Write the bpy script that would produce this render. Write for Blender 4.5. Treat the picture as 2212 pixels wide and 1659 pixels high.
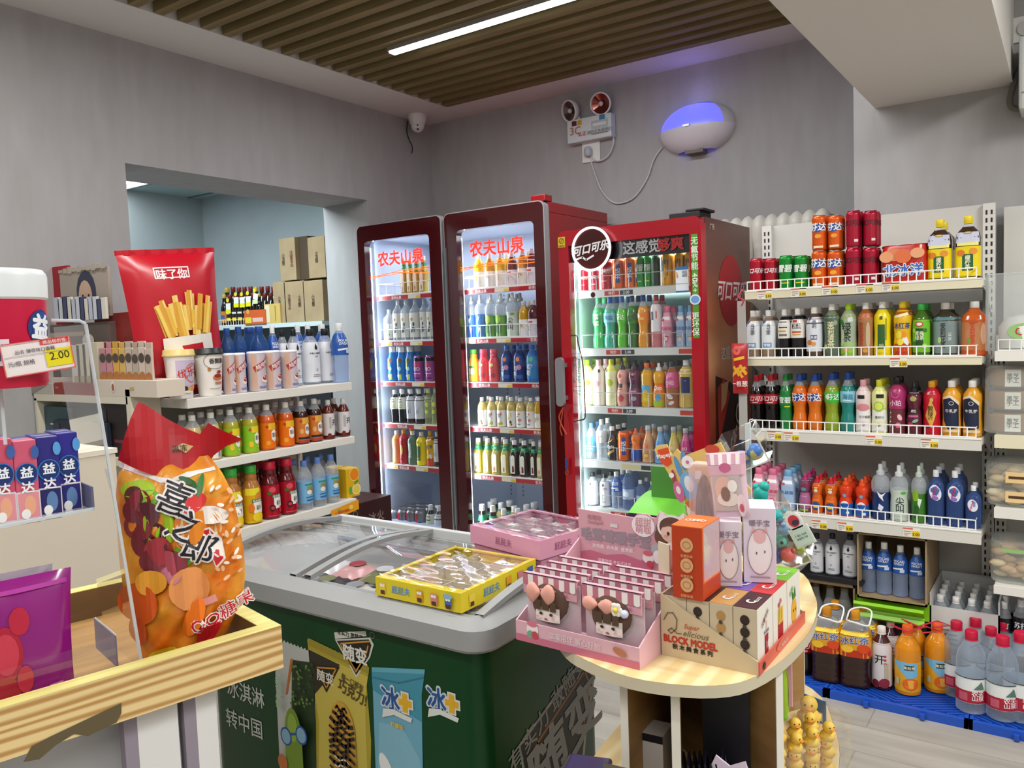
import bpy, math, random
from mathutils import Vector, Matrix
from mathutils.geometry import tessellate_polygon
random.seed(7)
PI = math.pi
C = bpy.context.scene.collection
for o in list(bpy.data.objects): bpy.data.objects.remove(o)

# ---------------- camera ----------------
F = 1733.5
EYE = 1.5
yaw, pit, rol = math.radians(-34.91), math.radians(-3.94), math.radians(2.12)
FW = Vector((math.sin(yaw)*math.cos(pit), math.cos(yaw)*math.cos(pit), math.sin(pit)))
RT = Vector((math.cos(yaw), -math.sin(yaw), 0)); DN = FW.cross(RT)
R2 = math.cos(rol)*RT + math.sin(rol)*DN; D2 = -math.sin(rol)*RT + math.cos(rol)*DN
cam_d = bpy.data.cameras.new('camera'); cam = bpy.data.objects.new('camera', cam_d); C.objects.link(cam)
cam_d.sensor_width = 36; cam_d.lens = F/2212*36; cam_d.clip_start = .02; cam_d.clip_end = 60
mw = Matrix((( R2.x, -D2.x, -FW.x, 0), (R2.y, -D2.y, -FW.y, 0), (R2.z, -D2.z, -FW.z, EYE), (0,0,0,1)))
cam.matrix_world = mw
bpy.context.scene.camera = cam
S = bpy.context.scene
S.view_settings.view_transform = 'Standard'; S.view_settings.look = 'None'
S.view_settings.gamma = 1; S.view_settings.use_curve_mapping = False
S.view_settings.exposure = 0.55
S.cycles.use_denoising = True
S.cycles.max_bounces = 8; S.cycles.diffuse_bounces = 3; S.cycles.glossy_bounces = 3
S.cycles.transmission_bounces = 4; S.cycles.transparent_max_bounces = 24
S.cycles.caustics_reflective = False; S.cycles.caustics_refractive = False
S.cycles.sample_clamp_indirect = 4
W = bpy.data.worlds.new('world'); S.world = W; W.use_nodes = True
W.node_tree.nodes['Background'].inputs[0].default_value = (.62,.66,.72,1)
W.node_tree.nodes['Background'].inputs[1].default_value = .12

def area(name, loc, size, power, rot=(0,0,0), col=(1,1,1), spread=PI):
    l = bpy.data.lights.new(name, 'AREA'); l.shape='RECTANGLE'; l.size=size[0]; l.size_y=size[1]; l.energy=power; l.color=col; l.spread=spread
    o = bpy.data.objects.new(name, l); o.location=loc; o.rotation_euler=rot; C.objects.link(o); return o
# the shop's ceiling strip lamps (the visible one and those nearer the camera) and out-of-frame ceiling lamps right of the beam and behind
area('lamp_light', (-1.95,3.27,2.97), (2.0,.04), 16, col=(.96,.98,1))
area('lamp_light', (-1.9,1.3,2.97), (2.4,.06), 33, col=(1,.985,.96))
area('lamp_light', (-1.9,-.6,2.97), (2.6,.06), 34, col=(1,.985,.96))
area('lamp_light', (1.1,1.9,2.9), (.6,1.4), 48, col=(1,.985,.95))
area('lamp_light', (.9,-1.2,2.8), (1.6,1.6), 40, col=(1,.985,.96))
area('back_room_lamp', (-4.9,3.0,2.75), (1.0,.5), 46, col=(.82,.95,1))

def ray(x,y): return R2*((x-1106)/F) + D2*((y-829.5)/F) + FW
def at(x,y,X=None,Y=None,Z=None):
    r = ray(x,y)
    t = X/r.x if X is not None else Y/r.y if Y is not None else (Z-EYE)/r.z
    return Vector((r.x*t, r.y*t, r.z*t+EYE))

# ---------------- materials ----------------
def lin(c):
    if isinstance(c,str): c=[int(c[i:i+2],16)/255 for i in (0,2,4)]
    return [x/12.92 if x<=.04045 else ((x+.055)/1.055)**2.4 for x in c]
MC = {}
def mat(col, rough=.5, metal=0, emit=0, spec=.5, alpha=1, coat=0, name=None):
    k=(col if isinstance(col,str) else tuple(col),rough,metal,emit,spec,alpha,coat)
    if k in MC: return MC[k]
    m = bpy.data.materials.new(name or 'm_'+str(k[0])); m.use_nodes=True
    b = m.node_tree.nodes['Principled BSDF']; c=lin(col)
    b.inputs['Base Color'].default_value=(*c,1); b.inputs['Roughness'].default_value=rough
    b.inputs['Metallic'].default_value=metal; b.inputs['Specular IOR Level'].default_value=spec
    b.inputs['Coat Weight'].default_value=coat; b.inputs['Alpha'].default_value=alpha
    if emit: b.inputs['Emission Color'].default_value=(*c,1); b.inputs['Emission Strength'].default_value=emit
    MC[k]=m; return m
def clear(col='FFFFFF', tr=.85, rough=.06, tint=None, glossy=False, fk=.9):
    """thin clear plastic or glass: see-through with a sharp sheen, no bending"""
    k=('clear',col,tr,rough,glossy,fk)
    if k in MC: return MC[k]
    m=bpy.data.materials.new('clear_'+col); m.use_nodes=True; n=m.node_tree.nodes; L=m.node_tree.links
    n.clear(); out=n.new('ShaderNodeOutputMaterial'); t=n.new('ShaderNodeBsdfTransparent'); g=n.new('ShaderNodeBsdfGlossy' if glossy else 'ShaderNodeBsdfPrincipled')
    mx=n.new('ShaderNodeMixShader'); fr=n.new('ShaderNodeLayerWeight'); fr.inputs[0].default_value=.5
    pw=n.new('ShaderNodeMath'); pw.operation='POWER'; pw.inputs[1].default_value=4; L.new(fr.outputs['Facing'],pw.inputs[0])
    ma=n.new('ShaderNodeMath'); ma.operation='MULTIPLY_ADD'; ma.inputs[1].default_value=fk; ma.inputs[2].default_value=1-tr+.035; ma.use_clamp=True
    c=lin(col); t.inputs[0].default_value=(*[.35+.65*x for x in c],1) if col!='FFFFFF' else (1,1,1,1)
    g.inputs[0].default_value=(*c,1); g.inputs['Roughness'].default_value=rough
    L.new(pw.outputs[0],ma.inputs[0]); L.new(ma.outputs[0],mx.inputs[0]); L.new(t.outputs[0],mx.inputs[1]); L.new(g.outputs[0],mx.inputs[2]); L.new(mx.outputs[0],out.inputs[0])
    MC[k]=m; return m
def noisy(name, c1, c2, scale=(1,1,1), sc=4, rough=.7, det=6, wave=None, bump=0, metal=0, p0=.3, p1=.7, coord='Object'):
    m=bpy.data.materials.new(name); m.use_nodes=True; n=m.node_tree.nodes; L=m.node_tree.links; b=n['Principled BSDF']
    tc=n.new('ShaderNodeTexCoord'); mp=n.new('ShaderNodeMapping'); mp.inputs['Scale'].default_value=scale
    L.new(tc.outputs[coord],mp.inputs[0])
    nz=n.new('ShaderNodeTexNoise'); nz.inputs['Scale'].default_value=sc; nz.inputs['Detail'].default_value=det
    L.new(mp.outputs[0],nz.inputs['Vector']); fac=nz.outputs['Fac']
    if wave:
        wv=n.new('ShaderNodeTexWave'); wv.bands_direction=wave[0]; wv.inputs['Scale'].default_value=wave[1]; wv.inputs['Distortion'].default_value=wave[2]; wv.inputs['Detail'].default_value=2
        wv.inputs['Detail Scale'].default_value=wave[3] if len(wave)>3 else 1
        L.new(mp.outputs[0],wv.inputs['Vector'])
        ad=n.new('ShaderNodeMath'); ad.operation='MULTIPLY'; L.new(wv.outputs['Fac'],ad.inputs[0]); L.new(nz.outputs['Fac'],ad.inputs[1])
        a2=n.new('ShaderNodeMath'); a2.operation='MULTIPLY'; a2.inputs[1].default_value=1.7; L.new(ad.outputs[0],a2.inputs[0]); fac=a2.outputs[0]
    cr=n.new('ShaderNodeValToRGB'); cr.color_ramp.elements[0].position=p0; cr.color_ramp.elements[1].position=p1
    cr.color_ramp.elements[0].color=(*lin(c1),1); cr.color_ramp.elements[1].color=(*lin(c2),1)
    L.new(fac,cr.inputs[0]); L.new(cr.outputs[0],b.inputs['Base Color']); b.inputs['Roughness'].default_value=rough; b.inputs['Metallic'].default_value=metal
    if bump:
        bp=n.new('ShaderNodeBump'); bp.inputs['Strength'].default_value=bump; bp.inputs['Distance'].default_value=.01
        L.new(fac,bp.inputs['Height']); L.new(bp.outputs[0],b.inputs['Normal'])
    return m
M_wall = noisy('wallpaper_plaster','A6A4A3','AFAEAF',(5,5,1.2),3,.85,8,p0=.3,p1=.75,bump=.03)
M_white = mat('E4E3E0',.7,name='white_paint'); M_shelf = mat('E6E4DC',.4,name='shelf_enamel'); M_cream=mat('E3DCBE',.4,name='cream_rail')
M_slat = noisy('slat_wood','6E5F3C','8A784E',(1,14,14),2,.7,5)
M_wood = noisy('pine_laminate','D9BE87','E8D6A6',(14,1.2,1.2),2.2,.5,8,wave=('X',.5,6,1.5),p0=.2,p1=.8)
M_pine = noisy('pine_board','B4884C','E2C88E',(.35,1,6),2.2,.6,5,wave=('Z',4.2,5,1.4),p0=.05,p1=.6)
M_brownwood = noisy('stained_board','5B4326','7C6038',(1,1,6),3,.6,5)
M_pinetop = noisy('pine_edge','C4B868','DCD488',(1.5,40,6),2,.55,5)
M_floor = None
M_metal=mat('A8ABAE',.3,.9); M_steel=mat('8C9094',.35,.8); M_black=mat('15151A',.5); M_dark=mat('22201F',.6)
M_wire=mat('F2F2F0',.35); M_card=noisy('kraft_card','9A8464','A8916E',(1,1,1),8,.85,4)
M_acr = clear('FFFFFF',.97,.03,glossy=True); M_acre=clear('E6EEF2',.45,.05)

# ---------------- mesh builder ----------------
class MB:
    def __init__(s): s.v=[]; s.f=[]; s.m=[]; s.mats=[]; s.cur=0
    def mt(s,m):
        if m not in s.mats: s.mats.append(m)
        s.cur=s.mats.index(m); return s
    def add(s,vs,fs):
        b=len(s.v); s.v+= [tuple(v) for v in vs]; s.f+=[tuple(b+i for i in f) for f in fs]; s.m+=[s.cur]*len(fs); return s
    def box(s,x0,x1,y0,y1,z0,z1):
        vs=[(x,y,z) for z in (z0,z1) for y in (y0,y1) for x in (x0,x1)]
        return s.add(vs,[(0,2,3,1),(4,5,7,6),(0,1,5,4),(2,6,7,3),(0,4,6,2),(1,3,7,5)])
    def obox(s,o,u,v,w):
        """box from corner o with edge vectors"""
        o,u,v,w=map(Vector,(o,u,v,w)); vs=[o+a*u+b*v+c*w for c in (0,1) for b in (0,1) for a in (0,1)]
        return s.add(vs,[(0,2,3,1),(4,5,7,6),(0,1,5,4),(2,6,7,3),(0,4,6,2),(1,3,7,5)])
    def quad(s,*p): return s.add(p,[tuple(range(len(p)))])
    def prism(s,pts,a,b,axis='z'):
        n=len(pts)
        def P(p,h): return (p[0],p[1],h) if axis=='z' else (p[0],h,p[1]) if axis=='y' else (h,p[0],p[1])
        vs=[P(p,a) for p in pts]+[P(p,b) for p in pts]
        tr=tessellate_polygon([[Vector((p[0],p[1],0)) for p in pts]])
        fs=[tuple(t) for t in tr]+[tuple(n+i for i in reversed(t)) for t in tr]+[(i,(i+1)%n,n+(i+1)%n,n+i) for i in range(n)]
        return s.add(vs,fs)
    def lathe(s,prof,n=20,sq=0,c=(0,0,0),cap=(True,True),sy=1):
        vs=[];fs=[]
        for z,r in prof:
            for i in range(n):
                a=2*PI*i/n; k=1
                if sq: k=(abs(math.cos(a))**sq+abs(math.sin(a))**sq)**(-1/sq)
                vs.append((c[0]+r*k*math.sin(a),c[1]-r*k*math.cos(a)*sy,c[2]+z))
        for j in range(len(prof)-1):
            for i in range(n): fs.append((j*n+i,j*n+(i+1)%n,(j+1)*n+(i+1)%n,(j+1)*n+i))
        if cap[0]: fs.append(tuple(range(n-1,-1,-1)))
        if cap[1]: fs.append(tuple(range((len(prof)-1)*n,len(prof)*n)))
        return s.add(vs,fs)
    def tube(s,pts,r,n=6,closed=False):
        pts=[Vector(p) for p in pts]; N=len(pts); vs=[];fs=[]; up=None
        for i,p in enumerate(pts):
            a=pts[(i-1)%N] if (i>0 or closed) else p; b=pts[(i+1)%N] if (i<N-1 or closed) else p
            d=(b-a); d = d.normalized() if d.length>1e-9 else Vector((0,0,1))
            if up is None: up=Vector((0,0,1)) if abs(d.z)<.9 else Vector((1,0,0))
            x=d.cross(up).normalized(); y=x.cross(d).normalized(); up=y
            rr=r[i] if isinstance(r,(list,tuple)) else r
            for k in range(n):
                t=2*PI*(k+.5)/n; vs.append(p+x*(rr*math.cos(t))+y*(rr*math.sin(t)))
        for j in range(N if closed else N-1):
            for i in range(n): fs.append((j*n+i,j*n+(i+1)%n,((j+1)%N)*n+(i+1)%n,((j+1)%N)*n+i))
        if not closed: fs+= [tuple(range(n-1,-1,-1)),tuple(range((N-1)*n,N*n))]
        return s.add(vs,fs)
    def ball(s,c,r,n=14,k=9,sc=(1,1,1),warp=None):
        vs=[];fs=[]
        for j in range(k+1):
            t=PI*j/k
            for i in range(n):
                a=2*PI*i/n; p=Vector((math.sin(t)*math.cos(a)*sc[0],math.sin(t)*math.sin(a)*sc[1],math.cos(t)*sc[2]))*r
                if warp: p=warp(p)
                vs.append(p+Vector(c))
        for j in range(k):
            for i in range(n): fs.append((j*n+i,(j+1)*n+i,(j+1)*n+(i+1)%n,j*n+(i+1)%n))
        return s.add(vs,fs)
    def grid(s,f,nu,nv):
        vs=[f(i/nu,j/nv) for j in range(nv+1) for i in range(nu+1)]
        return s.add(vs,[(j*(nu+1)+i,j*(nu+1)+i+1,(j+1)*(nu+1)+i+1,(j+1)*(nu+1)+i) for j in range(nv) for i in range(nu)])
    def mesh(s,name,smooth=False,bevel=0):
        me=bpy.data.meshes.new(name); me.from_pydata(s.v,[],s.f); me.update()
        for m in s.mats: me.materials.append(m)
        if s.mats: me.polygons.foreach_set('material_index',s.m)
        if smooth:
            me.polygons.foreach_set('use_smooth',[True]*len(s.f))
            try: me.set_sharp_from_angle(angle=math.radians(smooth if smooth is not True else 50))
            except Exception: pass
        return me
    def build(s,name,m=None,parent=None,smooth=False,bevel=0,loc=None,rot=None):
        if m is not None and not s.mats: s.mats=[m]
        o=bpy.data.objects.new(name,s.mesh(name,smooth)); C.objects.link(o)
        if parent: o.parent=parent
        if loc is not None: o.location=loc
        if rot is not None: o.rotation_euler=rot if isinstance(rot,(tuple,list)) else (0,0,rot)
        if bevel:
            b=o.modifiers.new('b','BEVEL'); b.width=bevel; b.segments=2; b.limit_method='ANGLE'
        return o
def tag(o,label=None,cat=None,group=None,kind=None):
    if label: o['label']=label
    if cat: o['category']=cat
    if group: o['group']=group
    if kind: o['kind']=kind
    return o
def empty(name,loc=(0,0,0),rz=0,label=None,cat=None,group=None,rot=None):
    o=bpy.data.objects.new(name,None); C.objects.link(o); o.location=loc; o.rotation_euler=rot or (0,0,rz); o.empty_display_size=.05
    return tag(o,label,cat,group)
def struct(name,mb,m=None,**k): return tag(mb.build(name,m,**k),kind='structure')

# ---------------- flat printed artwork: rectangles, ellipses, polygons, lettering ----------------
TX={}
def glyphs(s,bold=0,shear=0):
    k=(s,bold,shear)
    if k in TX: return TX[k]
    cu=bpy.data.curves.new('t','FONT'); cu.body=s; cu.size=1; cu.align_x='CENTER'; cu.align_y='CENTER'; cu.resolution_u=2; cu.offset=bold; cu.shear=shear; cu.space_line=.85
    ob=bpy.data.objects.new('t',cu); C.objects.link(ob); dg=bpy.context.evaluated_depsgraph_get(); me=ob.evaluated_get(dg).to_mesh()
    vs=[(v.co.x,v.co.y) for v in me.vertices]; tr=[[vs[i] for i in p.vertices] for p in me.polygons]
    ob.evaluated_get(dg).to_mesh_clear(); bpy.data.objects.remove(ob); bpy.data.curves.remove(cu)
    if vs:
        cx=(min(v[0] for v in vs)+max(v[0] for v in vs))/2; cy=(min(v[1] for v in vs)+max(v[1] for v in vs))/2
        tr=[[(x-cx,y-cy) for x,y in t] for t in tr]
    TX[k]=tr; return tr
def clipx(poly,a,lo):
    out=[]
    for i in range(len(poly)):
        p,q=poly[i],poly[(i+1)%len(poly)]; ip=(p[0]>=a)==lo or p[0]==a; iq=(q[0]>=a)==lo or q[0]==a
        if ip: out.append(p)
        if ip!=iq: t=(a-p[0])/(q[0]-p[0]); out.append((a,p[1]+t*(q[1]-p[1])))
    return out
def polys(it):
    k=it[0]
    def rotp(ps,cx,cy,r):
        c,s=math.cos(r),math.sin(r); return [(cx+x*c-y*s,cy+x*s+y*c) for x,y in ps]
    if k=='r': _,cx,cy,w,h,col=it[:6]; r=it[6] if len(it)>6 else 0; return [rotp([(-w/2,-h/2),(w/2,-h/2),(w/2,h/2),(-w/2,h/2)],cx,cy,r)],col
    if k=='e':
        _,cx,cy,rx,ry,col=it[:6]; r=it[6] if len(it)>6 else 0; n=it[7] if len(it)>7 else 20
        return [rotp([(rx*math.cos(2*PI*i/n+PI/2),ry*math.sin(2*PI*i/n+PI/2)) for i in range(n)],cx,cy,r)],col
    if k=='p': ps=it[1]; return [[ps[i] for i in t] for t in tessellate_polygon([[Vector((x,y,0)) for x,y in ps]])],it[2]
    if k=='o': # ring
        _,cx,cy,rx,ry,w,col=it[:7]; n=28; o=[]
        for i in range(n):
            a,b=2*PI*i/n,2*PI*(i+1)/n
            o.append([(cx+rx*math.cos(a),cy+ry*math.sin(a)),(cx+rx*math.cos(b),cy+ry*math.sin(b)),(cx+(rx-w)*math.cos(b),cy+(ry-w)*math.sin(b)),(cx+(rx-w)*math.cos(a),cy+(ry-w)*math.sin(a))])
        return o,col
    if k=='l': # polyline
        _,ps,w,col=it; o=[]
        for p,q in zip(ps,ps[1:]):
            d=math.hypot(q[0]-p[0],q[1]-p[1]) or 1; nx,ny=-(q[1]-p[1])/d*w/2,(q[0]-p[0])/d*w/2; ex,ey=(q[0]-p[0])/d*w*.3,(q[1]-p[1])/d*w*.3
            o.append([(p[0]+nx-ex,p[1]+ny-ey),(p[0]-nx-ex,p[1]-ny-ey),(q[0]-nx+ex,q[1]-ny+ey),(q[0]+nx+ex,q[1]+ny+ey)])
        return o,col
    if k=='t':
        _,st,cx,cy,size,col=it[:6]; r=it[6] if len(it)>6 else 0; bold=it[7] if len(it)>7 else .012; sx=it[8] if len(it)>8 else 1; sh=it[9] if len(it)>9 else 0
        g=glyphs(st,0,sh); d=bold*.9; nb=1 if bold<.008 else 4 if bold<.045 else 8; o=[]
        for j in range(nb):
            a=2*PI*j/nb+PI/4; dx,dy=(d*math.cos(a),d*math.sin(a)) if nb>1 else (0,0)
            o.append(rotp_all(g,size,sx,dx,dy,cx,cy,r))
        return o,col
def rotp_all(g,size,sx,dx,dy,cx,cy,r):
    c,s=math.cos(r),math.sin(r); o=[]
    for t in g: o.append([(cx+(x+dx)*size*sx*c-(y+dy)*size*s,cy+(x+dx)*size*sx*s+(y+dy)*size*c) for x,y in t])
    return o
def decal(mb,items,mp,eps=.0004,step=None,rough=.45,first=1,em=0):
    for i,it in enumerate(items):
        ps,col=polys(it); m=col if isinstance(col,bpy.types.Material) else mat(col,rough,emit=em); mb.mt(m); off=eps*(i+first)
        if it[0]=='t': ps=[(p,j) for j,g in enumerate(ps) for p in g]
        else: ps=[(p,0) for p in ps]
        off0=off
        for p,j in ps:
            off=off0+j*eps*.06
            ar=sum(p[j][0]*p[(j+1)%len(p)][1]-p[(j+1)%len(p)][0]*p[j][1] for j in range(len(p)))
            if abs(ar)<1e-12: continue
            if ar<0: p=p[::-1]
            if step:
                x0=min(q[0] for q in p); x1=max(q[0] for q in p); k=math.floor(x0/step)
                while k*step<x1:
                    q=clipx(clipx(p,k*step,True),(k+1)*step,False); k+=1
                    if len(q)>2: mb.add([mp(x,y,off) for x,y in q],[tuple(range(len(q)))])
            else: mb.add([mp(x,y,off) for x,y in p],[tuple(range(len(p)))])
    return mb
class Pl:
    """a plane frame in the world (or a thing's own space) for printed artwork"""
    def __init__(s,o,u,v): s.o=Vector(o); s.u=Vector(u).normalized(); s.v=Vector(v).normalized(); s.n=s.u.cross(s.v).normalized()
    def __call__(s,x,y,off=0): return s.o+s.u*x+s.v*y+s.n*off
    def px(s,x,y):
        r=ray(x,y); e=Vector((0,0,EYE)); t=(s.o-e).dot(s.n)/r.dot(s.n); p=e+r*t-s.o; return p.dot(s.u),p.dot(s.v)
    def pp(s,*pts): return [s.px(x,y) for x,y in pts]
def catmull(ps,k=6):
    ps=[Vector(p) for p in ps]; o=[]
    for i in range(len(ps)-1):
        a=ps[max(i-1,0)];b=ps[i];c=ps[i+1];d=ps[min(i+2,len(ps)-1)]
        for j in range(k):
            t=j/k; o.append(.5*((2*b)+(c-a)*t+(2*a-5*b+4*c-d)*t*t+(3*b-a-3*c+d)*t**3))
    return o+[ps[-1]]
ORD='first second third fourth fifth sixth seventh eighth ninth tenth eleventh twelfth thirteenth fourteenth fifteenth sixteenth'.split()
# ================= the room =================
XL,YB,ZC = -3.9,4.65,3.02          # left wall, back wall, soffit height
OY0,OY1,OZ = 2.272,3.963,2.40      # opening in the left wall
XL2 = -4.33
w=MB(); w.box(XL2,XL,-2.6,OY0,0,ZC+.3).box(XL2,XL,OY1,YB+.2,0,ZC+.3).box(XL2,XL,OY0,OY1,OZ,ZC+.3)
struct('wall_left',w,M_wall)
struct('wall_back',MB().box(XL2,2.2,YB,YB+.15,0,ZC+.3),M_wall)
struct('wall_pillar',MB().box(-.81,2.2,3.92,YB-.001,0,ZC+.25),M_wall)
struct('wall_right',MB().box(2.0,2.12,-2.6,3.92,0,ZC+.3),M_wall)
struct('wall_rear',MB().box(XL2,2.12,-2.72,-2.6,0,ZC+.3),M_wall)
fl=noisy('floor_planks','9C968C','B8B3A9',(1.2,9,1),1.6,.42,7,p0=.3,p1=.75)
n=fl.node_tree.nodes; L=fl.node_tree.links; b=n['Principled BSDF']
br=n.new('ShaderNodeTexBrick'); br.inputs['Scale'].default_value=1; br.inputs['Mortar Size'].default_value=.0025; br.inputs['Brick Width'].default_value=1.2; br.inputs['Row Height'].default_value=.19
br.inputs['Color1'].default_value=(1,1,1,1); br.inputs['Color2'].default_value=(.88,.88,.88,1); br.inputs['Mortar'].default_value=(.72,.7,.67,1)
tc=n.new('ShaderNodeTexCoord'); L.new(tc.outputs['Object'],br.inputs['Vector'])
mx=n.new('ShaderNodeMix'); mx.data_type='RGBA'; mx.blend_type='MULTIPLY'; mx.inputs[0].default_value=1
src=b.inputs['Base Color'].links[0].from_socket; L.new(src,mx.inputs[6]); L.new(br.outputs[0],mx.inputs[7]); L.new(mx.outputs[2],b.inputs['Base Color'])
struct('floor',MB().box(-6.6,2.12,-2.7,YB+.15,-.1,0),fl)
# ceiling: white soffit border around a recess holding the timber slats
RX0,RX1,RY0,RY1=-3.505,-.2,-2.2,4.365
c=MB(); c.box(XL,RX0,-2.6,YB,ZC,ZC+.14).box(RX0,RX1,RY1,YB,ZC,ZC+.14).box(RX0,RX1,-2.6,RY0,ZC,ZC+.14).box(RX1,2.0,-2.6,YB,ZC,ZC+.14)
struct('ceiling',c,M_white)
struct('ceiling_slab',MB().box(XL2,2.12,-2.7,YB+.1,ZC+.17,ZC+.3),mat('BDB8B0',.9))
# dropped beam running towards the viewer
struct('ceiling_beam',MB().box(-.72,-.2,-2.6,3.92,2.413,ZC),mat('D8D4CE',.8))
struct('ceiling_duct',MB().box(-.2,2.0,-2.6,3.92,2.95,ZC-.001),mat('E6E6E2',.8))
# slats: each a thing
y=4.325; k=0; sl=MB().mt(M_slat).box(0,2.76,-.026,.026,0,.075).mesh('slat')
while y>-.9:
    o=bpy.data.objects.new('ceiling_slat',sl); C.objects.link(o); o.location=(RX0+.02,y,ZC-.005)
    lb='brown timber ceiling slat '+('beside the soffit above the red fridges' if k==0 else ORD[k]+' in from the back wall soffit' if k<16 else f'over the shop middle, {k+1} slats from the back wall')
    tag(o,lb,'ceiling slat','timber slats across the ceiling recess'); y-=.1225; k+=1
# strip lamps under the slats
def strip(x0,x1,y,lab,em=18):
    r=empty('strip_lamp',(x0,y,ZC-.03),label=lab,cat='ceiling lamp')
    MB().box(0,x1-x0,-.03,.03,.0,.024).build('housing',mat('C8CCD0',.3,.8),r)
    MB().box(.008,x1-x0-.008,-.022,.022,-.008,.001).build('diffuser',mat('F4F8FF',.5,emit=em),r)
strip(-2.99,-.9,3.27,'long white glowing strip lamp slung under the timber ceiling slats',9)
# tiny back room seen through the opening
BY=4.56; struct('wall_back_room',MB().box(-6.6,XL2-.001,BY,BY+.1,0,2.95),noisy('back_room_paint','9CA6A9','A6B0B4',(1,1,1),2,.9))
struct('wall_side_room',MB().box(-6.7,-6.6,-.5,BY+.1,0,2.95),mat('9FA8AA',.9))
struct('wall_front_room',MB().box(-6.6,XL2-.001,-.6,-.5,0,2.95),mat('9FA8AA',.9))
tg=MB().mt(mat('9DB0B2',.8)).box(-6.7,XL2-.001,-.6,BY,2.80,2.9).mt(mat('5E6B6E',.6))
for i in range(5): tg.box(-6.6+i*.6-.17,-6.6+i*.6-.15,-.5,BY,2.794,2.801)
for i in range(9): tg.box(-6.6,XL2-.01,-.6+i*.6+.22,-.6+i*.6+.24,2.793,2.8005)
struct('ceiling_room',tg)
pl=empty('panel_lamp',(-6.28,3.5,2.79),label='square glowing white ceiling panel in the back room grid',cat='ceiling lamp')
MB().box(-.3,.3,-.3,.3,-.005,.006).build('frame',mat('DDE4E6',.4),pl); MB().box(-.27,.27,-.27,.27,-.008,-.004).build('diffuser',mat('F2FAFF',.5,emit=6),pl)
d=at(296,560,Y=BY-.03)
struct('door_1',MB().box(d.x-.12,d.x+.02,BY-.06,BY,0,2.3).box(d.x+.05,d.x+.09,BY-.05,BY,0,2.36),mat('A9B6B6',.5))

# ================= things on the walls =================
# dome camera on the soffit in the corner
p=at(901,248,Z=ZC)
cm=empty('security_camera',p,label='white dome security camera under the soffit near the corner',cat='security camera')
Mw=mat('E9E8E4',.35)
MB().lathe([(0,.062),(-.012,.066),(-.03,.063),(-.06,.054),(-.075,.045)],24).build('housing',Mw,cm,smooth=True)
fd=(Vector((0,0,EYE))-p).normalized()
hb=MB().mt(Mw).ball((0,0,-.075),.047,20,12).build('camera_ball',None,cm,smooth=True)
ln=MB().mt(M_black)
for du in (.008,-.02):
    q=Vector((0,0,-.078))+fd*.047+Vector((0,0,du)); a=fd
    ln.tube([q-a*.004,q+a*.003],.0075 if du<0 else .006,14)
ln.build('lens',None,cm)
pts=[at(880,262,Y=p.y-.0),at(879,285,Y=p.y),at(884,302,Y=p.y),at(891,318,Y=p.y),at(889,332,Y=p.y)]
o=MB().tube(catmull([q-p for q in pts]),.0045,6).build('cable',mat('26303C',.5),cm,smooth=True); 
# emergency light
y=YB-.001; a=at(1225,262,Y=y-.06); b=at(1320,246,Y=y-.06); z1=a.z; z0=at(1225,312,Y=y-.06).z
cx=(a.x+b.x)/2; el=empty('emergency_light',(cx,y,z0),label='twin-headed white emergency light box high on the back wall',cat='emergency light')
wd=(b.x-a.x)/2; hh=z1-z0
MB().box(-wd,wd,-.065,0,0,hh).build('battery_box',mat('D5DBDD',.35),el,bevel=.006)
pl=Pl((0,-.066,0),(1,0,0),(0,0,1))
st=decal(MB(),[('r',.5*wd,.6*hh,.75*wd,.36*hh,'B8C0C2'),('t','消防应急照明灯',.48*wd,.32*hh,.026,'6B6862'),('r',.5*wd,.22*hh,.75*wd,.008,'8C8A84'),('r',-.65*wd,.82*hh,.035,.03,'5A1A18'),('r',-.4*wd,.82*hh,.03,.03,'D09A20'),('r',.62*wd,.87*hh,.04,.03,'3D7FA8'),('t','3C',-.6*wd,.5*hh,.07,'B5745A'),('t','认证',-.3*wd,.32*hh,.03,'C05A48'),('r',.5*wd,.6*hh,.6*wd,.02,'DDE2E2')],pl); st.build('sticker',None,el)
for px_,py_,tx in ((1231,240,-.55),(1298,224,.45)):
    q=at(px_,py_,Y=y-.07)-Vector((cx,y,z0)); hd=MB().mt(Mw); dirv=Vector((-.35 if tx<0 else .1,-1,-.25)).normalized()
    u=dirv.cross(Vector((0,0,1))).normalized(); v=u.cross(dirv)
    rr=.07
    def ringp(r,h): return [q+dirv*h+u*(r*math.cos(2*PI*i/24))+v*(r*math.sin(2*PI*i/24)) for i in range(24)]
    R=[ringp(.025,-.05),ringp(.06,-.03),ringp(rr,.0),ringp(rr,.012),ringp(rr-.008,.014),ringp(rr-.01,.002)]
    vs=sum(R,[]); fs=[(j*24+i,j*24+(i+1)%24,(j+1)*24+(i+1)%24,(j+1)*24+i) for j in range(5) for i in range(24)]+[tuple(range(24))]
    h=hd.add(vs,fs); h.tube([q-dirv*.05,Vector((tx*wd,-.03,hh+.0))],.012,8)
    ho=h.build('lamp_head',None,el,smooth=True)
    MB().mt(mat('6E625C' if tx<0 else '8A4A40',.12,.7)).add(ringp(rr-.009,.004)+[q-dirv*.02],[(i,(i+1)%24,24) for i in range(24)]).build('reflector',None,ho)
    MB().ball(q-dirv*.002,.016,10,8).build('bulb',mat('D8D0C8',.1),ho,smooth=True)
so=at(1278,325,Y=YB); sk=empty('wall_socket',so,label='white wall socket with a plug under the emergency light',cat='socket')
MB().box(-.065,.065,-.012,0,-.075,.075).build('plate',Mw,sk,bevel=.003)
pg=MB().lathe([(-.03,.02),(-.02,.026),(.015,.026),(.03,.016)],12,c=(-.01,-.03,-.01)).build('plug',mat('B4BCC4',.3),sk,smooth=True)
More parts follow.
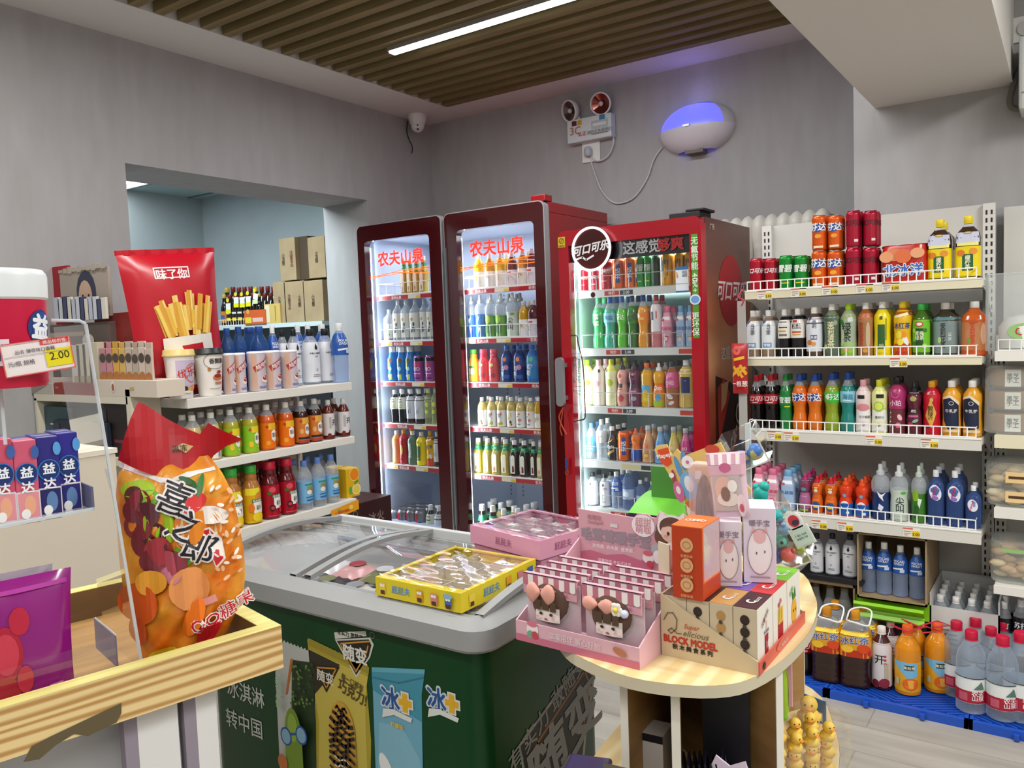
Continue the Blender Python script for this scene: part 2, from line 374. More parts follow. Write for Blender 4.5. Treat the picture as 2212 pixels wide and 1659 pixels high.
tag(MB().mt(mat('CFCFD0',.5)).tube(catmull([at(x_,y_,Y=YB-.02) for x_,y_ in ((1324,287),(1325,310),(1312,338),(1290,348),(1276,338))]),.005,6).build('power_cable',None,None,smooth=True),'short grey cable looping from the emergency light to its socket','cable')
tag(MB().mt(mat('D0D0D2',.5)).tube(catmull([at(x_,y_,Y=YB-.012) for x_,y_ in ((1275,342),(1285,375),(1300,412),(1322,436),(1345,438),(1372,424),(1398,385),(1412,345),(1430,318))]),.0045,6).build('power_cable',None,None,smooth=True),'long thin cable sagging from the socket to the blue-lit wall lamp','cable')
# oval wall lamp (insect trap) with blue glowing crescent
q=at(1498,275,Y=YB-.06); lp=empty('insect_lamp',(q.x,YB,q.z),label='white oval wall lamp with blue glowing window on the back wall',cat='wall lamp')
def el_pt(a,k,s=1): return Vector((.235*s*math.cos(a),-.14*k,.155*s*math.sin(a)))
vs=[];fs=[];n_=40;rings=10
def shell(a0,a1,s0,mb,inset=0):
    """quarter ellipsoid slices of the front shell between heights z0..z1 (unit)"""
    V=[];NN=28;K=14
    for j in range(K+1):
        zz=a0+(a1-a0)*j/K
        for i in range(NN+1):
            t=PI*i/NN; r=math.sqrt(max(0,1-zz*zz)); V.append((-.235*r*math.cos(t)*s0,-.145*r*math.sin(t)*s0-.0,.155*zz*s0))
    mb.add(V,[(j*(NN+1)+i,j*(NN+1)+i+1,(j+1)*(NN+1)+i+1,(j+1)*(NN+1)+i) for j in range(K) for i in range(NN)])
m=MB(); shell(-.86,-.02,1,m); m.build('shell',mat('DAD6DE',.25),lp,smooth=True)
# upper hood on the far side: leaves a window
def hood(u,v):
    t=PI*(.8+.2*u); zz=-.02+1.02*v; r=math.sqrt(max(0,1-zz*zz)); return (-.235*r*math.cos(t),-.145*r*math.sin(t),.155*zz)
m=MB(); m.grid(hood,10,10); m.build('hood',mat('CFCBD3',.25),lp,smooth=True)
m=MB(); shell(-.03,.995,.95,m); m.build('blue_window',mat('5A5CE8',.3,emit=1.1),lp,smooth=True)
MB().box(-.03,.01,-.152,-.138,-.008,.004).build('latch',mat('B9B9C4',.3,.5),lp)
MB().box(-.05,.06,-.075,0,-.15,-.128).build('base_vent',mat('6B6460',.5),lp)
l=bpy.data.lights.new('trap_glow','POINT'); l.energy=.18; l.color=(.45,.35,1); l.shadow_soft_size=.1; lo=bpy.data.objects.new('trap_glow',l); lo.location=(q.x+.02,YB-.1,q.z+.19); C.objects.link(lo)
# socket and white box at the right edge
s2=at(2204,65,Y=3.92); k=empty('wall_socket',(s2.x+.01,3.92,s2.z),label='white round-faced socket on the pillar wall beyond the beam',cat='socket')
MB().box(-.045,.045,-.012,0,-.05,.05).build('plate',Mw,k,bevel=.003); MB().lathe([(0,.03),(.01,.03)],18).build('face',mat('CFCFCA',.3),k,loc=(.01,-.01,0),rot=(PI/2,0,0))
a=at(2203,90,Y=3.8); b=at(2205,245,Y=3.8)
k=empty('air_conditioner',(a.x,3.92,b.z),label='white wall unit cut off by the frame edge, pipe looping out',cat='air conditioner')
MB().box(0,.8,-.2,0,0,a.z-b.z).build('casing',mat('D9DEDC',.35),k,bevel=.012); MB().box(.01,.8,-.203,-.199,.06,.064).build('panel_seam',mat('8A8F8F',.5),k)
tag(MB().mt(mat('6E6A62',.6)).tube(catmull([at(x_,y_,Y=3.88) for x_,y_ in ((2208,140),(2192,175),(2182,215),(2186,232),(2204,236))]),.012,8).build('drain_pipe',None,None,smooth=True),'grey looped drain pipe beside the white wall unit','pipe')
# radiator behind the cooler
rd=empty('radiator',(0,4.5,0),label='cream column radiator on the back wall behind the shelving',cat='radiator')
x0=at(1572,478,Y=4.45).x; x1=at(1782,452,Y=4.45).x; zt=at(1700,460,Y=4.45).z; n_=9
Mr=noisy('radiator_enamel','CFCBC0','DCD8CE',(1,1,1),14,.4)
for i in range(n_):
    xx=x0+(x1-x0)*i/(n_-1); rr=.037
    m=MB().lathe([(0,.034),(zt-.18,.036),(zt-.14,.042),(zt-.07,.045),(zt-.03,.038),(zt-.008,.02),(zt,.004)],12,c=(xx,-.09,0),sy=1.5)
    m.build('column',Mr,rd,smooth=True)
MB().tube([(x0,-.05,zt-.1),(x1+.02,-.05,zt-.1)],.028,10).build('header_pipe',Mr,rd,smooth=True)
MB().tube([(x1,-.09,zt-.04),(x1+.09,-.09,zt-.06)],.014,8).build('bleed_valve',mat('8A8678',.4,.6),rd,smooth=True)
# ================= bottles, cans and cups =================
PR={ # outline (height, radius) with height 1; then cap start, cap radius
 'water':([(0,.88),(.012,.98),(.05,1),(.2,.97),(.24,1),(.6,1),(.68,.97),(.76,.8),(.83,.55),(.88,.38)],.895,.42),
 'coke':([(0,.8),(.02,.94),(.1,1),(.22,.95),(.36,.9),(.43,1),(.62,1),(.7,.92),(.8,.6),(.88,.38)],.905,.4),
 'curvy':([(0,.8),(.03,.97),(.1,1),(.2,.97),(.32,.78),(.42,.8),(.5,.96),(.66,1),(.74,.86),(.82,.56),(.89,.36)],.9,.42),
 'tea':([(0,.9),(.015,1),(.2,1),(.3,.94),(.42,.92),(.55,.96),(.68,1),(.75,.97),(.82,.7),(.88,.42)],.905,.42),
 'square':([(0,.9),(.015,1),(.66,1),(.74,.9),(.82,.5),(.87,.38)],.9,.37),
 'dome':([(0,.9),(.015,1),(.6,1),(.66,.98),(.74,.86),(.82,.6),(.88,.4)],.905,.42),
 'neck':([(0,.9),(.02,1),(.5,1),(.6,.9),(.7,.62),(.76,.5),(.88,.47)],.9,.5),
 'wide':([(0,.88),(.02,1),(.55,1),(.63,.97),(.7,.8),(.74,.68),(.8,.7),(.87,.62)],.885,.68),
 'sport':([(0,.88),(.02,1),(.3,.96),(.45,.9),(.55,1),(.68,1),(.76,.8),(.8,.5)],.81,.46),
 'yog':([(0,.86),(.02,1),(.62,1),(.68,.9),(.76,.72),(.84,.66)],.86,.62),
 'can':([(0,.72),(.03,.95),(.06,1),(.9,1),(.945,.92),(.97,.82),(.985,.85)],None,0),
 'tin':([(0,.97),(.01,1),(.95,1)],.95,1.03),
 'cup':([(0,.74),(.01,.76),(.86,.97),(.87,1.04)],.87,1.07),
 'jug':([(0,.9),(.015,1),(.08,1),(.12,.96),(.3,.96),(.34,1),(.62,1),(.7,.96),(.79,.72),(.87,.34)],.9,.3),
 'box':([(0,1),(1,1)],None,0),
 'doll':([(0,.9),(.04,1),(.3,1),(.42,.85),(.5,.74),(.58,.86),(.68,.95),(.76,.86),(.82,.5)],.83,.48),
 'flask':([(0,.9),(.02,1),(.3,1),(.55,.8),(.7,.55),(.78,.42),(.88,.38)],.9,.42),
}
PET=clear('EEF3F8',.8,.05); PETb=clear('C4D6F4',.78,.05)
KIND={}
def K(key,desc,shape,r,cap,liq=None,fill=1,body=None,lab=None,art=(),sq=0,cat='bottle',name='drink_bottle',cup=None,ribs=0,tint=None):
    KIND[key]=dict(desc=desc,shape=shape,r=r,cap=cap,liq=liq,fill=fill,body=body,lab=lab,art=art,sq=sq,cat=cat,name=name,ribs=ribs,tint=tint)
PROTO={}
def prad(prof,r,z):
    for (a,b),(c,d) in zip(prof,prof[1:]):
        if a<=z<=c: return r*(b+(d-b)*((z-a)/(c-a) if c>a else 0))
    return r*prof[-1][1]
def proto(key):
    if key in PROTO: return PROTO[key]
    k=KIND[key]; prof,cs,cr=PR[k['shape']]; r=k['r']; sq=k['sq']; nn=24 if sq else 20; out=[]
    # fine outline, smoothed
    zs=sorted(set([p[0] for p in prof]+[prof[-1][0]*i/26 for i in range(27)]+[min(k['fill'],prof[-1][0])]))
    P=[(z,prad(prof,r,z)) for z in zs]
    if k['ribs']: P=[(z,q*(1-.035*(0.5+.5*math.cos(z*k['ribs']))) if (.03<z<.35) else q) for z,q in P]
    m=MB(); 
    if k['shape']=='can':
        m.mt(mat(k['body'],.28,.35)).lathe([(z,q) for z,q in P],nn,cap=(True,False)); m.mt(mat('B9BCC0',.25,.9)).lathe([(P[-1][0],P[-1][1]),(.995,P[-1][1]),(.985,P[-1][1]*.9)],nn,cap=(False,True))
    elif k['shape']=='box': m.mt(mat(k['body'],.4)).lathe(P,nn,sq=sq or 12)
    else:
        if k['liq'] and k['fill']<prof[-1][0]:
            m.mt(mat(k['liq'],.12,spec=.6)).lathe([p for p in P if p[0]<=k['fill']+1e-6],nn,sq=sq,cap=(True,True))
            m.mt(PET).lathe([p for p in P if p[0]>=k['fill']-1e-6],nn,sq=sq,cap=(False,False))
        elif k['liq']: m.mt(mat(k['liq'],.12,spec=.6)).lathe(P,nn,sq=sq)
        elif k['body']: m.mt(mat(k['body'],.35)).lathe(P,nn,sq=sq)
        else: m.mt(k['tint'] or PET).lathe(P,nn,sq=sq,cap=(True,False))
    out.append(('body',m.mesh('body',True)))
    if cs is not None:
        c=MB().mt(mat(k['cap'],.4)); R=r*cr
        if k['shape']=='sport': c.lathe([(.8,r*.42),(.805,R),(.87,R),(.885,r*.3),(.9,r*.26),(.985,r*.26),(1,r*.2)],16)
        elif k['shape']=='doll': c.lathe([(.82,R*.9),(.825,R),(.9,R*.9),(.905,R*.5),(.99,R*.45),(1,R*.35)],16)
        elif k['shape'] in('cup','tin'): c.lathe([(cs-.005,r*prof[-1][1]),(cs,R),(cs+.02,R),(cs+.03,R*.97),(.99,R*.93),(1,R*.9)],nn)
        else: c.lathe([(cs-.02,R*1.04),(cs-.012,R*1.04),(cs-.008,R*.93),(cs,R),(.985,R),(1,R*.9)],18)
        out.append(('cap' if k['shape'] not in('cup','tin') else 'lid',c.mesh('cap',40)))
    if k['lab']:
        z0,z1,col=k['lab'][:3]; l=MB().mt(mat(col,.26)); zz=[z0+(z1-z0)*i/8 for i in range(9)]
        l.lathe([(z,prad(prof,r,z)+.004*1) for z in zz],nn,sq=sq,cap=(False,False)); 
    else: l=None; z0,z1=0,1
    if k['art']:
        l=l or MB(); base=.007
        def mp(x,y,off,prof=prof,r=r,sq=sq):
            y=max(0,min(y,1)); rr=prad(prof,r,y); a=x/r
            kk=(abs(math.cos(a))**sq+abs(math.sin(a))**sq)**(-1/sq) if sq else 1
            rr=rr*kk+.005+off; return (rr*math.sin(a),-rr*math.cos(a),y)
        decal(l,k['art'],mp,eps=.0012,step=r*.3)
    if l: out.append(('label',l.mesh('label',50)))
    PROTO[key]=out; return out
def put(key,x,y,z,h,rz=0,label=None,group=None,jit=.12,tilt=None,wd=1):
    k=KIND[key]; r=empty(k['name'],(x,y,z+.0012),rz+random.uniform(-jit,jit),label=label,cat=k['cat'],group=group)
    if tilt: r.rotation_euler=tilt
    h-=.0012; r.scale=(h*wd,h*wd,h)
    for nm,me in proto(key):
        o=bpy.data.objects.new(nm,me); C.objects.link(o); o.parent=r
    return r
ROWS=['front','second','third','fourth']
def mklabel(desc,rest):
    n=16-len(rest.split()); w=desc.split()
    if len(w)>n:
        w=w[:n]
        while w[-1] in ('with','and','in','of','over','on','white','red','pale','blue','black','gold','clear','grey'): w=w[:-1]
    return ' '.join(w).rstrip(',')+', '+rest
def row(place,zs,items,Y=None,X=None,deep=1,pitch=.068,group=None,rz=0):
    """items: (pixel x, pixel y of the top, kind[, ranks deep[, extra distance]]); ranks stand behind one another"""
    pos=[]
    for it in items:
        x,yt,key=it[:3]; ex=it[4] if len(it)>4 else 0
        p=at(x,yt,Y=Y+ex) if Y is not None else at(x,yt,X=X-ex); pos.append((p,p.z-zs,KIND[key]['r']*(1.12 if KIND[key]['sq'] else 1)*(p.z-zs),ex))
    def wid(i):
        f=1
        for j in range(len(pos)):
            if j!=i and abs(pos[i][3]-pos[j][3])<.06:
                dd=(pos[i][0]-pos[j][0]).xy.length; f=min(f,.985*dd/(pos[i][2]+pos[j][2]))
        return max(.6,f)
    for i,it in enumerate(items):
        key=it[2]; dp=it[3] if len(it)>3 else deep; p,h,rr,ex=pos[i]; k=KIND[key]; wd=wid(i)
        for d in range(dp):
            rest=f"{ORD[i]} from left, "+(f"{ROWS[d]} rank, " if dp>1 or d else '')+place
            lab=mklabel(k['desc'],rest); pt=max(pitch,2.06*rr)
            if Y is not None: put(key,p.x,p.y+pt*d,zs,h,rz,lab,group,wd=wd,jit=.04 if k['sq'] else .12)
            else: put(key,p.x-pt*d,p.y,zs,h,rz,lab,group,wd=wd)
T=lambda s,x,y,sz,c,r=0,b=.02,sx=1,sh=0:('t',s,x,y,sz,c,r,b,sx,sh)
Rr=lambda x,y,w,h,c,r=0:('r',x,y,w,h,c,r)
El=lambda x,y,a,b,c,r=0:('e',x,y,a,b,c,r,14)
# --- cans
K('can_cola','red cola can with white lettering','can',.19,None,body='B01028',art=[T('可口可乐',0,.62,.16,'F2EEEE',0,.03,1,.3),Rr(0,.3,.2,.02,'E8D8D8')],cat='can',name='soda_can')
K('can_sprite','green lemon soda can','can',.2,None,body='138A30',art=[T('雪碧',0,.62,.23,'F2F6F0',0,.03,1,.15),Rr(0,.2,.25,.03,'D8D020')],cat='can',name='soda_can')
K('can_fanta','orange soda can with blue and white lettering','can',.2,None,body='DD5A10',art=[El(.02,.64,.2,.12,'1F4FA0',.3),T('芬达',0,.66,.24,'F6F4F0',0,.03,1,.15),El(0,.4,.09,.06,'F0A030'),Rr(0,.1,.26,.06,'F2E0C0')],cat='can',name='soda_can')
K('can_zero','crimson zero sugar cola can with black lettering','can',.195,None,body='A80C2E',art=[T('可口可乐',0,.66,.17,'26060C',0,.03,1,.3),Rr(.1,.18,.1,.07,'E8E0DC')],cat='can',name='soda_can')
K('can_gold','gold energy drink can with grey claw mark','can',.2,None,body='D99A2C',art=[('p',[(-.12,.75),(-.05,.8),(-.06,.3),(-.09,.25)],'5D6468'),('p',[(-.02,.78),(.04,.78),(.02,.2),(-.01,.2)],'5D6468'),('p',[(.07,.8),(.13,.76),(.1,.3),(.07,.3)],'5D6468'),Rr(0,.45,.04,.4,'F0B040')],cat='can',name='energy_drink_can')
K('can_grey','dark soda can in shade','can',.19,None,body='243A30',cat='can',name='soda_can')  # plain body in one dark green-grey, no lettering
K('can_orange2','orange soda can with blue panel','can',.2,None,body='E06418',art=[Rr(.1,.5,.14,.6,'28489A'),T('芬达',0.08,.5,.18,'F2F2F0',1.57,.03)],cat='can',name='soda_can')
K('can_violet','violet alcoholic drink can with black top','can',.2,None,body='A84FA0',lab=(.78,.93,'1C1018'),art=[Rr(0,.64,.3,.12,'D03850'),T('RIO',0,.48,.2,'F4E8F2'),Rr(0,.3,.34,.03,'F0E0F0'),Rr(0,.12,.34,.05,'5A2060')],cat='can',name='drink_can')
K('can_milktea','pale milk tea tin with red ribbon label','tin',.23,'F0F0F2',body='CDBFC6',art=[('r',-.16,.48,.14,.9,'D0A890'),('r',.06,.66,.5,.15,'B03038',.5),T('哇哈哈',.08,.67,.13,'F6F0F0',.5,.02),El(.14,.3,.13,.1,'F0E4E0'),El(.14,.33,.1,.06,'A83A30'),El(.1,.35,.03,.02,'E8C8B8'),El(.18,.33,.03,.02,'E8C8B8'),Rr(.1,.1,.3,.05,'7888B8')],cat='tin',name='milk_tea_tin')
K('can_beer','silver and red canned drink in film pack','can',.2,None,body='8A8C92',art=[Rr(-.1,.6,.16,.6,'B81030'),El(.1,.6,.08,.08,'2A3C80'),Rr(.08,.3,.2,.2,'D8D8DC')],cat='can',name='drink_can')
# --- sodas
K('cola','dark cola bottle, red label and red cap','coke',.118,'C01828',liq='120A0C',fill=.78,lab=(.46,.64,'B80E24'),art=[T('可口可乐',0,.56,.1,'F6F0F0',0,.02,1,.3),Rr(0,.49,.1,.012,'F0D8D8')])
K('sprite_b','green lemon soda bottle, green cap','coke',.112,'1E8C3C',liq='1C7A3A',fill=.8,lab=(.45,.62,'14823A'),art=[T('雪碧',0,.54,.12,'F0F6F0'),Rr(.05,.42,.1,.02,'D8D820')])
K('sprite_l','bright green soda bottle, pale green cap','curvy',.13,'58C07A',liq='3FB060',fill=.8,lab=(.48,.64,'2C9C50'),art=[T('雪碧',0,.56,.13,'D8F4DC',1.57)])
K('fanta_b','orange soda bottle, blue cap','curvy',.133,'1F4FA8',liq='D8701C',fill=.8,lab=(.5,.69,'EC6414'),art=[El(0,.6,.12,.07,'1F3F90',.2),T('芬达',0,.6,.15,'F6F4F0')])
K('lime_b','lime green soda bottle, blue cap','curvy',.133,'1F4FA8',liq='8CA028',fill=.78,lab=(.5,.68,'3CB83C'),art=[El(-.06,.6,.04,.04,'D8F0D8'),T('芬达',.05,.6,.12,'F0F6F0')])
K('teal_b','teal soda bottle, blue cap','curvy',.133,'1F4FA8',liq='1C8078',fill=.78,lab=(.5,.69,'8CC8DC'),art=[T('海盐',.02,.6,.1,'2C7C98'),Rr(0,.54,.14,.015,'E0F4F8')])
K('teal_l','clear teal soda bottle, blue cap','curvy',.135,'2860B8',liq='38A890',fill=.76,lab=(.5,.68,'80C0D8'),art=[T('海盐',.03,.59,.1,'306898')])
K('green_l','lime soda bottle with bright label, blue cap','curvy',.135,'2860B8',liq='58B828',fill=.76,lab=(.5,.7,'58C838'),art=[T('芬达',.0,.6,.12,'E8F8E0'),Rr(0,.53,.1,.02,'308C30')])
K('green_d','dark green soda bottle, navy cap','curvy',.135,'142858',liq='2C7020',fill=.8,lab=(.46,.66,'3C8830'),art=[T('激浪',0,.57,.14,'181818',.2)])
K('orange_l','amber orange soda bottle, blue cap','curvy',.133,'2048B0',liq='E09418',fill=.78,lab=(.48,.66,'EC8820'),art=[El(-.06,.6,.05,.04,'F6F0E0'),Rr(.03,.55,.1,.05,'F0B868')])
K('orange_s','orange pop bottle with blue foot, orange cap','doll',.16,'E8601C',liq='E07020',fill=.78,lab=(.03,.36,'1C50A8'),art=[El(0,.55,.08,.07,'F09048')])
K('cream_c','white sleeved bottle over pink drink, red cap','tea',.135,'D83844',liq='C87880',fill=.86,lab=(.3,.82,'E8E6EC'),art=[Rr(-.05,.6,.06,.16,'283858'),Rr(.05,.62,.025,.14,'D84030')])
K('pink_y','pink yoghurt drink bottle, pink cap','yog',.155,'E8789C',body='E8A8BC',sq=5,lab=(.0,.62,'E4A4BC'),art=[Rr(0,.7,.24,.08,'F6F4F6'),El(-.08,.66,.035,.03,'C02838'),T('乳酸菌',0,.45,.09,'C84868'),El(0,.2,.07,.08,'D86058'),El(0,.2,.04,.05,'F4E4DC'),Rr(0,.36,.16,.012,'C86888')],cat='bottle',name='yoghurt_drink_bottle')
K('blue_y','pale blue yoghurt drink bottle, blue cap','yog',.155,'78B4DC',body='A8C4E4',sq=5,lab=(.0,.62,'A4C0E2'),art=[Rr(0,.7,.24,.08,'F4F6F8'),El(-.08,.66,.035,.03,'C04858'),T('乳酸菌',0,.45,.09,'5878B0'),El(0,.2,.06,.07,'E0D0B8')],name='yoghurt_drink_bottle')
# --- teas
K('lemon_y','tall yellow lemon tea bottle, yellow cap','square',.2,'E8D020',liq='3A2010',fill=.83,sq=4,lab=(.05,.52,'ECD418'),art=[Rr(0,.27,.16,.26,'1C5C30'),T('檬\n柠\n茶',0,.27,.085,'F0F0D0'),El(-.1,.42,.06,.05,'D87820'),El(.08,.44,.06,.05,'E89030'),Rr(0,.56,.3,.06,'F0E890'),Rr(0,.66,.34,.16,'C4C8DC'),El(0,.73,.07,.02,'A89830')],name='tea_bottle')
K('black_w','black tea bottle with white label, white cap','water',.145,'F0EEE8',liq='141014',fill=.85,lab=(.4,.78,'E8E4DC'),art=[Rr(0,.68,.2,.13,'141418'),T('无糖',.02,.68,.1,'F0F0F0'),Rr(-.02,.55,.18,.03,'D0A030'),Rr(0,.47,.18,.04,'6C6860')],name='tea_bottle')
K('black_r','black tea bottle with red and white label, white cap','water',.15,'F0EEE8',liq='141014',fill=.85,lab=(.4,.78,'EAE4DC'),art=[Rr(-.04,.74,.12,.05,'B02430'),Rr(0,.64,.2,.1,'141418'),T('凉茶',.02,.64,.1,'F0F0F0'),Rr(0,.52,.2,.03,'C83828'),Rr(0,.47,.18,.02,'D0A030')],name='tea_bottle')
K('oolong','clear tea bottle with white label, blue corner','water',.145,'F2F0EC',liq='8C7458',fill=.84,lab=(.18,.78,'E4E8EC'),art=[('p',[(-.14,.78),(-.02,.78),(-.14,.66)],'2C5898'),T('乌\n龙\n茶',.03,.6,.09,'4C5864'),Rr(0,.27,.18,.1,'5490C8'),T('零糖',0,.27,.07,'F4F6F8')],name='tea_bottle')
K('oolong2','white sleeved tea bottle with orange fruit and blue corner','water',.155,'F2F0EC',liq='5C4838',fill=.86,lab=(.12,.8,'E0E4EC'),art=[('p',[(-.15,.8),(-.02,.8),(-.15,.64)],'24488C'),T('茉\n莉',.03,.66,.09,'5C6470'),Rr(.02,.4,.12,.09,'2C4C80'),T('茶里',.02,.4,.06,'F4F6F8'),El(-.06,.3,.05,.05,'D07828'),El(.02,.27,.04,.04,'E09848')],name='tea_bottle')
K('jasmine','dark jasmine tea bottle with gold characters','tea',.155,'F2F0EC',liq='7C8868',fill=.9,lab=(.03,.8,'5C6C58'),art=[T('茉\n莉\n清\n茶',.01,.43,.14,'E8E4B8'),El(-.1,.2,.04,.05,'B8C090'),El(.1,.65,.04,.05,'98A888'),Rr(0,.74,.26,.1,'3C5848')],name='tea_bottle')
K('greentea','green tea bottle with black brush characters','tea',.16,'A8D030',liq='A0B080',fill=.9,lab=(.03,.8,'A4B49C'),art=[Rr(0,.16,.34,.22,'98D028'),El(-.1,.4,.06,.2,'B8CCA0'),T('绿\n茶',.0,.47,.2,'1C2C18'),El(-.1,.66,.05,.05,'3C8838'),Rr(.08,.7,.1,.08,'D4DCD8'),El(0,.14,.05,.03,'E8A840')],name='tea_bottle')
K('amber','amber jasmine tea bottle with red characters','tea',.165,'EFEDE8',liq='A05C30',fill=.9,lab=(.03,.8,'A87850'),art=[T('茉\n莉\n蜜\n茶',-.07,.42,.13,'B03818'),El(.09,.4,.05,.25,'C8B090'),El(.03,.12,.05,.04,'E0A040'),Rr(0,.75,.3,.08,'C86838')],name='tea_bottle')
K('yellow_ice','bright yellow iced drink bottle with green plaque','tea',.17,'F4F2EC',liq='D0B020',fill=.86,lab=(.02,.86,'F0DC14'),art=[Rr(0,.37,.15,.44,'2C5C28'),T('冰\n糖\n雪\n梨',0,.37,.1,'D8D890'),Rr(.1,.5,.015,.4,'4C6C18'),T('康',0,.71,.07,'38481C')],name='tea_bottle')
K('lemon_ice','yellow and red lemon iced tea bottle, yellow cap','tea',.18,'E8C81C',liq='B06020',fill=.9,lab=(.02,.84,'E8B818'),art=[Rr(0,.13,.38,.22,'CC3814'),El(-.06,.4,.07,.07,'F0E040'),El(-.03,.27,.07,.06,'F0D838'),El(.08,.3,.05,.1,'E8E8F0',.5),T('冰红茶',0,.56,.12,'1C3C90'),Rr(0,.75,.3,.05,'F8E8B0',.2),El(.05,.4,.05,.06,'E89020')],name='tea_bottle')
K('lime_tea','leafy green tea bottle with dark green plaque','dome',.185,'30B040',liq='406818',fill=.88,lab=(.08,.7,'70C028'),art=[Rr(0,.37,.16,.34,'18481C'),T('青梅\n绿茶',0,.4,.1,'E0F0C8'),El(0,.62,.09,.05,'C83830'),El(0,.62,.06,.03,'F0F0E0'),El(.12,.5,.05,.04,'2C7828'),El(-.12,.25,.05,.04,'2C7828'),El(.11,.2,.05,.05,'A8E050'),El(-.12,.5,.04,.05,'A0DC48')],name='tea_bottle')
K('big_grey','broad grey green tea bottle, white cap','square',.3,'F0EEE8',liq='3C3828',fill=.92,sq=3.5,lab=(.05,.72,'7C8C8C'),art=[T('茉\n莉\n花\n茶',-.02,.38,.14,'1C2420'),T('茉莉',.14,.36,.08,'C8D0C8',1.57),El(-.1,.3,.04,.06,'A8C878'),Rr(0,.7,.5,.06,'4C8088')],name='tea_bottle')
K('big_amber','large orange jasmine tea bottle, white cap','square',.32,'F0EEE8',liq='C85A20',fill=.92,sq=3.5,lab=(.1,.62,'C07848'),art=[El(.0,.37,.17,.22,'B87C50'),T('茉\n莉\n蜜\n茶',-.02,.38,.13,'C83818'),El(-.1,.28,.04,.06,'6C9838'),El(.22,.4,.06,.2,'D8A888'),Rr(.0,.62,.2,.04,'B05028')],name='tea_bottle')
# --- juices etc. third row
K('peach_j','pink peach juice bottle, pink cap','tea',.15,'E8A8B0',body='E4B8BC',lab=(.02,.86,'E6D4D2'),art=[Rr(0,.24,.34,.4,'E8E8E8'),Rr(0,.62,.34,.36,'E2B0B4'),Rr(-.04,.68,.14,.07,'1A1A1A'),El(0,.48,.13,.07,'D88890'),T('汁汁桃桃',.03,.3,.06,'5C5450'),El(0,.16,.04,.03,'989088')],name='juice_bottle')
K('lime_j','yellow lime juice bottle, yellow cap','tea',.15,'D8DC30',body='D8DC50',lab=(.02,.86,'E4E8A0'),art=[Rr(0,.24,.34,.4,'ECECE8'),Rr(0,.62,.34,.36,'D4DC48'),Rr(.03,.7,.14,.07,'1A1A1A'),El(0,.5,.1,.1,'A8C838'),El(0,.51,.075,.07,'D8E470'),T('青柠汁',.02,.3,.06,'5C6448'),El(0,.16,.04,.03,'989088')],name='juice_bottle')
K('plum_j','purple plum juice bottle, black cap','tea',.155,'181418',liq='6C3038',fill=.9,lab=(.45,.86,'A83068'),art=[El(0,.72,.08,.08,'C85888'),T('小珀',.0,.55,.11,'F0D8E4'),El(.08,.3,.04,.06,'E8B8C0',.5),El(.05,.16,.05,.05,'D87090'),('e',-.09,.3,.012,.012,'F0E8E8'),('e',-.09,.22,.012,.012,'F0E8E8'),('e',-.09,.14,.012,.012,'F0E8E8'),('e',-.09,.38,.012,.012,'F0E8E8')],name='juice_bottle')
K('grape_j','dark grape juice bottle with black band','doll',.155,'141418',liq='5C2434',fill=.8,art=[El(0,.7,.07,.05,'A8A060'),Rr(0,.46,.22,.09,'101014'),T('果粒',0,.46,.06,'D8D0D0'),El(.04,.27,.06,.03,'88B8A0',.4),El(-.05,.2,.05,.05,'A83850'),Rr(0,.36,.2,.04,'C05890')],name='juice_bottle')
K('red_wong','red herbal tea bottle with gold diamond','tea',.15,'D89A28',body='B81030',lab=(.02,.82,'C01028'),art=[('p',[(0,.68),(.11,.42),(.02,.14),(-.1,.36)],'D8A848'),T('酸\n梅\n汤',.0,.42,.1,'30180C'),El(.02,.66,.03,.04,'C8B060'),El(-.05,.16,.04,.03,'3C2440'),T('康',-.04,.78,.05,'F0D0C0')],name='tea_bottle')
K('navy_m','amber milk tea bottle with navy label, white cap','tea',.15,'F0EEEA',liq='D89420',fill=.9,lab=(.02,.86,'DC9C28'),art=[('p',[(-.15,.66),(-.02,.7),(.13,.56),(.13,.16),(-.05,.12),(-.15,.3)],'14203C'),('p',[(-.16,.7),(-.02,.75),(.14,.62),(.13,.56),(-.02,.7),(-.16,.66)],'E8D8B8'),('o',0,.6,.04,.035,.008,'E8E0D0'),T('牛乳茶',0,.46,.07,'E8E4DC'),Rr(0,.1,.3,.05,'E8D0A0')],name='milk_tea_bottle')
# --- fourth row
K('purple_s','small purple squeeze drink with white spout','doll',.17,'C03078',liq='7C3454',fill=.8,lab=(.1,.5,'A8648C'),art=[Rr(0,.3,.2,.25,'C8A8C8'),El(0,.6,.08,.05,'5898A8'),Rr(0,.06,.26,.06,'88A838')],name='squeeze_drink_bottle')
K('red_s','small red and orange squeeze drink, red spout','doll',.17,'D02030',liq='D8641C',fill=.8,art=[El(0,.67,.09,.08,'C02020'),El(0,.62,.06,.05,'F0E0D0'),Rr(0,.7,.12,.04,'E8C828'),El(0,.2,.12,.12,'28508C'),Rr(0,.18,.14,.06,'F0C828'),Rr(0,.36,.2,.05,'E8781C')],name='squeeze_drink_bottle')
K('orange_b','orange blue sparkling drink, orange cap','doll',.18,'E8541C',liq='D83C18',fill=.9,lab=(.03,.34,'2060B0'),art=[El(0,.3,.11,.11,'E8E8F4'),T('美年达',0,.3,.07,'2050A8',.1),El(0,.55,.05,.05,'78B0DC'),El(.08,.1,.04,.04,'E8F0F8')],name='soda_bottle')
K('navy_sp','navy sports drink bottle with white bird mark and clear sport cap','sport',.155,'C8CCD0',liq='1C3468',fill=.5,art=[('p',[(-.06,.52),(.02,.46),(.1,.5),(.04,.42),(.06,.34),(-.02,.42)],'E8ECF4'),('p',[(-.02,.3),(.06,.24),(.02,.16),(-.04,.2)],'D8E0F0')],name='sports_drink_bottle')
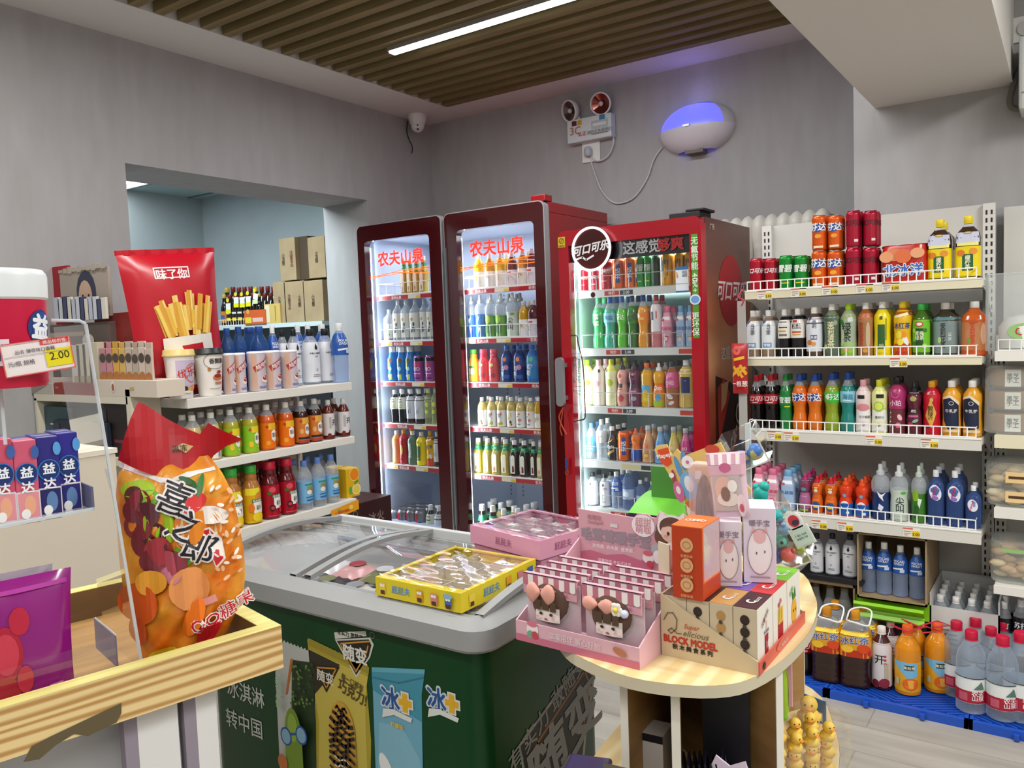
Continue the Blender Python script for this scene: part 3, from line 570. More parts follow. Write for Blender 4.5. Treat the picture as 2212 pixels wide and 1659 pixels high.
K('white_sp','pale sports drink bottle with grey characters and sport cap','sport',.15,'DDE2E2',liq='C4D0C4',fill=.56,lab=(.1,.57,'C8D4C8'),art=[T('尖\n叫',.02,.3,.16,'3C4440'),El(.08,.52,.05,.03,'60B050')],name='sports_drink_bottle')
K('green_sp','leaf green sports drink bottle with sport cap','sport',.15,'C8D4CC',liq='3C7828',fill=.52,art=[El(-.06,.48,.08,.1,'90B828'),('p',[(0,.44),(.09,.42),(.06,.34),(.04,.26),(.0,.34)],'D8ECD8'),Rr(-.03,.2,.1,.2,'285C24')],name='sports_drink_bottle')
K('blue_w','square blue tinted water bottle with oval white label','square',.17,'F0F2F4',sq=4,tint=clear('5878B8',.71,.05),art=[El(0,.6,.11,.15,'E8E8F4',.3),T('淳\n泉',.035,.63,.07,'5080C0'),T('Ganten',-.03,.6,.085,'D03068',1.2),El(.0,.5,.06,.04,'9070C0')],name='water_bottle')
K('blue_w2','short blue tinted water bottle with oval label','square',.2,'F0F2F4',sq=4,tint=clear('5878B8',.71,.05),art=[El(0,.55,.12,.15,'E8E8F4',.3),T('淳\n泉',.04,.58,.07,'5080C0'),T('Ganten',-.03,.55,.09,'D03068',1.2)],name='water_bottle')
# --- floor
K('pocari','blue label sports drink bottle, white cap','water',.14,'EEF0F0',tint=PETb,lab=(.46,.83,'2858A8'),art=[T('POCARI\nSWEAT',.0,.68,.06,'E8F0F8'),Rr(-.02,.56,.2,.03,'E8EEF6',.1),Rr(.06,.52,.08,.06,'C8D8F0')],name='sports_drink_bottle')
K('baisui','white label soda water bottle, black cap','water',.16,'1A1A1C',tint=PET,lab=(.04,.76,'DCDEE4'),art=[El(0,.66,.03,.04,'101014'),('p',[(-.03,.66),(0,.74),(.03,.66)],'101014'),T('外星人电解质水',0,.56,.035,'202024'),T('苏打',0,.5,.03,'303034'),El(0,.26,.02,.025,'A8A8AC'),Rr(0,.17,.14,.01,'707074'),Rr(0,.14,.16,.01,'707074')],name='soda_water_bottle')
K('ice_big','two litre dark iced tea bottle with yellow red label','jug',.2,'D89020',liq='2C1208',fill=.72,ribs=75,lab=(.42,.76,'E0A020'),art=[Rr(0,.47,.42,.1,'B83010'),T('冰红茶',0,.65,.11,'F0F0F8',.12,.05),T('冰红茶',0,.65,.11,'2C4890',.12,.02),El(-.08,.53,.07,.05,'F0C030'),El(.1,.55,.07,.06,'D84818'),Rr(0,.73,.36,.04,'F0D838'),Rr(.17,.6,.05,.28,'C02828')],sq=4,name='iced_tea_bottle')
K('cola_big','two litre cola bottle with red label','coke',.17,'C01828',liq='120A0C',fill=.78,lab=(.38,.6,'B80E24'),art=[T('可口可乐',.02,.52,.13,'F6F0F0',0,.02,1,.3),Rr(0,.42,.16,.02,'F0D8D8')],name='cola_bottle')
K('plum_w','milk white labelled brown drink bottle, white cap','dome',.155,'ECE6E2',liq='40141C',fill=.9,lab=(.06,.76,'D4CED0'),art=[T('开',-.02,.5,.16,'181820'),('e',.06,.56,.02,.02,'B83040'),('e',.06,.5,.02,.02,'B83040'),('e',.06,.44,.02,.02,'B83040'),Rr(.08,.3,.06,.3,'B8B090'),El(-.08,.1,.06,.07,'701828'),El(.05,.12,.08,.08,'8C2838')],name='drink_bottle')
K('orange_j','large orange pulp juice bottle, orange cap','water',.175,'E86020',liq='DC8A14',fill=.86,lab=(.06,.5,'E8A81C'),art=[('p',[(-.17,.5),(.17,.5),(.17,.3),(.05,.24),(-.06,.36),(-.17,.46)],'78B8D8'),Rr(.06,.42,.13,.07,'1A1A18'),T('果粒橙',.06,.42,.05,'E8E8D0'),El(.08,.18,.11,.09,'E86818'),El(.08,.18,.08,.065,'F4B040'),Rr(-.1,.2,.05,.1,'C8C8A8')],ribs=0,name='orange_juice_bottle')
K('nfu','large clear water bottle with red and white label, red cap','dome',.17,'C8143C',tint=clear('DDE6F0',.86,.05),lab=(.14,.46,'E4E8E6'),art=[Rr(0,.22,.42,.15,'A81830'),T('农夫\n山泉',.1,.24,.07,'F6F0F0'),Rr(-.06,.22,.1,.1,'C05868'),('p',[(.05,.32),(.14,.42),(.17,.32)],'587868'),Rr(0,.455,.44,.012,'28404C')],name='water_bottle')
K('clear_s','small clear bottle, white cap','water',.14,'F0F0EE',tint=PET,name='water_bottle')
K('clear_d','clear bottle with dark wrap, white cap','water',.15,'F0F0EE',tint=PET,lab=(.4,.7,'16161C'),art=[T('苏打',0,.56,.12,'E8E8E8')],name='water_bottle')
K('liquor','round clear liquor bottle, brown cap','neck',.2,'8A7048',tint=PET,lab=(.1,.4,'8C8468'),art=[El(0,.26,.08,.1,'D0B850')],name='liquor_bottle')
# --- left shelf
K('honey_g','yellow green honey citrus bottle, white cap','dome',.172,'ECEAE4',liq='A8A028',fill=.74,lab=(.04,.6,'8CC028'),art=[Rr(.05,.52,.24,.14,'E8CC28'),('p',[(.06,.46),(.13,.4),(.13,.24),(.06,.18),(-.01,.24),(-.01,.4)],'F2F2E8'),T('蜜水\n柚子',.06,.33,.055,'484838'),El(-.09,.2,.05,.07,'E8C020'),El(-.1,.52,.03,.03,'C83828'),Rr(.06,.14,.02,.03,'F2F2E8')],name='juice_bottle')
K('honey_o','orange honey citrus bottle, white cap','dome',.172,'ECEAE4',liq='C85410',fill=.76,lab=(.04,.6,'E87010'),art=[Rr(.05,.52,.24,.14,'E8B420'),('p',[(.06,.46),(.13,.4),(.13,.24),(.06,.18),(-.01,.24),(-.01,.4)],'F4EEE4'),T('蜜水\n金桔',.06,.33,.055,'684830'),El(-.08,.16,.05,.055,'F0A020'),El(-.1,.52,.03,.03,'B82818')],name='juice_bottle')
K('honey_b','brown honey lemon tea bottle, white cap','dome',.165,'ECEAE4',liq='30140C',fill=.76,lab=(.04,.62,'D07830'),art=[Rr(.05,.54,.24,.14,'E0A840'),('p',[(.06,.48),(.13,.42),(.13,.26),(.06,.2),(-.01,.26),(-.01,.42)],'F0ECE4'),T('蜜水\n柠茶',.06,.35,.055,'684830'),El(-.09,.3,.045,.06,'D8A868'),Rr(0,.14,.34,.05,'1C2038'),Rr(0,.06,.34,.06,'A83828'),El(-.1,.54,.03,.03,'B82818')],name='juice_bottle')
K('plum_l','white label sour plum drink bottle, white cap','dome',.155,'ECEAE4',liq='5C2010',fill=.85,lab=(.1,.66,'D8D4D4'),art=[T('开',.06,.42,.17,'141418'),Rr(-.06,.42,.06,.3,'B0A8A4'),El(-.09,.1,.05,.06,'6C1820'),El(.1,.12,.05,.05,'6C1820')],name='drink_bottle')
K('white_cit','white labelled citrus drink bottle, white cap','dome',.17,'ECEAE4',liq='C8B078',fill=.74,lab=(.04,.5,'E8E4DC'),art=[Rr(.06,.2,.06,.3,'8C8878'),El(-.06,.2,.06,.05,'C8A838')],name='juice_bottle')
K('nfc_y','yellow mango juice bottle, green cap','wide',.155,'3CA83C',liq='A86C30',fill=.87,lab=(.03,.6,'DCA818'),art=[Rr(-.04,.56,.26,.12,'E8D828'),El(.08,.47,.08,.08,'D88838'),Rr(.04,.4,.2,.06,'2C6C38'),T('农夫果园',.04,.4,.045,'F0F4E8'),Rr(.05,.28,.17,.19,'EEEAE0'),T('混合\n果汁',.05,.28,.045,'504838'),El(-.07,.28,.05,.08,'E07818'),El(.04,.12,.1,.08,'F0D020'),Rr(0,.04,.3,.03,'D8B010')],name='juice_bottle')
K('nfc_r','red berry juice bottle, red cap','wide',.155,'C81838',liq='5C1418',fill=.87,lab=(.03,.6,'A81428'),art=[El(-.05,.52,.06,.05,'D84858'),El(-.1,.46,.04,.03,'406828'),Rr(.04,.4,.2,.06,'2C6C38'),T('农夫果园',.04,.4,.045,'F0F4E8'),Rr(.05,.28,.17,.19,'EEEAE8'),T('混合\n果汁',.05,.28,.045,'504044'),El(-.06,.2,.05,.06,'28141C'),El(-.06,.2,.03,.03,'C83040'),El(.1,.16,.05,.06,'D02840'),Rr(0,.06,.26,.015,'D84858')],name='juice_bottle')
K('lact_w','clear water bottle with sky blue label, blue cap','dome',.155,'6890D8',tint=PET,lab=(.14,.58,'78B4DC'),art=[Rr(.05,.4,.17,.16,'8C9458'),El(.02,.36,.06,.05,'E8E4DC'),El(.09,.42,.05,.03,'A87848'),Rr(.03,.52,.2,.03,'2C8C58'),Rr(.04,.26,.2,.02,'2C5C9C'),Rr(.04,.2,.18,.03,'2C5C9C')],name='water_bottle')
K('blue_big','large blue capped clear water bottle','dome',.19,'1C4890',tint=clear('4878C0',.76,.05),lab=(.3,.5,'24346C'),art=[El(0,.4,.08,.05,'C8D8F0')],name='water_bottle')
K('cup_p','lilac milk tea cup with gold lid','cup',.3,'D8C078',body='EAE4E0',art=[Rr(0,.48,.56,.6,'C8B8D0'),T('优乐美',.06,.56,.22,'C83820',.3,.02),('o',.1,.52,.2,.2,.02,'D06840'),El(-.1,.2,.08,.06,'30242C'),El(.14,.22,.12,.06,'E08848',.2),El(-.02,.14,.1,.03,'F0E8D8'),El(.02,.2,.06,.03,'E8B040')],cat='cup',name='milk_tea_cup')
K('cup_b','white milk tea cup with black lid and red bean picture','cup',.3,'16161A',body='EDE8E0',art=[T('香飘飘',.04,.73,.12,'2C2420'),El(-.14,.56,.04,.04,'B08040'),El(.06,.38,.13,.06,'C87840'),El(.06,.42,.1,.04,'9C3028'),El(.09,.5,.06,.035,'A84038'),Rr(.08,.27,.2,.05,'C8806C'),Rr(0,.16,.3,.015,'B8AEA4'),('o',0,.73,.25,.17,.008,'2C2420')],cat='cup',name='milk_tea_cup')
# --- fridges
K('leaf_y','pale gold tea bottle with green neck band','neck',.15,'EEEEEA',liq='B0A048',fill=.88,sq=5,lab=(.68,.82,'2C9C68'),art=[Rr(0,.3,.14,.46,'ECECD8'),El(0,.53,.07,.06,'ECECD8'),El(-.01,.16,.03,.07,'C87850'),Rr(.0,.75,.12,.02,'D0F0DC')],name='tea_bottle')
K('leaf_d','dark tea bottle with green neck band and pale label','neck',.15,'EEEEEA',liq='241414',fill=.88,sq=5,lab=(.68,.8,'2C9C68'),art=[Rr(0,.3,.14,.46,'E8ECDC'),El(0,.53,.07,.06,'E8ECDC'),('p',[(-.03,.1),(.05,.12),(.04,.26),(-.02,.3)],'702028'),Rr(.0,.75,.12,.02,'D0F0DC')],name='tea_bottle')
K('tea_amb','amber topped tea bottle with white label','dome',.155,'EEEEEC',liq='C8981C',fill=.86,lab=(.03,.48,'E8E8E4'),art=[('p',[(-.06,.4),(.08,.3),(.02,.26)],'E8B020'),T('茶派',-.06,.28,.07,'6C6858',1.57)],name='tea_bottle')
K('tea_red','dark red tea bottle with white label','dome',.155,'EEEEEC',liq='501820',fill=.86,lab=(.03,.48,'E4DCE0'),art=[Rr(0,.4,.14,.05,'B02838'),T('茶派',-.04,.22,.07,'6C5858',1.57)],name='tea_bottle')
K('tea_yel','bright yellow tea bottle with white label','dome',.155,'EEEEEC',liq='E0C010',fill=.86,lab=(.03,.48,'E8E8E0'),art=[Rr(.02,.3,.05,.2,'D8C030')],name='tea_bottle')
K('vodka','square clear bottle with inked blossom label','square',.145,'D8DCE0',sq=4,tint=PET,lab=(.08,.68,'D8DAD4'),art=[El(-.03,.52,.04,.04,'C09030'),El(.03,.4,.03,.05,'282828'),('p',[(-.08,.2),(.0,.34),(.08,.3),(.02,.2)],'484C50'),Rr(.04,.25,.04,.08,'3878B8')],name='flavoured_water_bottle')
K('vodka_b','short clear bottle with blue butterfly label','square',.17,'E8ECEC',sq=4,tint=PET,lab=(.08,.55,'E0E4E0'),art=[('p',[(-.08,.42),(0,.36),(.06,.44),(.04,.3),(-.06,.28)],'2878C0'),El(.08,.2,.05,.05,'60A050')],name='flavoured_water_bottle')
K('blue_can','bright blue drink bottle with yellow blocks, white cap','yog',.15,'F0F0F0',body='1878C8',art=[Rr(-.06,.5,.07,.3,'D8E020'),El(.04,.6,.06,.07,'7C5838'),El(.02,.36,.05,.06,'A8D8F0'),Rr(.03,.12,.09,.16,'C8D820'),T('牛奶',-.05,.15,.1,'F0F4F8')],name='milk_drink_bottle')
K('spo_blue','blue isotonic bottle with pale fade, clear cap','sport',.16,'D0D8E0',liq='3C70C8',fill=.55,art=[('p',[(-.06,.44),(.08,.5),(.0,.32)],'D8E8F8'),('p',[(.0,.28),(.1,.22),(.04,.12)],'D8E8F8')],name='sports_drink_bottle')
K('spo_green','green isotonic bottle with leafy fade, clear cap','sport',.16,'D4DCD4',liq='5C9C38',fill=.5,art=[El(-.02,.42,.1,.1,'A0C840'),Rr(0,.2,.22,.2,'38702C')],name='sports_drink_bottle')
K('blue_dr','deep blue vitamin drink bottle, blue cap','water',.165,'2060B8',liq='1C3878',fill=.86,lab=(.1,.7,'203C80'),art=[El(.02,.62,.05,.06,'E89058'),El(.05,.4,.07,.07,'D888A8'),T('脉动',-.06,.3,.14,'C8E0F8',1.3),Rr(0,.15,.3,.1,'2C5CA8')],name='vitamin_drink_bottle')
K('blue_dr2','pale blue vitamin drink bottle with white lettering, blue cap','water',.165,'2060B8',liq='2C70B8',fill=.86,lab=(.1,.7,'3C88C0'),art=[El(.04,.62,.06,.06,'58C878'),T('脉动',-.02,.34,.16,'E8F4F8',1.3),El(.08,.4,.05,.05,'3878D0')],name='vitamin_drink_bottle')
K('nfc_s','small yellow juice bottle, green cap','wide',.17,'58B848',liq='D8A828',fill=.87,lab=(.03,.6,'E8B828'),art=[Rr(0,.46,.2,.06,'2C6C38'),Rr(0,.32,.2,.18,'ECE8D8'),El(0,.12,.1,.08,'F0D020')],name='juice_bottle')
K('red_jc','coral red juice bottle, pink cap','wide',.17,'E84868',liq='D83848',fill=.87,lab=(.03,.62,'D84850'),art=[El(0,.52,.06,.05,'C0D868'),El(.05,.2,.07,.08,'A02028'),Rr(-.06,.3,.05,.2,'F0E0E0')],name='juice_bottle')
K('dark_w','black drink bottle with pale label, white cap','water',.15,'EEEEEC',liq='18141C',fill=.86,lab=(.42,.78,'D8DCCC'),art=[Rr(0,.68,.16,.1,'18181C'),Rr(0,.54,.2,.03,'D8C848'),Rr(0,.48,.18,.03,'98A088')],name='tea_bottle')
K('wht_col','white sleeved drink bottle with grey script','water',.15,'EEEEEC',liq='30181C',fill=.86,lab=(.14,.8,'D4D8E0'),art=[Rr(0,.5,.03,.4,'586074'),Rr(.06,.5,.015,.4,'8890A0')],name='drink_bottle')
K('lem_clr','clear lemon water bottle, pale yellow cap','water',.155,'E0D890',tint=clear('E8F0C8',.86,.05),art=[El(.02,.55,.06,.07,'E8E040'),El(0,.35,.06,.06,'C8D838'),('o',0,.6,.07,.09,.008,'8898B8')],name='water_bottle')
K('peach_t','orange tinted tea bottle, white cap','tea',.16,'EEEEEC',liq='D88C50',fill=.9,lab=(.03,.78,'D89860'),art=[T('茉\n莉\n蜜\n茶',0,.42,.12,'F0E0C8')],name='tea_bottle')
K('red_t','red herbal tea bottle with gold badge, gold cap','tea',.16,'E0A030',body='B01828',art=[El(0,.42,.06,.15,'D8B848'),El(0,.42,.04,.1,'E8D878'),El(0,.14,.04,.04,'30204C'),El(0,.72,.03,.04,'E89898')],name='tea_bottle')
K('grn_t','grey green jasmine tea bottle, white cap','tea',.16,'EEEEEC',liq='5C7468',fill=.9,lab=(.03,.8,'58786C'),art=[T('茉\n莉\n清\n茶',0,.42,.13,'E0ECD8')],name='tea_bottle')
K('goose','pale gold tea bottle with white picture label','dome',.165,'F0F0EC',liq='C8B468',fill=.84,lab=(.02,.56,'ECECE8'),art=[El(-.05,.3,.06,.06,'E8C850'),El(.04,.18,.04,.05,'5C5448'),El(.07,.1,.03,.04,'C84840'),Rr(.06,.42,.03,.14,'C8D040')],name='tea_bottle')
K('goose_r','pale gold tea bottle with peach picture label','dome',.165,'F0F0EC',liq='D0BC78',fill=.84,lab=(.02,.56,'ECECE8'),art=[El(0,.46,.04,.03,'D86850'),El(.02,.26,.07,.05,'D88878'),El(-.05,.38,.03,.02,'5C6C88'),El(0,.12,.06,.02,'788088')],name='tea_bottle')
K('goose_g','pale gold tea bottle with pear picture label','dome',.165,'F0F0EC',liq='C8B468',fill=.84,lab=(.02,.56,'ECECE8'),art=[T('茶',-.02,.38,.16,'6C7070'),El(.05,.12,.06,.06,'A8C030'),El(-.05,.1,.04,.05,'C88848'),Rr(.06,.44,.03,.1,'D84838')],name='tea_bottle')
K('jc_g','lime and white juice bottle, lime cap','tea',.165,'98D820',body='C8E070',lab=(.02,.84,'DCE8C8'),art=[Rr(0,.66,.38,.34,'A8D848'),El(.06,.5,.07,.07,'88C030'),Rr(-.02,.25,.06,.26,'A8B098')],name='juice_bottle')
K('jc_p','rose and white juice bottle, pink cap','tea',.165,'E8B0B8',body='E8C8C8',lab=(.02,.84,'E8DCD8'),art=[Rr(0,.66,.38,.34,'E4C0BC'),El(0,.48,.1,.07,'D89098'),Rr(.09,.76,.06,.07,'202020')],name='juice_bottle')
K('jc_y','yellow and white juice bottle, yellow cap','tea',.165,'D8D828',body='D8DC58',lab=(.02,.84,'E4E8B8'),art=[Rr(0,.66,.38,.34,'C8D030'),El(0,.5,.1,.08,'A8C040'),Rr(-.09,.76,.06,.07,'202020')],name='juice_bottle')
K('guava','rosy fruit drink bottle with round medallion, dark cap','doll',.165,'28242C',liq='D8A098',fill=.82,lab=(.02,.4,'D8988C'),art=[El(0,.68,.08,.09,'E8C0B0'),El(0,.68,.04,.05,'C84838'),Rr(0,.46,.14,.09,'182820'),El(.02,.18,.08,.08,'B84048'),Rr(-.02,.38,.16,.02,'D04848')],name='fruit_drink_bottle')
K('grape','purple grape drink bottle with black band, yellow cap','doll',.175,'282028',liq='5C1C48',fill=.82,lab=(.02,.4,'6C2850'),art=[El(0,.68,.08,.09,'7C3860'),El(0,.72,.04,.03,'90A848'),Rr(0,.46,.16,.08,'18101C'),Rr(0,.34,.18,.03,'C080B0'),El(.02,.18,.07,.05,'A0A8B0')],name='fruit_drink_bottle')
K('org_pl','orange pulp drink bottle with blue label, orange cap','tea',.165,'E86818',liq='E0A818',fill=.84,lab=(.1,.5,'E0B820'),art=[('p',[(-.14,.5),(.14,.5),(.14,.3),(0,.4),(-.14,.3)],'58A8D8'),El(.02,.2,.07,.07,'E8D030')],name='juice_bottle')
K('qoo','yellow orange kids drink bottle, white cap','doll',.175,'E8ECEC',liq='E8A818',fill=.82,lab=(.3,.54,'E87818'),art=[T('Qoo',.02,.43,.14,'F4F4F8'),El(.03,.22,.08,.08,'58A8D8'),Rr(0,.08,.3,.1,'90D020')],name='juice_bottle')
K('coco','brown and pink coconut drink bottle, black cap','dome',.165,'303440',liq='A86848',fill=.86,lab=(.44,.76,'D85898'),art=[T('小珀',0,.54,.11,'F8E8F0'),El(0,.7,.07,.05,'E88CB8'),El(.0,.24,.09,.05,'F0E8E4',-.4),El(.04,.1,.07,.04,'F0E8E4',.4)],name='coconut_drink_bottle')
K('navy_f','cream milk tea bottle with navy panel, white cap','tea',.17,'F0F0F0',liq='E0B850',fill=.86,lab=(.02,.86,'E0C060'),art=[Rr(.02,.48,.22,.34,'1C2C68'),('o',.02,.54,.035,.035,.008,'E0E4F0'),T('奶茶',.02,.42,.07,'E8ECF8'),Rr(0,.76,.34,.1,'F0E4B8')],name='milk_tea_bottle')
K('bl_small','small clear bottle with aqua label, blue cap','water',.15,'5C98D8',tint=PET,lab=(.2,.62,'60A8CC'),art=[El(0,.44,.05,.06,'C8C050'),Rr(0,.28,.2,.03,'E8F4F8')],name='water_bottle')
K('wh_tall','tall clear bottle with white label, white cap','water',.14,'E8ECEC',tint=PET,lab=(.42,.72,'D8DEE4'),art=[Rr(0,.58,.12,.02,'98A0A8'),Rr(-.03,.52,.02,.2,'B85848')],name='water_bottle')
K('coffee','small black and gold coffee bottle, white cap','neck',.15,'E0DCD4',liq='201818',fill=.88,lab=(.1,.6,'18181C'),art=[T('Café',0,.4,.13,'E8E4DC'),('p',[(-.12,.2),(.12,.34),(.12,.26),(-.12,.12)],'B89048'),('p',[(-.12,.5),(.1,.66),(.04,.56)],'C8A058')],name='coffee_bottle')
K('rio_or','flared peach cocktail bottle, silver cap','flask',.19,'C0C4C8',liq='D8A070',fill=.86,lab=(.1,.62,'C89468'),art=[El(0,.2,.07,.05,'E8C848'),Rr(0,.45,.14,.1,'D87038')],name='cocktail_bottle')
K('rio_bl','flared blue cocktail bottle, silver cap','flask',.19,'C0C4C8',liq='70A8D8',fill=.86,lab=(.1,.62,'5898D8'),art=[El(.04,.22,.08,.07,'D8D8A0'),T('RIO',0,.45,.12,'F0F4F8')],name='cocktail_bottle')
K('rio_y','flared yellow cocktail bottle, silver cap','flask',.19,'C0C4C8',liq='D8C860',fill=.86,lab=(.1,.62,'E0D070'),art=[El(0,.2,.09,.08,'E8785C'),El(0,.2,.11,.1,'F0F0F0') if 0 else El(0,.2,.06,.05,'D05840'),T('RIO',0,.45,.12,'F0F0E0')],name='cocktail_bottle')
K('rio_p','flared pink cocktail bottle, silver cap','flask',.19,'C0C4C8',liq='E070A8',fill=.86,lab=(.1,.66,'D83890'),art=[T('RIO',0,.45,.12,'F8E8F0'),Rr(0,.24,.16,.04,'F0D8E8'),Rr(0,.1,.3,.05,'C82838')],name='cocktail_bottle')
K('water_f','clear water bottle with blue tint, white cap','dome',.15,'E8F0F8',tint=clear('90B0E0',.76,.05),lab=(.25,.5,'A0B8E0'),art=[El(0,.38,.07,.07,'E0E8F8')],name='water_bottle')
# ================= glass door fridges =================
def guard(x0,x1,y,z,h,n,parent,m=None,r=.0022,name='wire_guard',ends=.05):
    g=MB(); g.tube([(x0,y+ends,z+h),(x0,y,z+h),(x1,y,z+h),(x1,y+ends,z+h)],r,5); g.tube([(x0,y,z+.002),(x1,y,z+.002)],r,5)
    for i in range(n+1):
        x=x0+(x1-x0)*i/n; g.tube([(x,y,z),(x,y,z+h)],r*.9,5)
    return g.build(name,m or M_wire,parent)
def rrect(x0,x1,z0,z1,r,k=6):
    o=[]
    for cx,cz,a in ((x1-r,z1-r,0),(x0+r,z1-r,PI/2),(x0+r,z0+r,PI),(x1-r,z0+r,1.5*PI)):
        for i in range(k+1): t=a+PI/2*i/k; o.append((cx+r*math.cos(t),cz+r*math.sin(t)))
    return o
def frame(mb,outer,inner,y0,y1):
    n=len(outer); vs=[(x,y,z) for y in (y0,y1) for ring in (outer,inner) for x,z in ring]; fs=[]
    for i in range(n):
        j=(i+1)%n; fs+=[(i,j,n+j,n+i),(2*n+j,2*n+i,3*n+i,3*n+j),(j,i,2*n+i,2*n+j),(n+i,n+j,3*n+j,3*n+i)]
    return mb.add(vs,fs)
M_mar=mat('44070B',.12,coat=.5); M_red=mat('A50F14',.25,coat=.4); M_crim=mat('A8061C',.22,coat=.4)
M_frin=mat('AEBBD2',.5); M_led=mat('EAF1FF',.5,emit=4); M_gl=clear('FFFFFF',.99,.02,glossy=True)
YF=3.8; FZ=2.203; FX0=-3.846; FX1=-2.402; FD=4.56
fr=empty('drinks_fridge',((FX0+FX1)/2,YF,0),label='tall maroon double-door drinks fridge in the back corner',cat='fridge')
OX=(FX0+FX1)/2
def L_(v): return (v[0]-OX,v[1]-YF,v[2])
x0,x1=FX0-OX,FX1-OX; D=FD-YF
b=MB().mt(M_red).box(x0,x0+.03,.06,D-.03,.22,FZ-.06).box(x1-.03,x1,.06,D-.03,.22,FZ-.06).box(x0,x1,.06,D,FZ-.06,FZ).box(x0,x1,D-.03,D,.22,FZ-.06).box(x0,x1,.06,D,.0,.22)
b.box(x1-.09,x1+.003,.02,.1,FZ,FZ+.035)
b.build('cabinet',None,fr,bevel=.004)
li=MB().mt(M_frin).box(x0+.03,x0+.045,.07,D-.03,.22,FZ-.06).box(x1-.045,x1-.03,.07,D-.03,.22,FZ-.06).box(x0+.03,x1-.03,D-.06,D-.031,.22,FZ-.06).box(x0+.03,x1-.03,.07,D-.03,FZ-.08,FZ-.061).box(x0+.03,x1-.03,.07,D-.03,.22,.24)
sl=mat('4A5058',.6)
for xx in (x0+.06,-.06,.04,x1-.07):
    for i in range(60): li.mt(sl).box(xx,xx+.008,D-.0612,D-.0605,.35+i*.028,.364+i*.028)
li.build('liner',None,fr)
MB().mt(mat('7C8084',.4,.6)).box(-.03,.03,.045,.09,.1,FZ-.01).build('mullion',None,fr)
doors=[(770,948,786,926,521,506),(959,1172,985,1152,497,477)]
for i,(a0,a1,g0,g1,t0,t1) in enumerate(doors):
    A=at(a0,490,Y=YF).x-OX; B=at(a1,440,Y=YF).x-OX; G0=at(g0,t0,Y=YF).x-OX; G1=at(g1,t1,Y=YF).x-OX; GZ=at((g0+g1)/2,(t0+t1)/2,Y=YF).z
    d=empty('door',(0,0,0)); d.parent=fr
    m=MB().mt(M_mar); frame(m,rrect(A,B,.1,FZ-.004,.035),rrect(G0,G1,.22,GZ,.03),0,.05)
    m.build('door_frame',None,d)
    m=MB().mt(mat('C9CACC',.3,.5)); frame(m,rrect(A-.006,B+.006,.094,FZ+.002,.04),rrect(A,B,.1,FZ-.004,.035),.002,.052); m.build('edge_trim',None,d)
    MB().box(G0-.01,G1+.01,.02,.026,.21,GZ+.01).build('glass_pane',M_gl,d)
    # glowing lettering and waves printed on the glass
    cz=at(860 if i==0 else 1068,555 if i==0 else 532,Y=YF); P=Pl((cz.x-OX,.0185,cz.z),(1,0,0),(0,0,1))
    w_=G1-G0; it=[('t','农夫山泉',0,0,.098,'FF2A1C',0,.035)]
    for s_,am in ((0,.014),(1.9,-.016),(3.2,.012)):
        it.append(('l',[(-w_/2+.01+w_*.98*q/16,-.115+am*math.sin(q/16*5+s_)+.004*s_+q*.0012) for q in range(17)],.004,'FF5A14'))
    m=MB(); decal(m,it,P,em=1.6); m.build('lettering',None,d)
    st=at((g0+10) if i==0 else g0+8,530,Y=YF+.07).x-OX
    s=empty('light_strip',(0,0,0)); s.parent=d
    MB().box(st-.016,st+.016,.055,.075,.24,GZ-.02).build('housing',mat('DDE4F2',.4),s)
    m=MB().mt(M_led).box(st-.009,st+.009,.05,.0551,.26,GZ-.04)
    m.box(st+.0161,st+.019,.058,.072,.26,GZ-.04); m.build('diffuser',None,s)
    area('fridge_light',(OX+st+.024,YF+.09,1.2),(1.8,.02),3.2,rot=(0,math.radians(-90),math.radians(35)),col=(.86,.93,1))
    if i==1:
        h=MB().mt(mat('8E9296',.3,.6)).box(A-.0,A+.012,-.012,0,.3,2.0); h.build('handle',None,d)
area('fridge_light',(OX,YF+.35,FZ-.1),(1.2,.3),4,col=(.9,.95,1))
ylab=[(875,640,1090,624),(880,741,1090,734),(885,829,1095,831.5),(888,921,1097,930),(893,1011,1098,1035)]
SZ=[]
for j,(xa,ya,xb,yb) in enumerate(ylab):
    for side,(xx,yy) in enumerate(((xa,ya),(xb,yb))):
        z=at(xx,yy,Y=YF+.11).z+.016; SZ.append((side,j,z))
        X0=x0+.05 if side==0 else -.02+.04; X1=-.02 if side==0 else x1-.05
        # left bay is seen through the left door, right bay through the right door
        sh=empty('shelf',(0,0,0)); sh.parent=fr
        m=MB().mt(M_wire); m.box(X0,X1,.12,.60,z-.008,z-.003)
        m.box(X0,X1,.112,.122,z-.034,z-.001); m.build('shelf_board',None,sh)
        P=Pl((X0,.111,z-.02),(1,0,0),(0,0,1)); w_=X1-X0
        it=[Rr(w_/2,0,w_,.026,'B4101C'),T('农夫山泉',w_*.26,0,.022,'F4F0F0',0,.03),T('农夫山泉',w_*.86,0,.022,'F4F0F0',0,.03),Rr(w_*.5,0,w_*.16,.024,'E8E0C8'),Rr(w_*.55,-.003,w_*.05,.014,'E8C820')]
        if j in (1,4): it+= [Rr(w_*.1,0,w_*.16,.024,'E8E0C8'),Rr(w_*.14,-.003,w_*.05,.014,'E8C820')]
        m=MB(); decal(m,it,P); m.build('price_rail',None,sh)
        if j<2: guard(X0,X1,.125,z,.075,9,sh,r=.0028,ends=.3)
def fz(side,j): return [z for s,jj,z in SZ if s==side and jj==j][0]
g='drinks in the maroon double fridge'
Yb=YF+.165
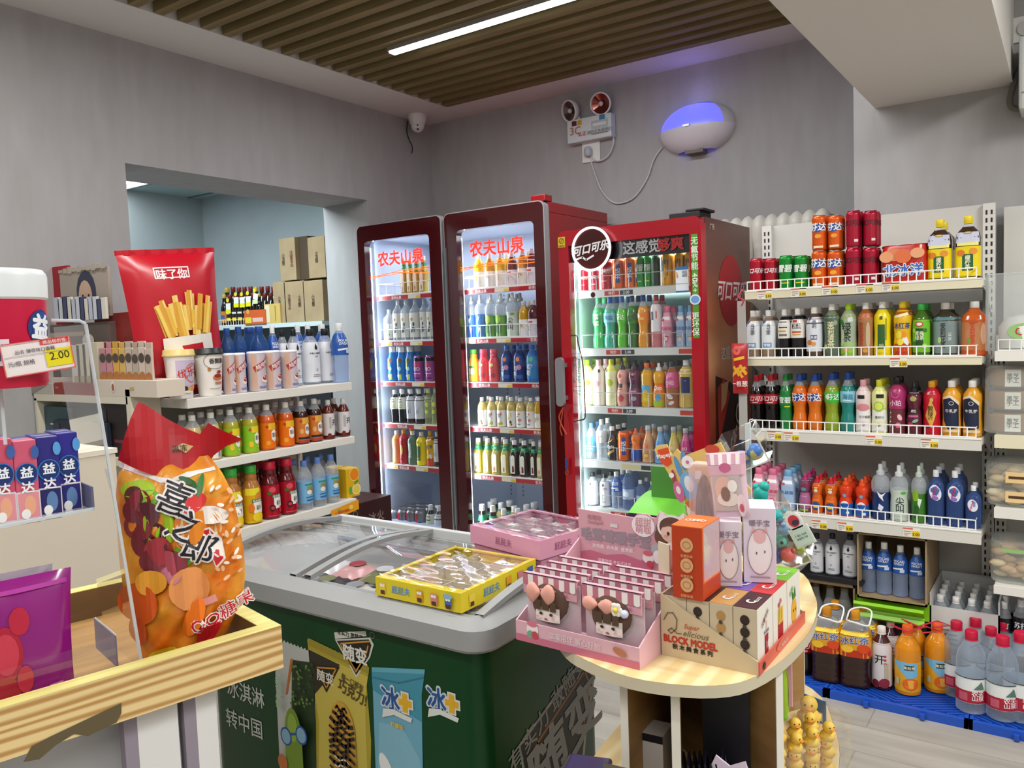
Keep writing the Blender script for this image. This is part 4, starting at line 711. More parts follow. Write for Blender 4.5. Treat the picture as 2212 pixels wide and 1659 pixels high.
rowsL=[
 [(872,558,'leaf_y'),(885,558,'leaf_y'),(899,556,'leaf_y'),(914,553,'leaf_y')],
 [(840,669,'vodka_b'),(858.5,649,'vodka',2),(876,648,'vodka',2),(896,647,'vodka',2),(915,645,'vodka',2),(930,645,'vodka')],
 [(847,749,'blue_can',2),(867,749,'blue_can',2),(886,748,'blue_can',2),(904,768,'can_violet'),(929,767,'can_violet')],
 [(852,842,'dark_w',2),(869,842,'dark_w',2),(887,841,'wht_col',2),(905,841,'wht_col',2),(925,839,'lem_clr',2),(940,838,'lem_clr')],
 [(856,930,'peach_t'),(872,928,'red_t',2),(891,931,'grn_t'),(910,933,'yellow_ice'),(929,931,'lemon_ice'),(943,933,'wht_col')]]
rowsR=[
 [(1033,549,'tea_yel'),(1057,548,'tea_amb'),(1080,547,'tea_yel',2),(1105,545,'tea_red'),(1128,540,'tea_amb',2),(1148,537,'tea_red')],
 [(1017,640,'spo_blue',2),(1036,637,'spo_blue',2),(1059,636,'spo_green',2),(1081,634,'spo_green',3),(1106,632,'white_sp',2),(1131,650,'tea_amb',2),(1151,648,'tea_red',2)],
 [(1023,755,'nfc_s'),(1044,754,'red_jc'),(1066,754,'red_jc'),(1094,746,'blue_dr',2),(1121,745,'blue_dr',2),(1149,745,'blue_dr2',2)],
 [(1041,858,'goose',2),(1061.5,858,'goose_g',2),(1083,857,'goose_g',2),(1104,858,'goose',2),(1124,859,'goose_r',2),(1146,859,'goose_r',2),(1163,858,'tea_amb')],
 [(1033,946,'leaf_y',2),(1053,947,'leaf_y',2),(1072,948,'leaf_y',2),(1092,949,'leaf_y',2),(1111,951,'leaf_d',2),(1132,952,'leaf_d',2),(1152,954,'leaf_d',2),(1167,955,'leaf_y')]]
NM=['top','second','third','fourth','fifth']
for j in range(5):
    row(f'{NM[j]} shelf of left fridge door',fz(0,j)-.002,rowsL[j],Y=Yb,group=g)
    row(f'{NM[j]} shelf of middle fridge door',fz(1,j)-.002,rowsR[j],Y=Yb,group=g)
zb=at(900,1162,Y=Yb).z
MB().mt(M_frin).box(x0+.05,x1-.05,.1,.62,zb-.05,zb-.031).build('bottom_deck',None,fr)
row('left fridge floor',zb-.03,[(852,1098,'can_beer',3),(871,1098,'can_beer',3),(890,1099,'can_beer',3),(909,1100,'can_beer',3),(930,1090,'dark_w'),(948,1092,'wht_col')],Y=Yb,group=g)
row('middle fridge floor',zb-.03,[(1041,1089,'leaf_d'),(1064,1092,'leaf_d'),(1088,1099,'goose_g'),(1118,1098,'leaf_d'),(1141,1101,'leaf_y'),(1166,1108,'goose')],Y=Yb-.02,group=g)
row('rear of middle fridge floor',zb-.03,[(1059,1084,'leaf_d'),(1082,1086,'goose'),(1111,1093,'leaf_y'),(1137,1090,'goose_g'),(1066,1077,'leaf_d',1,.1),(1101,1081,'leaf_d',1,.1),(1154,1085,'leaf_d',1,.1)],Y=Yb+.1,group=g)

# ---------------- red cooler ----------------
YC=3.45; CX0=at(1205,500,Y=YC).x; CX1=at(1512,465,Y=YC).x; CZ=at(1400,478,Y=YC).z; CD=.67; OX=(CX0+CX1)/2
co=empty('drinks_cooler',(OX,YC,0),label='red single-door cola cooler with a glowing ring logo',cat='fridge')
x0,x1=CX0-OX,CX1-OX
b=MB().mt(mat('8C0A18',.3)).box(x0,x0+.03,.06,CD-.03,.2,CZ-.05).box(x1-.03,x1-.003,.06,CD-.03,.2,CZ-.05).box(x0,x1-.003,.06,CD,CZ-.05,CZ).box(x0,x1-.003,CD-.03,CD,.2,CZ-.05).box(x0,x1-.003,.06,CD,0,.2)
b.build('cabinet',None,co,bevel=.003)
li=MB().mt(mat('B9CDCB',.5)).box(x0+.03,x0+.045,.07,CD-.03,.2,CZ-.05).box(x1-.045,x1-.03,.07,CD-.03,.2,CZ-.05).box(x0+.03,x1-.03,CD-.06,CD-.031,.2,CZ-.05).box(x0+.03,x1-.03,.07,CD-.03,CZ-.07,CZ-.051)
li.build('liner',None,co)
G0=at(1227,531,Y=YC).x-OX; G1=at(1489,505,Y=YC).x-OX; GZ=at(1406,513,Y=YC).z
dr=empty('door'); dr.parent=co
m=MB().mt(M_crim); frame(m,rrect(x0,x1,.1,CZ,.03),rrect(G0,G1,.2,GZ,.004),0,.05); m.build('door_frame',None,dr)
m=MB().mt(mat('C00824',.25)); m.box(x1-.0005,x1+.004,.0,.056,.1,CZ-.03); m.build('side_edge',None,dr)
MB().box(G0-.01,G1+.01,.02,.026,.19,GZ+.01).build('glass_pane',M_gl,dr)
hz=at(1400,553,Y=YC+.03).z
m=MB().mt(mat('14181E',.3)).box(G0,G1,.0262,.03,hz,GZ); 
P=Pl((0,.0195,0),(1,0,0),(0,0,1))
c1=P.px(1,1) if 0 else None
def rel(px_,py_,Y,ox,oy=None): p=at(px_,py_,Y=Y); return p.x-ox,p.z
a=rel(1382,532,YC,OX); bq=rel(1442,526,YC,OX)
decal(m,[T('这感觉',a[0],a[1],.066,'B8BCC0',0,.03),T('够爽',bq[0]+.005,bq[1],.066,'A81418',0,.04)],P); m.build('header_panel',None,dr)
# ring logo
q=at(1278,538,Y=YC-.03); rad=(at(1320,534,Y=YC-.03).x-at(1236,542,Y=YC-.03).x)/2
lg=empty('logo_disc',(q.x-OX,-.03,q.z)); lg.parent=dr
MB().mt(mat('48100F',.25)).lathe([(-.03,rad*.9),(.0,rad*.9)],40).build('disc',None,lg,rot=(PI/2,0,0))
m=MB().mt(mat('F0F2F8',.3,emit=1.1)); 
rg=[(rad*math.cos(2*PI*i/48)*.95,-.006,rad*math.sin(2*PI*i/48)*.95) for i in range(48)]; m.tube(rg,.006,8,closed=True)

m.build('light_ring',None,lg,smooth=True)
m=MB(); decal(m,[T('可口可乐',0,.006,.05,'F6F4F4',.12,.045,1,.35),('l',[(-.09,-.045),(-.05,-.035),(-.03,-.05),(.01,-.032)],.009,'F6F4F4')],Pl((0,-.0012,0),(1,0,0),(0,0,1)),eps=.0012); m.build('lettering',None,lg)
# stickers
P=Pl((OX,YC-.0006,0),(1,0,0),(0,0,1))
def pxr(P,xa,ya,xb,yb,col):
    a,b=P.px(xa,ya),P.px(xb,yb); return ('r',(a[0]+b[0])/2,(a[1]+b[1])/2,abs(b[0]-a[0]),abs(b[1]-a[1]),col)
m=MB(); r_=pxr(P,1493,506,1511,730,'4E9C28'); cx=r_[1]
it=[r_]
for ch,yy in (('无',520),('氟',539),('节',556),('能',574),('4',594),('0',604),('%',614),('+',627),('更',683),('环',700),('保',717)):
    it.append(T(ch,cx,P.px(1502,yy)[1],.036,'E8F4E0',-PI/2 if ch in '40' else 0,.02))
z_=P.px(1502,647)[1]; it+=[El(cx,z_,.026,.024,'DDE6F4'),El(cx,z_,.02,.017,'6C9CD8')]
decal(m,it,P); 
for v in range(len(m.v)): m.v[v]=(m.v[v][0]-OX,m.v[v][1]-YC,m.v[v][2])
m.build('green_sticker',None,dr)
m=MB(); r_=pxr(P,1205,513,1221,534,'D8B820'); decal(m,[r_,('o',r_[1],r_[2]+.006,.014,.014,.003,'302810'),('r',r_[1],r_[2]+.006,.026,.003,'302810',.8),T('注意安全',r_[1],r_[2]-.018,.009,'302810')],P)
for v in range(len(m.v)): m.v[v]=(m.v[v][0]-OX,m.v[v][1]-YC,m.v[v][2])
m.build('warning_sticker',None,dr)
P=Pl((OX,YC+.019,0),(1,0,0),(0,0,1)); m=MB(); r_=pxr(P,1459,577,1488,631,'DCE4E8'); X_,Z_,W_,H_=r_[1:5]
decal(m,[r_,Rr(X_,Z_+H_*.44,W_,H_*.12,'2C68A8'),Rr(X_,Z_-H_*.46,W_,H_*.06,'2C68A8'),Rr(X_,Z_-H_*.16,W_*.95,H_*.015,'2C68A8'),('p',[(X_-W_*.42,Z_+H_*.3),(X_-W_*.36,Z_+H_*.3),(X_-W_*.28,Z_+H_*.08),(X_-W_*.42,Z_+H_*.08)],'D88820')]+[Rr(X_+W_*.22,Z_+H_*(.32-.05*i),W_*.4,H_*.02,'485060') for i in range(5)],P)
for v in range(len(m.v)): m.v[v]=(m.v[v][0]-OX,m.v[v][1]-YC,m.v[v][2])
m.build('energy_label',None,dr)
m=MB(); decal(m,[T('立\n刻\n享\n爽\n一\n下',*P.px(1246,810),.045,'8CA0A8',0,.005)],P)
for v in range(len(m.v)): m.v[v]=(m.v[v][0]-OX,m.v[v][1]-YC,m.v[v][2])
m.build('glass_lettering',None,dr)
m=MB(); decal(m,[El(*P.px(1281,637),.013,.014,'481818')],P)
for v in range(len(m.v)): m.v[v]=(m.v[v][0]-OX,m.v[v][1]-YC,m.v[v][2])
m.build('round_sticker',None,dr)
a=at(1212,772,Y=YC-.03); b_=at(1216,877,Y=YC-.03)
m=MB(); m.prism(rrect(-.022,.022,b_.z,a.z,.02),-.055,-.035,'y'); m.box(-.015,.015,-.036,0,a.z-.05,a.z-.03).box(-.015,.015,-.036,0,b_.z+.03,b_.z+.05)
m.build('handle',mat('8C8E94',.35,.3),dr,loc=(a.x-OX,0,0))
# brown cord tied in the handle, hanging
tag(MB().mt(mat('5A2C18',.5)).tube(catmull([at(*p,Y=YC-.006) for p in ((1231,724),(1246,726),(1249,742),(1258,780),(1262,830),(1264,890),(1262,905),(1250,908),(1240,911))]),.0035,6).build('cord',None,None,smooth=True),'thin brown cord draped down the cooler door glass','cord')
tag(MB().mt(mat('B8482C',.5)).tube(catmull([at(*p,Y=YC-.045) for p in ((1217,880),(1208,900),(1214,920),(1224,938))]),.004,6).tube(catmull([at(*p,Y=YC-.045) for p in ((1216,882),(1213,905),(1210,925),(1214,941))]),.003,6).build('red_string',None,None,smooth=True),'red string knotted through the cooler door handle','string')
kp=at(1224,1012,Y=YC-.02); k=empty('door_lock',kp,label='small blue-bodied cable lock on the lower cooler door edge',cat='lock'); MB().lathe([(0,.007),(.05,.007)],10).build('lock_body',mat('2C4C8C',.3),k); MB().tube(catmull([(0,0,0),(.008,0,-.02),(0,0,-.035),(-.008,0,-.02),(0,0,0)]),.003,6).build('shackle',mat('9A5A4A',.3,.6),k)
sx=at(1234,600,Y=YC+.06).x-OX; s=empty('light_strip'); s.parent=dr
m=MB().mt(mat('DCE8EC',.4)).box(sx-.018,sx+.012,.05,.07,.22,hz-.02); m.build('housing',None,s)
m=MB().mt(M_led)
for i in range(34): m.ball((sx-.004,.049,.3+i*(hz-.34)/34),.006,6,4)
m.box(sx+.0121,sx+.016,.052,.068,.25,hz-.05); m.build('diode',None,s)
area('cooler_light',(OX+sx+.022,YC+.09,1.1),(1.6,.02),3,rot=(0,math.radians(-90),math.radians(35)),col=(.88,1,1))
area('cooler_light',(OX,YC+.3,CZ-.09),(.55,.3),5,col=(.88,1,.98))
cs=[(1300,635,1430,628),(1300,762,1440,760),(1300,885,1440,893),(1300,1004,1400,1012),(1300,1110,1400,1116)]
CZs=[]
for j,(xa,ya,xb,yb) in enumerate(cs):
    z=(at(xa,ya,Y=YC+.1).z+at(xb,yb,Y=YC+.1).z)/2+.02; CZs.append(z)
    sh=empty('shelf'); sh.parent=co
    m=MB().mt(mat('D8E0E0',.35)).box(x0+.05,x1-.04,.1,.58,z-.006,z-.002).box(x0+.05,x1-.04,.096,.102,z-.036,z+.0).build('shelf_board',None,sh)
    P=Pl((0,.0955,z-.018),(1,0,0),(0,0,1)); m=MB()
    decal(m,[Rr(-.13,0,.08,.022,'B83028'),T('特价',-.13,0,.018,'F0E0D8'),Rr(-.05,0,.07,.022,'28343C'),T('3.00',-.05,0,.02,'E8ECEC'),Rr(.25,.0,.07,.022,'C84030')] if j!=3 else [Rr(-.05,0,.1,.022,'D8D0A0'),Rr(.03,0,.05,.022,'28343C')],P); m.build('price_strip',None,sh)
    guard(x0+.06,x1-.05,.105,z,.07,7,sh,mat('C8D4D4',.2,.6),r=.0022,ends=.3)
g='drinks in the red cooler'
Yc=YC+.16
row('cooler top shelf',CZs[0],[(1262,583,'can_cola'),(1285,581,'can_cola'),(1310,562,'can_cola'),(1335,558,'can_orange2',2),(1360,555,'can_orange2',2),(1383,552,'can_sprite',2),(1399,551,'can_sprite',2),(1417,552,'can_grey'),(1441,546,'can_gold',2),(1468,544,'can_gold',2),(1489,543,'can_gold')],Y=Yc,group=g)
row('cooler second shelf',CZs[1],[(1292,643,'sprite_l',2),(1317,641,'teal_l',2),(1343,640,'green_l',2),(1365,638,'green_d',2),(1389,637,'orange_l',2),(1417,637,'cream_c',2),(1442,661,'pink_y',2),(1471,660,'blue_y',2),(1492,659,'blue_y')],Y=Yc,group=g)
row('cooler third shelf',CZs[2],[(1268,777,'jc_g',2),(1293,777,'jc_p',2),(1320,776,'jc_y',3),(1344,781,'guava',3),(1370,781,'grape',3),(1397,784,'org_pl',3),(1423,784,'qoo',3),(1452,780,'coco',3),(1482,777,'navy_f',2)],Y=Yc,group=g)
row('cooler fourth shelf',CZs[3],[(1277,914,'bl_small',2),(1299,906,'wh_tall',2),(1322,921,'coffee',3),(1347,931,'can_orange2',2),(1373,925,'orange_s',3),(1400,919,'rio_or',2),(1426,922,'rio_bl',2),(1455,922,'rio_y',2),(1481,925,'rio_p',2)],Y=Yc,group=g)
row('cooler bottom shelf',CZs[4],[(1280,1020,'baisui',2),(1306,1023,'baisui',2),(1331,1019,'pocari',2),(1357,1011,'water_f',2),(1383,1037,'water_f',2),(1409,1040,'water_f',2)],Y=Yc,group=g)
# printed side of the cooler
sd=MB()
gm=bpy.data.materials.new('cooler_print'); gm.use_nodes=True; n=gm.node_tree.nodes; L=gm.node_tree.links; b=n['Principled BSDF']; tc=n.new('ShaderNodeTexCoord'); sx_=n.new('ShaderNodeSeparateXYZ'); mr=n.new('ShaderNodeMapRange'); mr.inputs['From Min'].default_value=.3; mr.inputs['From Max'].default_value=CZ
ns=n.new('ShaderNodeTexNoise'); ns.inputs['Scale'].default_value=3; md=n.new('ShaderNodeMath'); md.operation='MULTIPLY_ADD'; md.inputs[1].default_value=.12
L.new(tc.outputs['Object'],sx_.inputs[0]); L.new(tc.outputs['Object'],ns.inputs[0]); L.new(sx_.outputs[2],mr.inputs[0]); L.new(ns.outputs[0],md.inputs[0]); L.new(mr.outputs[0],md.inputs[2])
cr=n.new('ShaderNodeValToRGB'); e=cr.color_ramp.elements; e[0].position=.1; e[0].color=(*lin('3C0C08'),1); e[1].position=1; e[1].color=(*lin('6C3A2C'),1)
for pz,c_ in ((.42,'6E1A10'),(.55,'B8542C'),(.66,'E8A878'),(.8,'B8683C'),(.92,'7C4030')): q=e.new(pz); q.color=(*lin(c_),1)
L.new(md.outputs[0],cr.inputs[0]); L.new(cr.outputs[0],b.inputs['Base Color']); b.inputs['Roughness'].default_value=.3
sd.mt(gm).box(x1-.002,x1,.062,CD,.05,CZ)
P=Pl((x1+.0004,0,0),(0,1,0),(0,0,1))
def sp(px_,py_): p=at(px_,py_,X=CX1); return p.y-YC,p.z
o1=sp(1579,628); ry=(sp(1579,550)[1]-sp(1579,702)[1])/2; rx=(sp(1604,628)[0]-sp(1553,628)[0])/2
t1=sp(1582,628)
gl=[sp(1545,812),sp(1600,835),sp(1600,1010),sp(1548,1010)]
decal(sd,[('e',o1[0],o1[1],rx,ry,'B80A20',0,36),T('可口可乐',t1[0],t1[1],rx*.62,'F4ECEC',0,.03,1,.3),T('广告',*sp(1537,489),.03,'E8DCD8'),('p',gl,'2C0A08'),('p',[sp(1548,840),sp(1562,815),sp(1575,850),sp(1565,900),sp(1552,960)],'B02818'),('p',[sp(1556,830),sp(1572,822),sp(1566,870),sp(1556,890)],'D8A878'),T('这感觉够爽',*sp(1580,760),.07,'E8D8D0',0,.03,.9),T('Coca-Cola',*sp(1585,925),.12,'D8CCC0',.9,.02,1,.3)],P,eps=.0008)
sd.build('printed_side',None,co)
t=at(1500,466,Y=YC+.12); tb=empty('black_box',(t.x,t.y,CZ),label='flat black box lying on top of the red cooler',cat='box'); MB().box(-.1,.05,-.06,.08,0,.03).box(-.02,.07,-.06,.08,.03,.042).build('casing',M_black,tb,bevel=.004)
# dark red cartons stacked between the shelf and the fridge
for i,(xa,ya,xb,yb) in enumerate(((700,1070,790,1300),)):
    a=at(715,1078,Y=3.48); z=a.z
    for k in range(2):
        c=empty('wine_carton',(-3.735,3.62,z/2*k),label=('dark maroon carton with pale characters, upper of two beside the fridge' if k else 'dark maroon carton on the floor under its twin beside the fridge'),cat='carton',group='maroon cartons by the fridge')
        MB().mt(mat('3A1412',.6)).box(-.14,.12,-.14,.14,0,z/2-.003).build('carton_body',None,c,bevel=.004)
        m=MB(); decal(m,[T('冰火果粒',0,z/4,.05,'A08880'),('o',.08,z/3,.02,.02,.004,'A89048')],Pl((0,-.1406,0),(1,0,0),(0,0,1))); m.build('front_printing',None,c); m=MB(); decal(m,[T('冰火',0,z/4,.07,'A08880')],Pl((.1206,0,0),(0,1,0),(0,0,1))); m.build('side_printing',None,c)
# ================= white steel wall rack beside the cooler =================
YS=3.4; YP=3.86
def tagcard(x,y,z,label,w=.062,h=.036,price='3.00',off=0):
    t=empty('price_tag',(x,y,z),label=label,cat='price tag',group='price tags on the steel shelves')
    MB().box(-w/2,w/2,-.0015,0,-h/2,h/2).build('card',mat('EFE9DC',.5),t)
    m=MB(); decal(m,[Rr(-w*.2,h*.4,w*.56,h*.16,'D86A50'),Rr(w*.26,-h*.12,w*.42,h*.6,'E8C818'),T(price,w*.26,-h*.18,h*.42,'20201C'),Rr(-w*.22,h*.1,w*.44,h*.06,'7C7468'),Rr(-w*.22,-h*.12,w*.4,h*.05,'8C8478'),Rr(-w*.3,-h*.3,w*.2,h*.05,'8C8478')],Pl((0,-.0016,0),(1,0,0),(0,0,1))); m.build('printing',None,t); return t
PX0=at(1652,560,Y=YP).x; PX1=at(2150,500,Y=YP).x; PT=at(2140,440,Y=YP).z
rk=empty('wall_rack',(0,YS,0),label='white steel four-shelf drinks rack against the pillar',cat='shelving')
Mp=mat('CDCBC5',.5)
m=MB().mt(Mp)
for z0,z1 in ((.2,.56),(.563,.92),(.923,1.28),(1.283,1.64),(1.643,PT)): m.box(PX0+.04,PX1-.04,YP-YS,YP-YS+.012,z0,z1)
m.build('back_panel',None,rk)
for X_ in (PX0+.02,PX1-.02):
    m=MB().mt(mat('DDDBD6',.4)).box(X_-.022,X_+.022,YP-YS-.03,YP-YS+.02,0,PT+.0)
    m.mt(M_dark)
    i=0
    while .1+i*.032<PT-.02:
        z=.1+i*.032
        for dx in (-.009,.009): m.box(X_+dx-.0035,X_+dx+.0035,YP-YS-.0308,YP-YS-.0295,z,z+.018)
        i+=1
    m.build('upright',None,rk)
SX0=at(1610,640,Y=YS).x; SX1=at(2122,617,Y=YS).x
RY=[(1870,614,1870,634),(1870,771,1870,789),(1870,937,1870,962),(1870,1124,1870,1150)]
RZ=[]
for j,(xa,ya,xb,yb) in enumerate(RY):
    z=at(xa,ya,Y=YS).z; zl=at(xb,yb,Y=YS).z; RZ.append(z-.004)
    sh=empty('shelf'); sh.parent=rk
    MB().mt(M_shelf).box(SX0,SX1,0.004,YP-YS-.03,z-.03,z-.004).build('shelf_board',None,sh,bevel=.003)
    MB().mt(M_cream if j<2 else mat('DAD8D0',.35)).box(SX0,SX1,-.008,.004,zl,z-.006).mt(M_shelf).box(SX0,SX1,-.01,.006,z-.006,z).build('price_rail',None,sh,bevel=.001)
    guard(SX0+.005,SX1-.02,.012,z,.038,30,sh,r=.0026)
    for X_ in (PX0+.02,SX1-.004): MB().mt(M_shelf).prism([(.05,z-.03),(YP-YS-.03,z-.03),(YP-YS-.03,z-.13),(YP-YS-.06,z-.11),(.2,z-.045)],X_-.002,X_+.002,'x').build('bracket',None,sh)
g='drinks on the steel wall rack'
Yr=YS+.075
top=RZ[0]
def canpack(x0p,yt,key,cols,ranks,z,lab,Yq):
    """shrink-wrapped block of cans"""
    for i in range(cols):
        for d in range(ranks):
            p=at(x0p[i],yt,Y=Yq); h=p.z-z
            put(key,p.x,p.y+d*.4*KIND[key]['r']/.2*h,z,h,0,mklabel(KIND[key]["desc"],f'{ORD[i]} column{" behind" if d else ""}, {lab}'),g,.05)
    return z+h
z1=canpack((1634,1665),558,'can_cola',2,2,top,'low row by radiator',Yr)
z1=canpack((1698,1731),552,'can_sprite',2,2,top,'top rack shelf',Yr)
zz=canpack((1770,1804),541,'can_fanta',2,2,top,'lower tier of top rack shelf',Yr)
canpack((1770,1804),465,'can_fanta',2,2,zz+.002,'upper tier of top rack shelf',Yr)
zz=canpack((1844,1881),534,'can_zero',2,2,top,'lower tier, top rack shelf',Yr)
canpack((1844,1881),455,'can_zero',2,2,zz+.002,'upper tier, top rack shelf',Yr)
a=at(1901,530,Y=Yr-.03); b=at(2003,526,Y=Yr-.03); W_=b.x-a.x
pk=empty('drink_multipack',((a.x+b.x)/2,Yr-.03,top),label='red shrink-wrapped peach drink pack lying on the top shelf',cat='drink pack')
def shr(u,v):
    t=u*2*PI; n_=6; k=(abs(math.cos(t))**n_+abs(math.sin(t))**n_)**(-1/n_)
    s=1-.05*(abs(2*v-1))**6; return (W_/2*k*math.cos(t)*s*(1-.015*math.cos(8*t)),.1-.1*k*math.sin(t)*s,(b.z-top)*v)
m=MB().mt(mat('C4281C',.22,spec=.7)); m.grid(shr,48,8); m.add([shr(i/48,1) for i in range(48)],[tuple(range(48))]); m.build('wrap',None,pk,smooth=True)
m=MB(); H_=b.z-top; decal(m,[El(-.03,H_*.76,.05,H_*.16,'E08858'),El(-.06,H_*.72,.025,.022,'E8A070'),El(.0,H_*.72,.03,.028,'E07040'),El(.05,H_*.78,.025,.02,'E8A878'),T('北冰洋',.0,H_*.36,.048,'E8ECF4',0,.09),T('北冰洋',.0,H_*.36,.048,'3868B8',0,.03)],Pl((0,-.003,0),(1,0,0),(0,0,1)),eps=.001); m.build('printing',None,pk)
m=MB().mt(mat('B82818',.3,.3))
for i in range(3): m.lathe([(H_-.004,.03),(H_+.004,.031),(H_+.006,.027)],14,c=(-W_/3+i*W_/3,.06,0))
m.build('can_top',None,pk)
row('top rack shelf end',top,[(2031,475,'lemon_y',2,.02),(2092,467,'lemon_y',1,.02)],Y=Yr,group=g)
row('second rack shelf',RZ[1],[(1627,671,'oolong',2),(1660,670,'oolong',2),(1694,668,'black_w',2),(1723,666,'black_r',2),(1759,663,'oolong2',2),(1797,657,'jasmine',2),(1833,656,'greentea',2),(1870,654,'amber',3),(1906,652,'yellow_ice',3),(1950,651,'lemon_ice',2),(1990,657,'lime_tea',3),(2042,654,'big_grey',2,.04),(2105,651,'big_amber',1,.045)],Y=Yr,group=g)
row('third rack shelf',RZ[2],[(1634,810,'cola',2),(1665,809,'cola',2),(1697,809,'sprite_b',2),(1727,809,'fanta_b',2),(1760,809,'fanta_b',2),(1797,806,'lime_b',2),(1831,805,'teal_b',2),(1865,820,'peach_j',2),(1900,820,'lime_j',3),(1938,815,'plum_j',2),(1975,827,'grape_j',2),(2013,823,'red_wong',2),(2056,822,'navy_m',3),(2101,822,'navy_m',3)],Y=Yr,group=g)
row('fourth rack shelf',RZ[3],[(1640,1010,'pink_y',3),(1670,1012,'pink_y',3),(1703,1014,'blue_y',3),(1739,1022,'purple_s',3),(1765,1028,'red_s',3),(1795,1031,'red_s',3),(1827,1032,'orange_b',3),(1862,1035,'orange_b',3),(1902,1002,'navy_sp',2),(1942,1005,'white_sp',2),(1985,1006,'green_sp',2),(2022,1015,'blue_w',3),(2063,1017,'blue_w',3),(2103,1049,'blue_w2',2)],Y=Yr,group=g)
tags=[(1652,637,0,'beneath the cola cans'),(1725,632,0,'beneath the green cans'),(1793,627,0,'beneath the orange cans'),(1868,623,0,'beneath the crimson cans'),(1924,619,0,'beneath the peach pack'),(1941,783,1,'alone on the second rack shelf rail'),(1673,940,2,'below the colas, first of a pair'),(1710,943,2,'below the orange soda, second of a pair'),(1888,951,2,'below the lime juice bottles'),(2008,958,2,'below the red herbal tea'),(1770,1133,3,'under the red squeeze drinks'),(1826,1138,3,'under the orange sparkling drinks'),(1969,1150,3,'under the pale sports bottles')]
for x,y,j,l in tags:
    p=at(x,y,Y=YS-.0085); tagcard(p.x,YS-.0085,(p.z),'white and yellow price tag on the rail '+l)
# hanging strip of red snack bags between cooler and rack
q=at(1601,640,Y=YS-.03); hs=empty('snack_strip',(q.x,q.y,q.z),label='clear hanging strip with red snack bags beside the cooler',cat='hanging display strip')
zz=[at(1600,y_,Y=YS-.03).z-q.z for y_ in (632,745,865,950)]
MB().tube(catmull([(.0,.02,.03),(-.01,0,.0),(.01,0,-.02),(0,0,-.04)]),.003,6).build('red_hook',mat('C8283C',.4),hs,smooth=True)
MB().mt(clear('D8D4D0',.5,.2)).box(-.018,.018,0,.002,zz[3],-.02).build('plastic_strip',None,hs)
def bagmesh(w,h,d,mm,name,parent,loc,rz=0,items=(),pinch=.25,bulge=1):
    o=MB().mt(mm)
    for sgn in (-1,1):
        def f(u,v,sgn=sgn):
            e=(1-abs(2*u-1)**3)*(1-abs(2*v-1)**4)
            return ((u-.5)*w*(1-.1*(1-v)-.05*math.sin(PI*v)), sgn*d/2*e**.6*(1+.06*math.sin(9*u+5*v)),v*h)
        if sgn<0: o.grid(f,12,16)
        else: o.grid(lambda u,v:f(1-u,v),12,16)
    if items:
        def mp(x,y,off):
            u=min(max(x/w+.5,0),1); v=min(max(y/h,0),1); e=(1-abs(2*u-1)**3)*(1-abs(2*v-1)**4)
            return ((u-.5)*w*(1-.1*(1-v)-.05*math.sin(PI*v)),-d/2*e**.6*(1+.06*math.sin(9*u+5*v))-off-.0006,v*h)
        p=MB(); decal(p,items,mp,step=w/12,eps=.0005); p.build('printing',None,parent,loc=loc,rot=rz)
    return o.build(name,None,parent,smooth=True,loc=loc,rot=rz)
a=at(1580,742,Y=YS-.045); b=at(1616,742,Y=YS-.045); c_=at(1600,850,Y=YS-.045); w_=b.x-a.x; h_=a.z-c_.z
sb=empty('snack_bag',((a.x+b.x)/2,YS-.045,c_.z),label='red snack bag with yellow crisps hung on the strip beside the cooler',cat='snack bag')
bagmesh(w_,h_,.03,mat('B01420',.3,spec=.7),'bag',sb,(0,0,0),items=[El(-.01,h_*.86,.018,.02,'D85848'),Rr(0,h_*.7,.05,.012,'E8C020',.2)]+[Rr(-.02+.008*i,h_*(.42+.03*(i%3)),.012,.05,'E8A828',.6 if i%2 else -.8) for i in range(6)]+[T('一根葱',0,h_*.2,.026,'F4E8E0')])
# ----- neighbouring rack with food tubs, cut off by the frame edge -----
NX=at(2150,760,Y=YS+.02).x; 
r2=empty('food_rack',(0,YS,0),label='white steel rack of tubs cut by the frame edge',cat='shelving')
m=MB().mt(Mp); m.box(PX1+.03,1.0,YP-YS,YP-YS+.012,.2,PT-.02); m.build('back_panel',None,r2)
m=MB().mt(mat('DDDBD6',.4)).box(PX1+.005,PX1+.045,YP-YS-.03,YP-YS+.02,0,1.4).mt(M_dark)
for i in range(38):
    for dx in (-.009,.009): m.box(PX1+.025+dx-.0035,PX1+.025+dx+.0035,YP-YS-.0308,YP-YS-.0295,.1+i*.032,.118+i*.032)
m.build('upright',None,r2)
RZ2=[]
for j,(ya,yb,cm_) in enumerate(((758,780,0),(940,968,1),(1098,1120,0),(1267,1285,0))):
    z=at(2180,ya,Y=YS).z; zl=at(2180,yb,Y=YS).z; RZ2.append(z-.004)
    sh=empty('shelf'); sh.parent=r2
    MB().mt(M_shelf).box(NX,.72,0,YP-YS-.03,z-.03,z-.004).build('shelf_board',None,sh,bevel=.003)
    MB().mt(M_cream if cm_ else M_shelf).box(NX,.72,-.01,.0,zl,z).build('price_rail',None,sh)
    if j==0: guard(NX+.01,.7,.01,z,.04,26,sh)
def tub(px_,ytop,j,w,d,key,lab,cat,build):
    p=at(px_,ytop,Y=YS+.13); t=empty(key,(p.x,YS+.135,RZ2[j]+.001),label=lab,cat=cat); h=p.z-RZ2[j]; build(t,w,d,h); return t
def clam(t,w,d,h):
    MB().mt(clear('F0F4F0',.75,.08)).lathe([(0,.42*w),(.1*h,.46*w),(.5*h,.5*w),(.52*h,.53*w),(.55*h,.5*w),(.95*h,.45*w),(h,.4*w)],24,sq=5).build('tub',None,t,smooth=50)
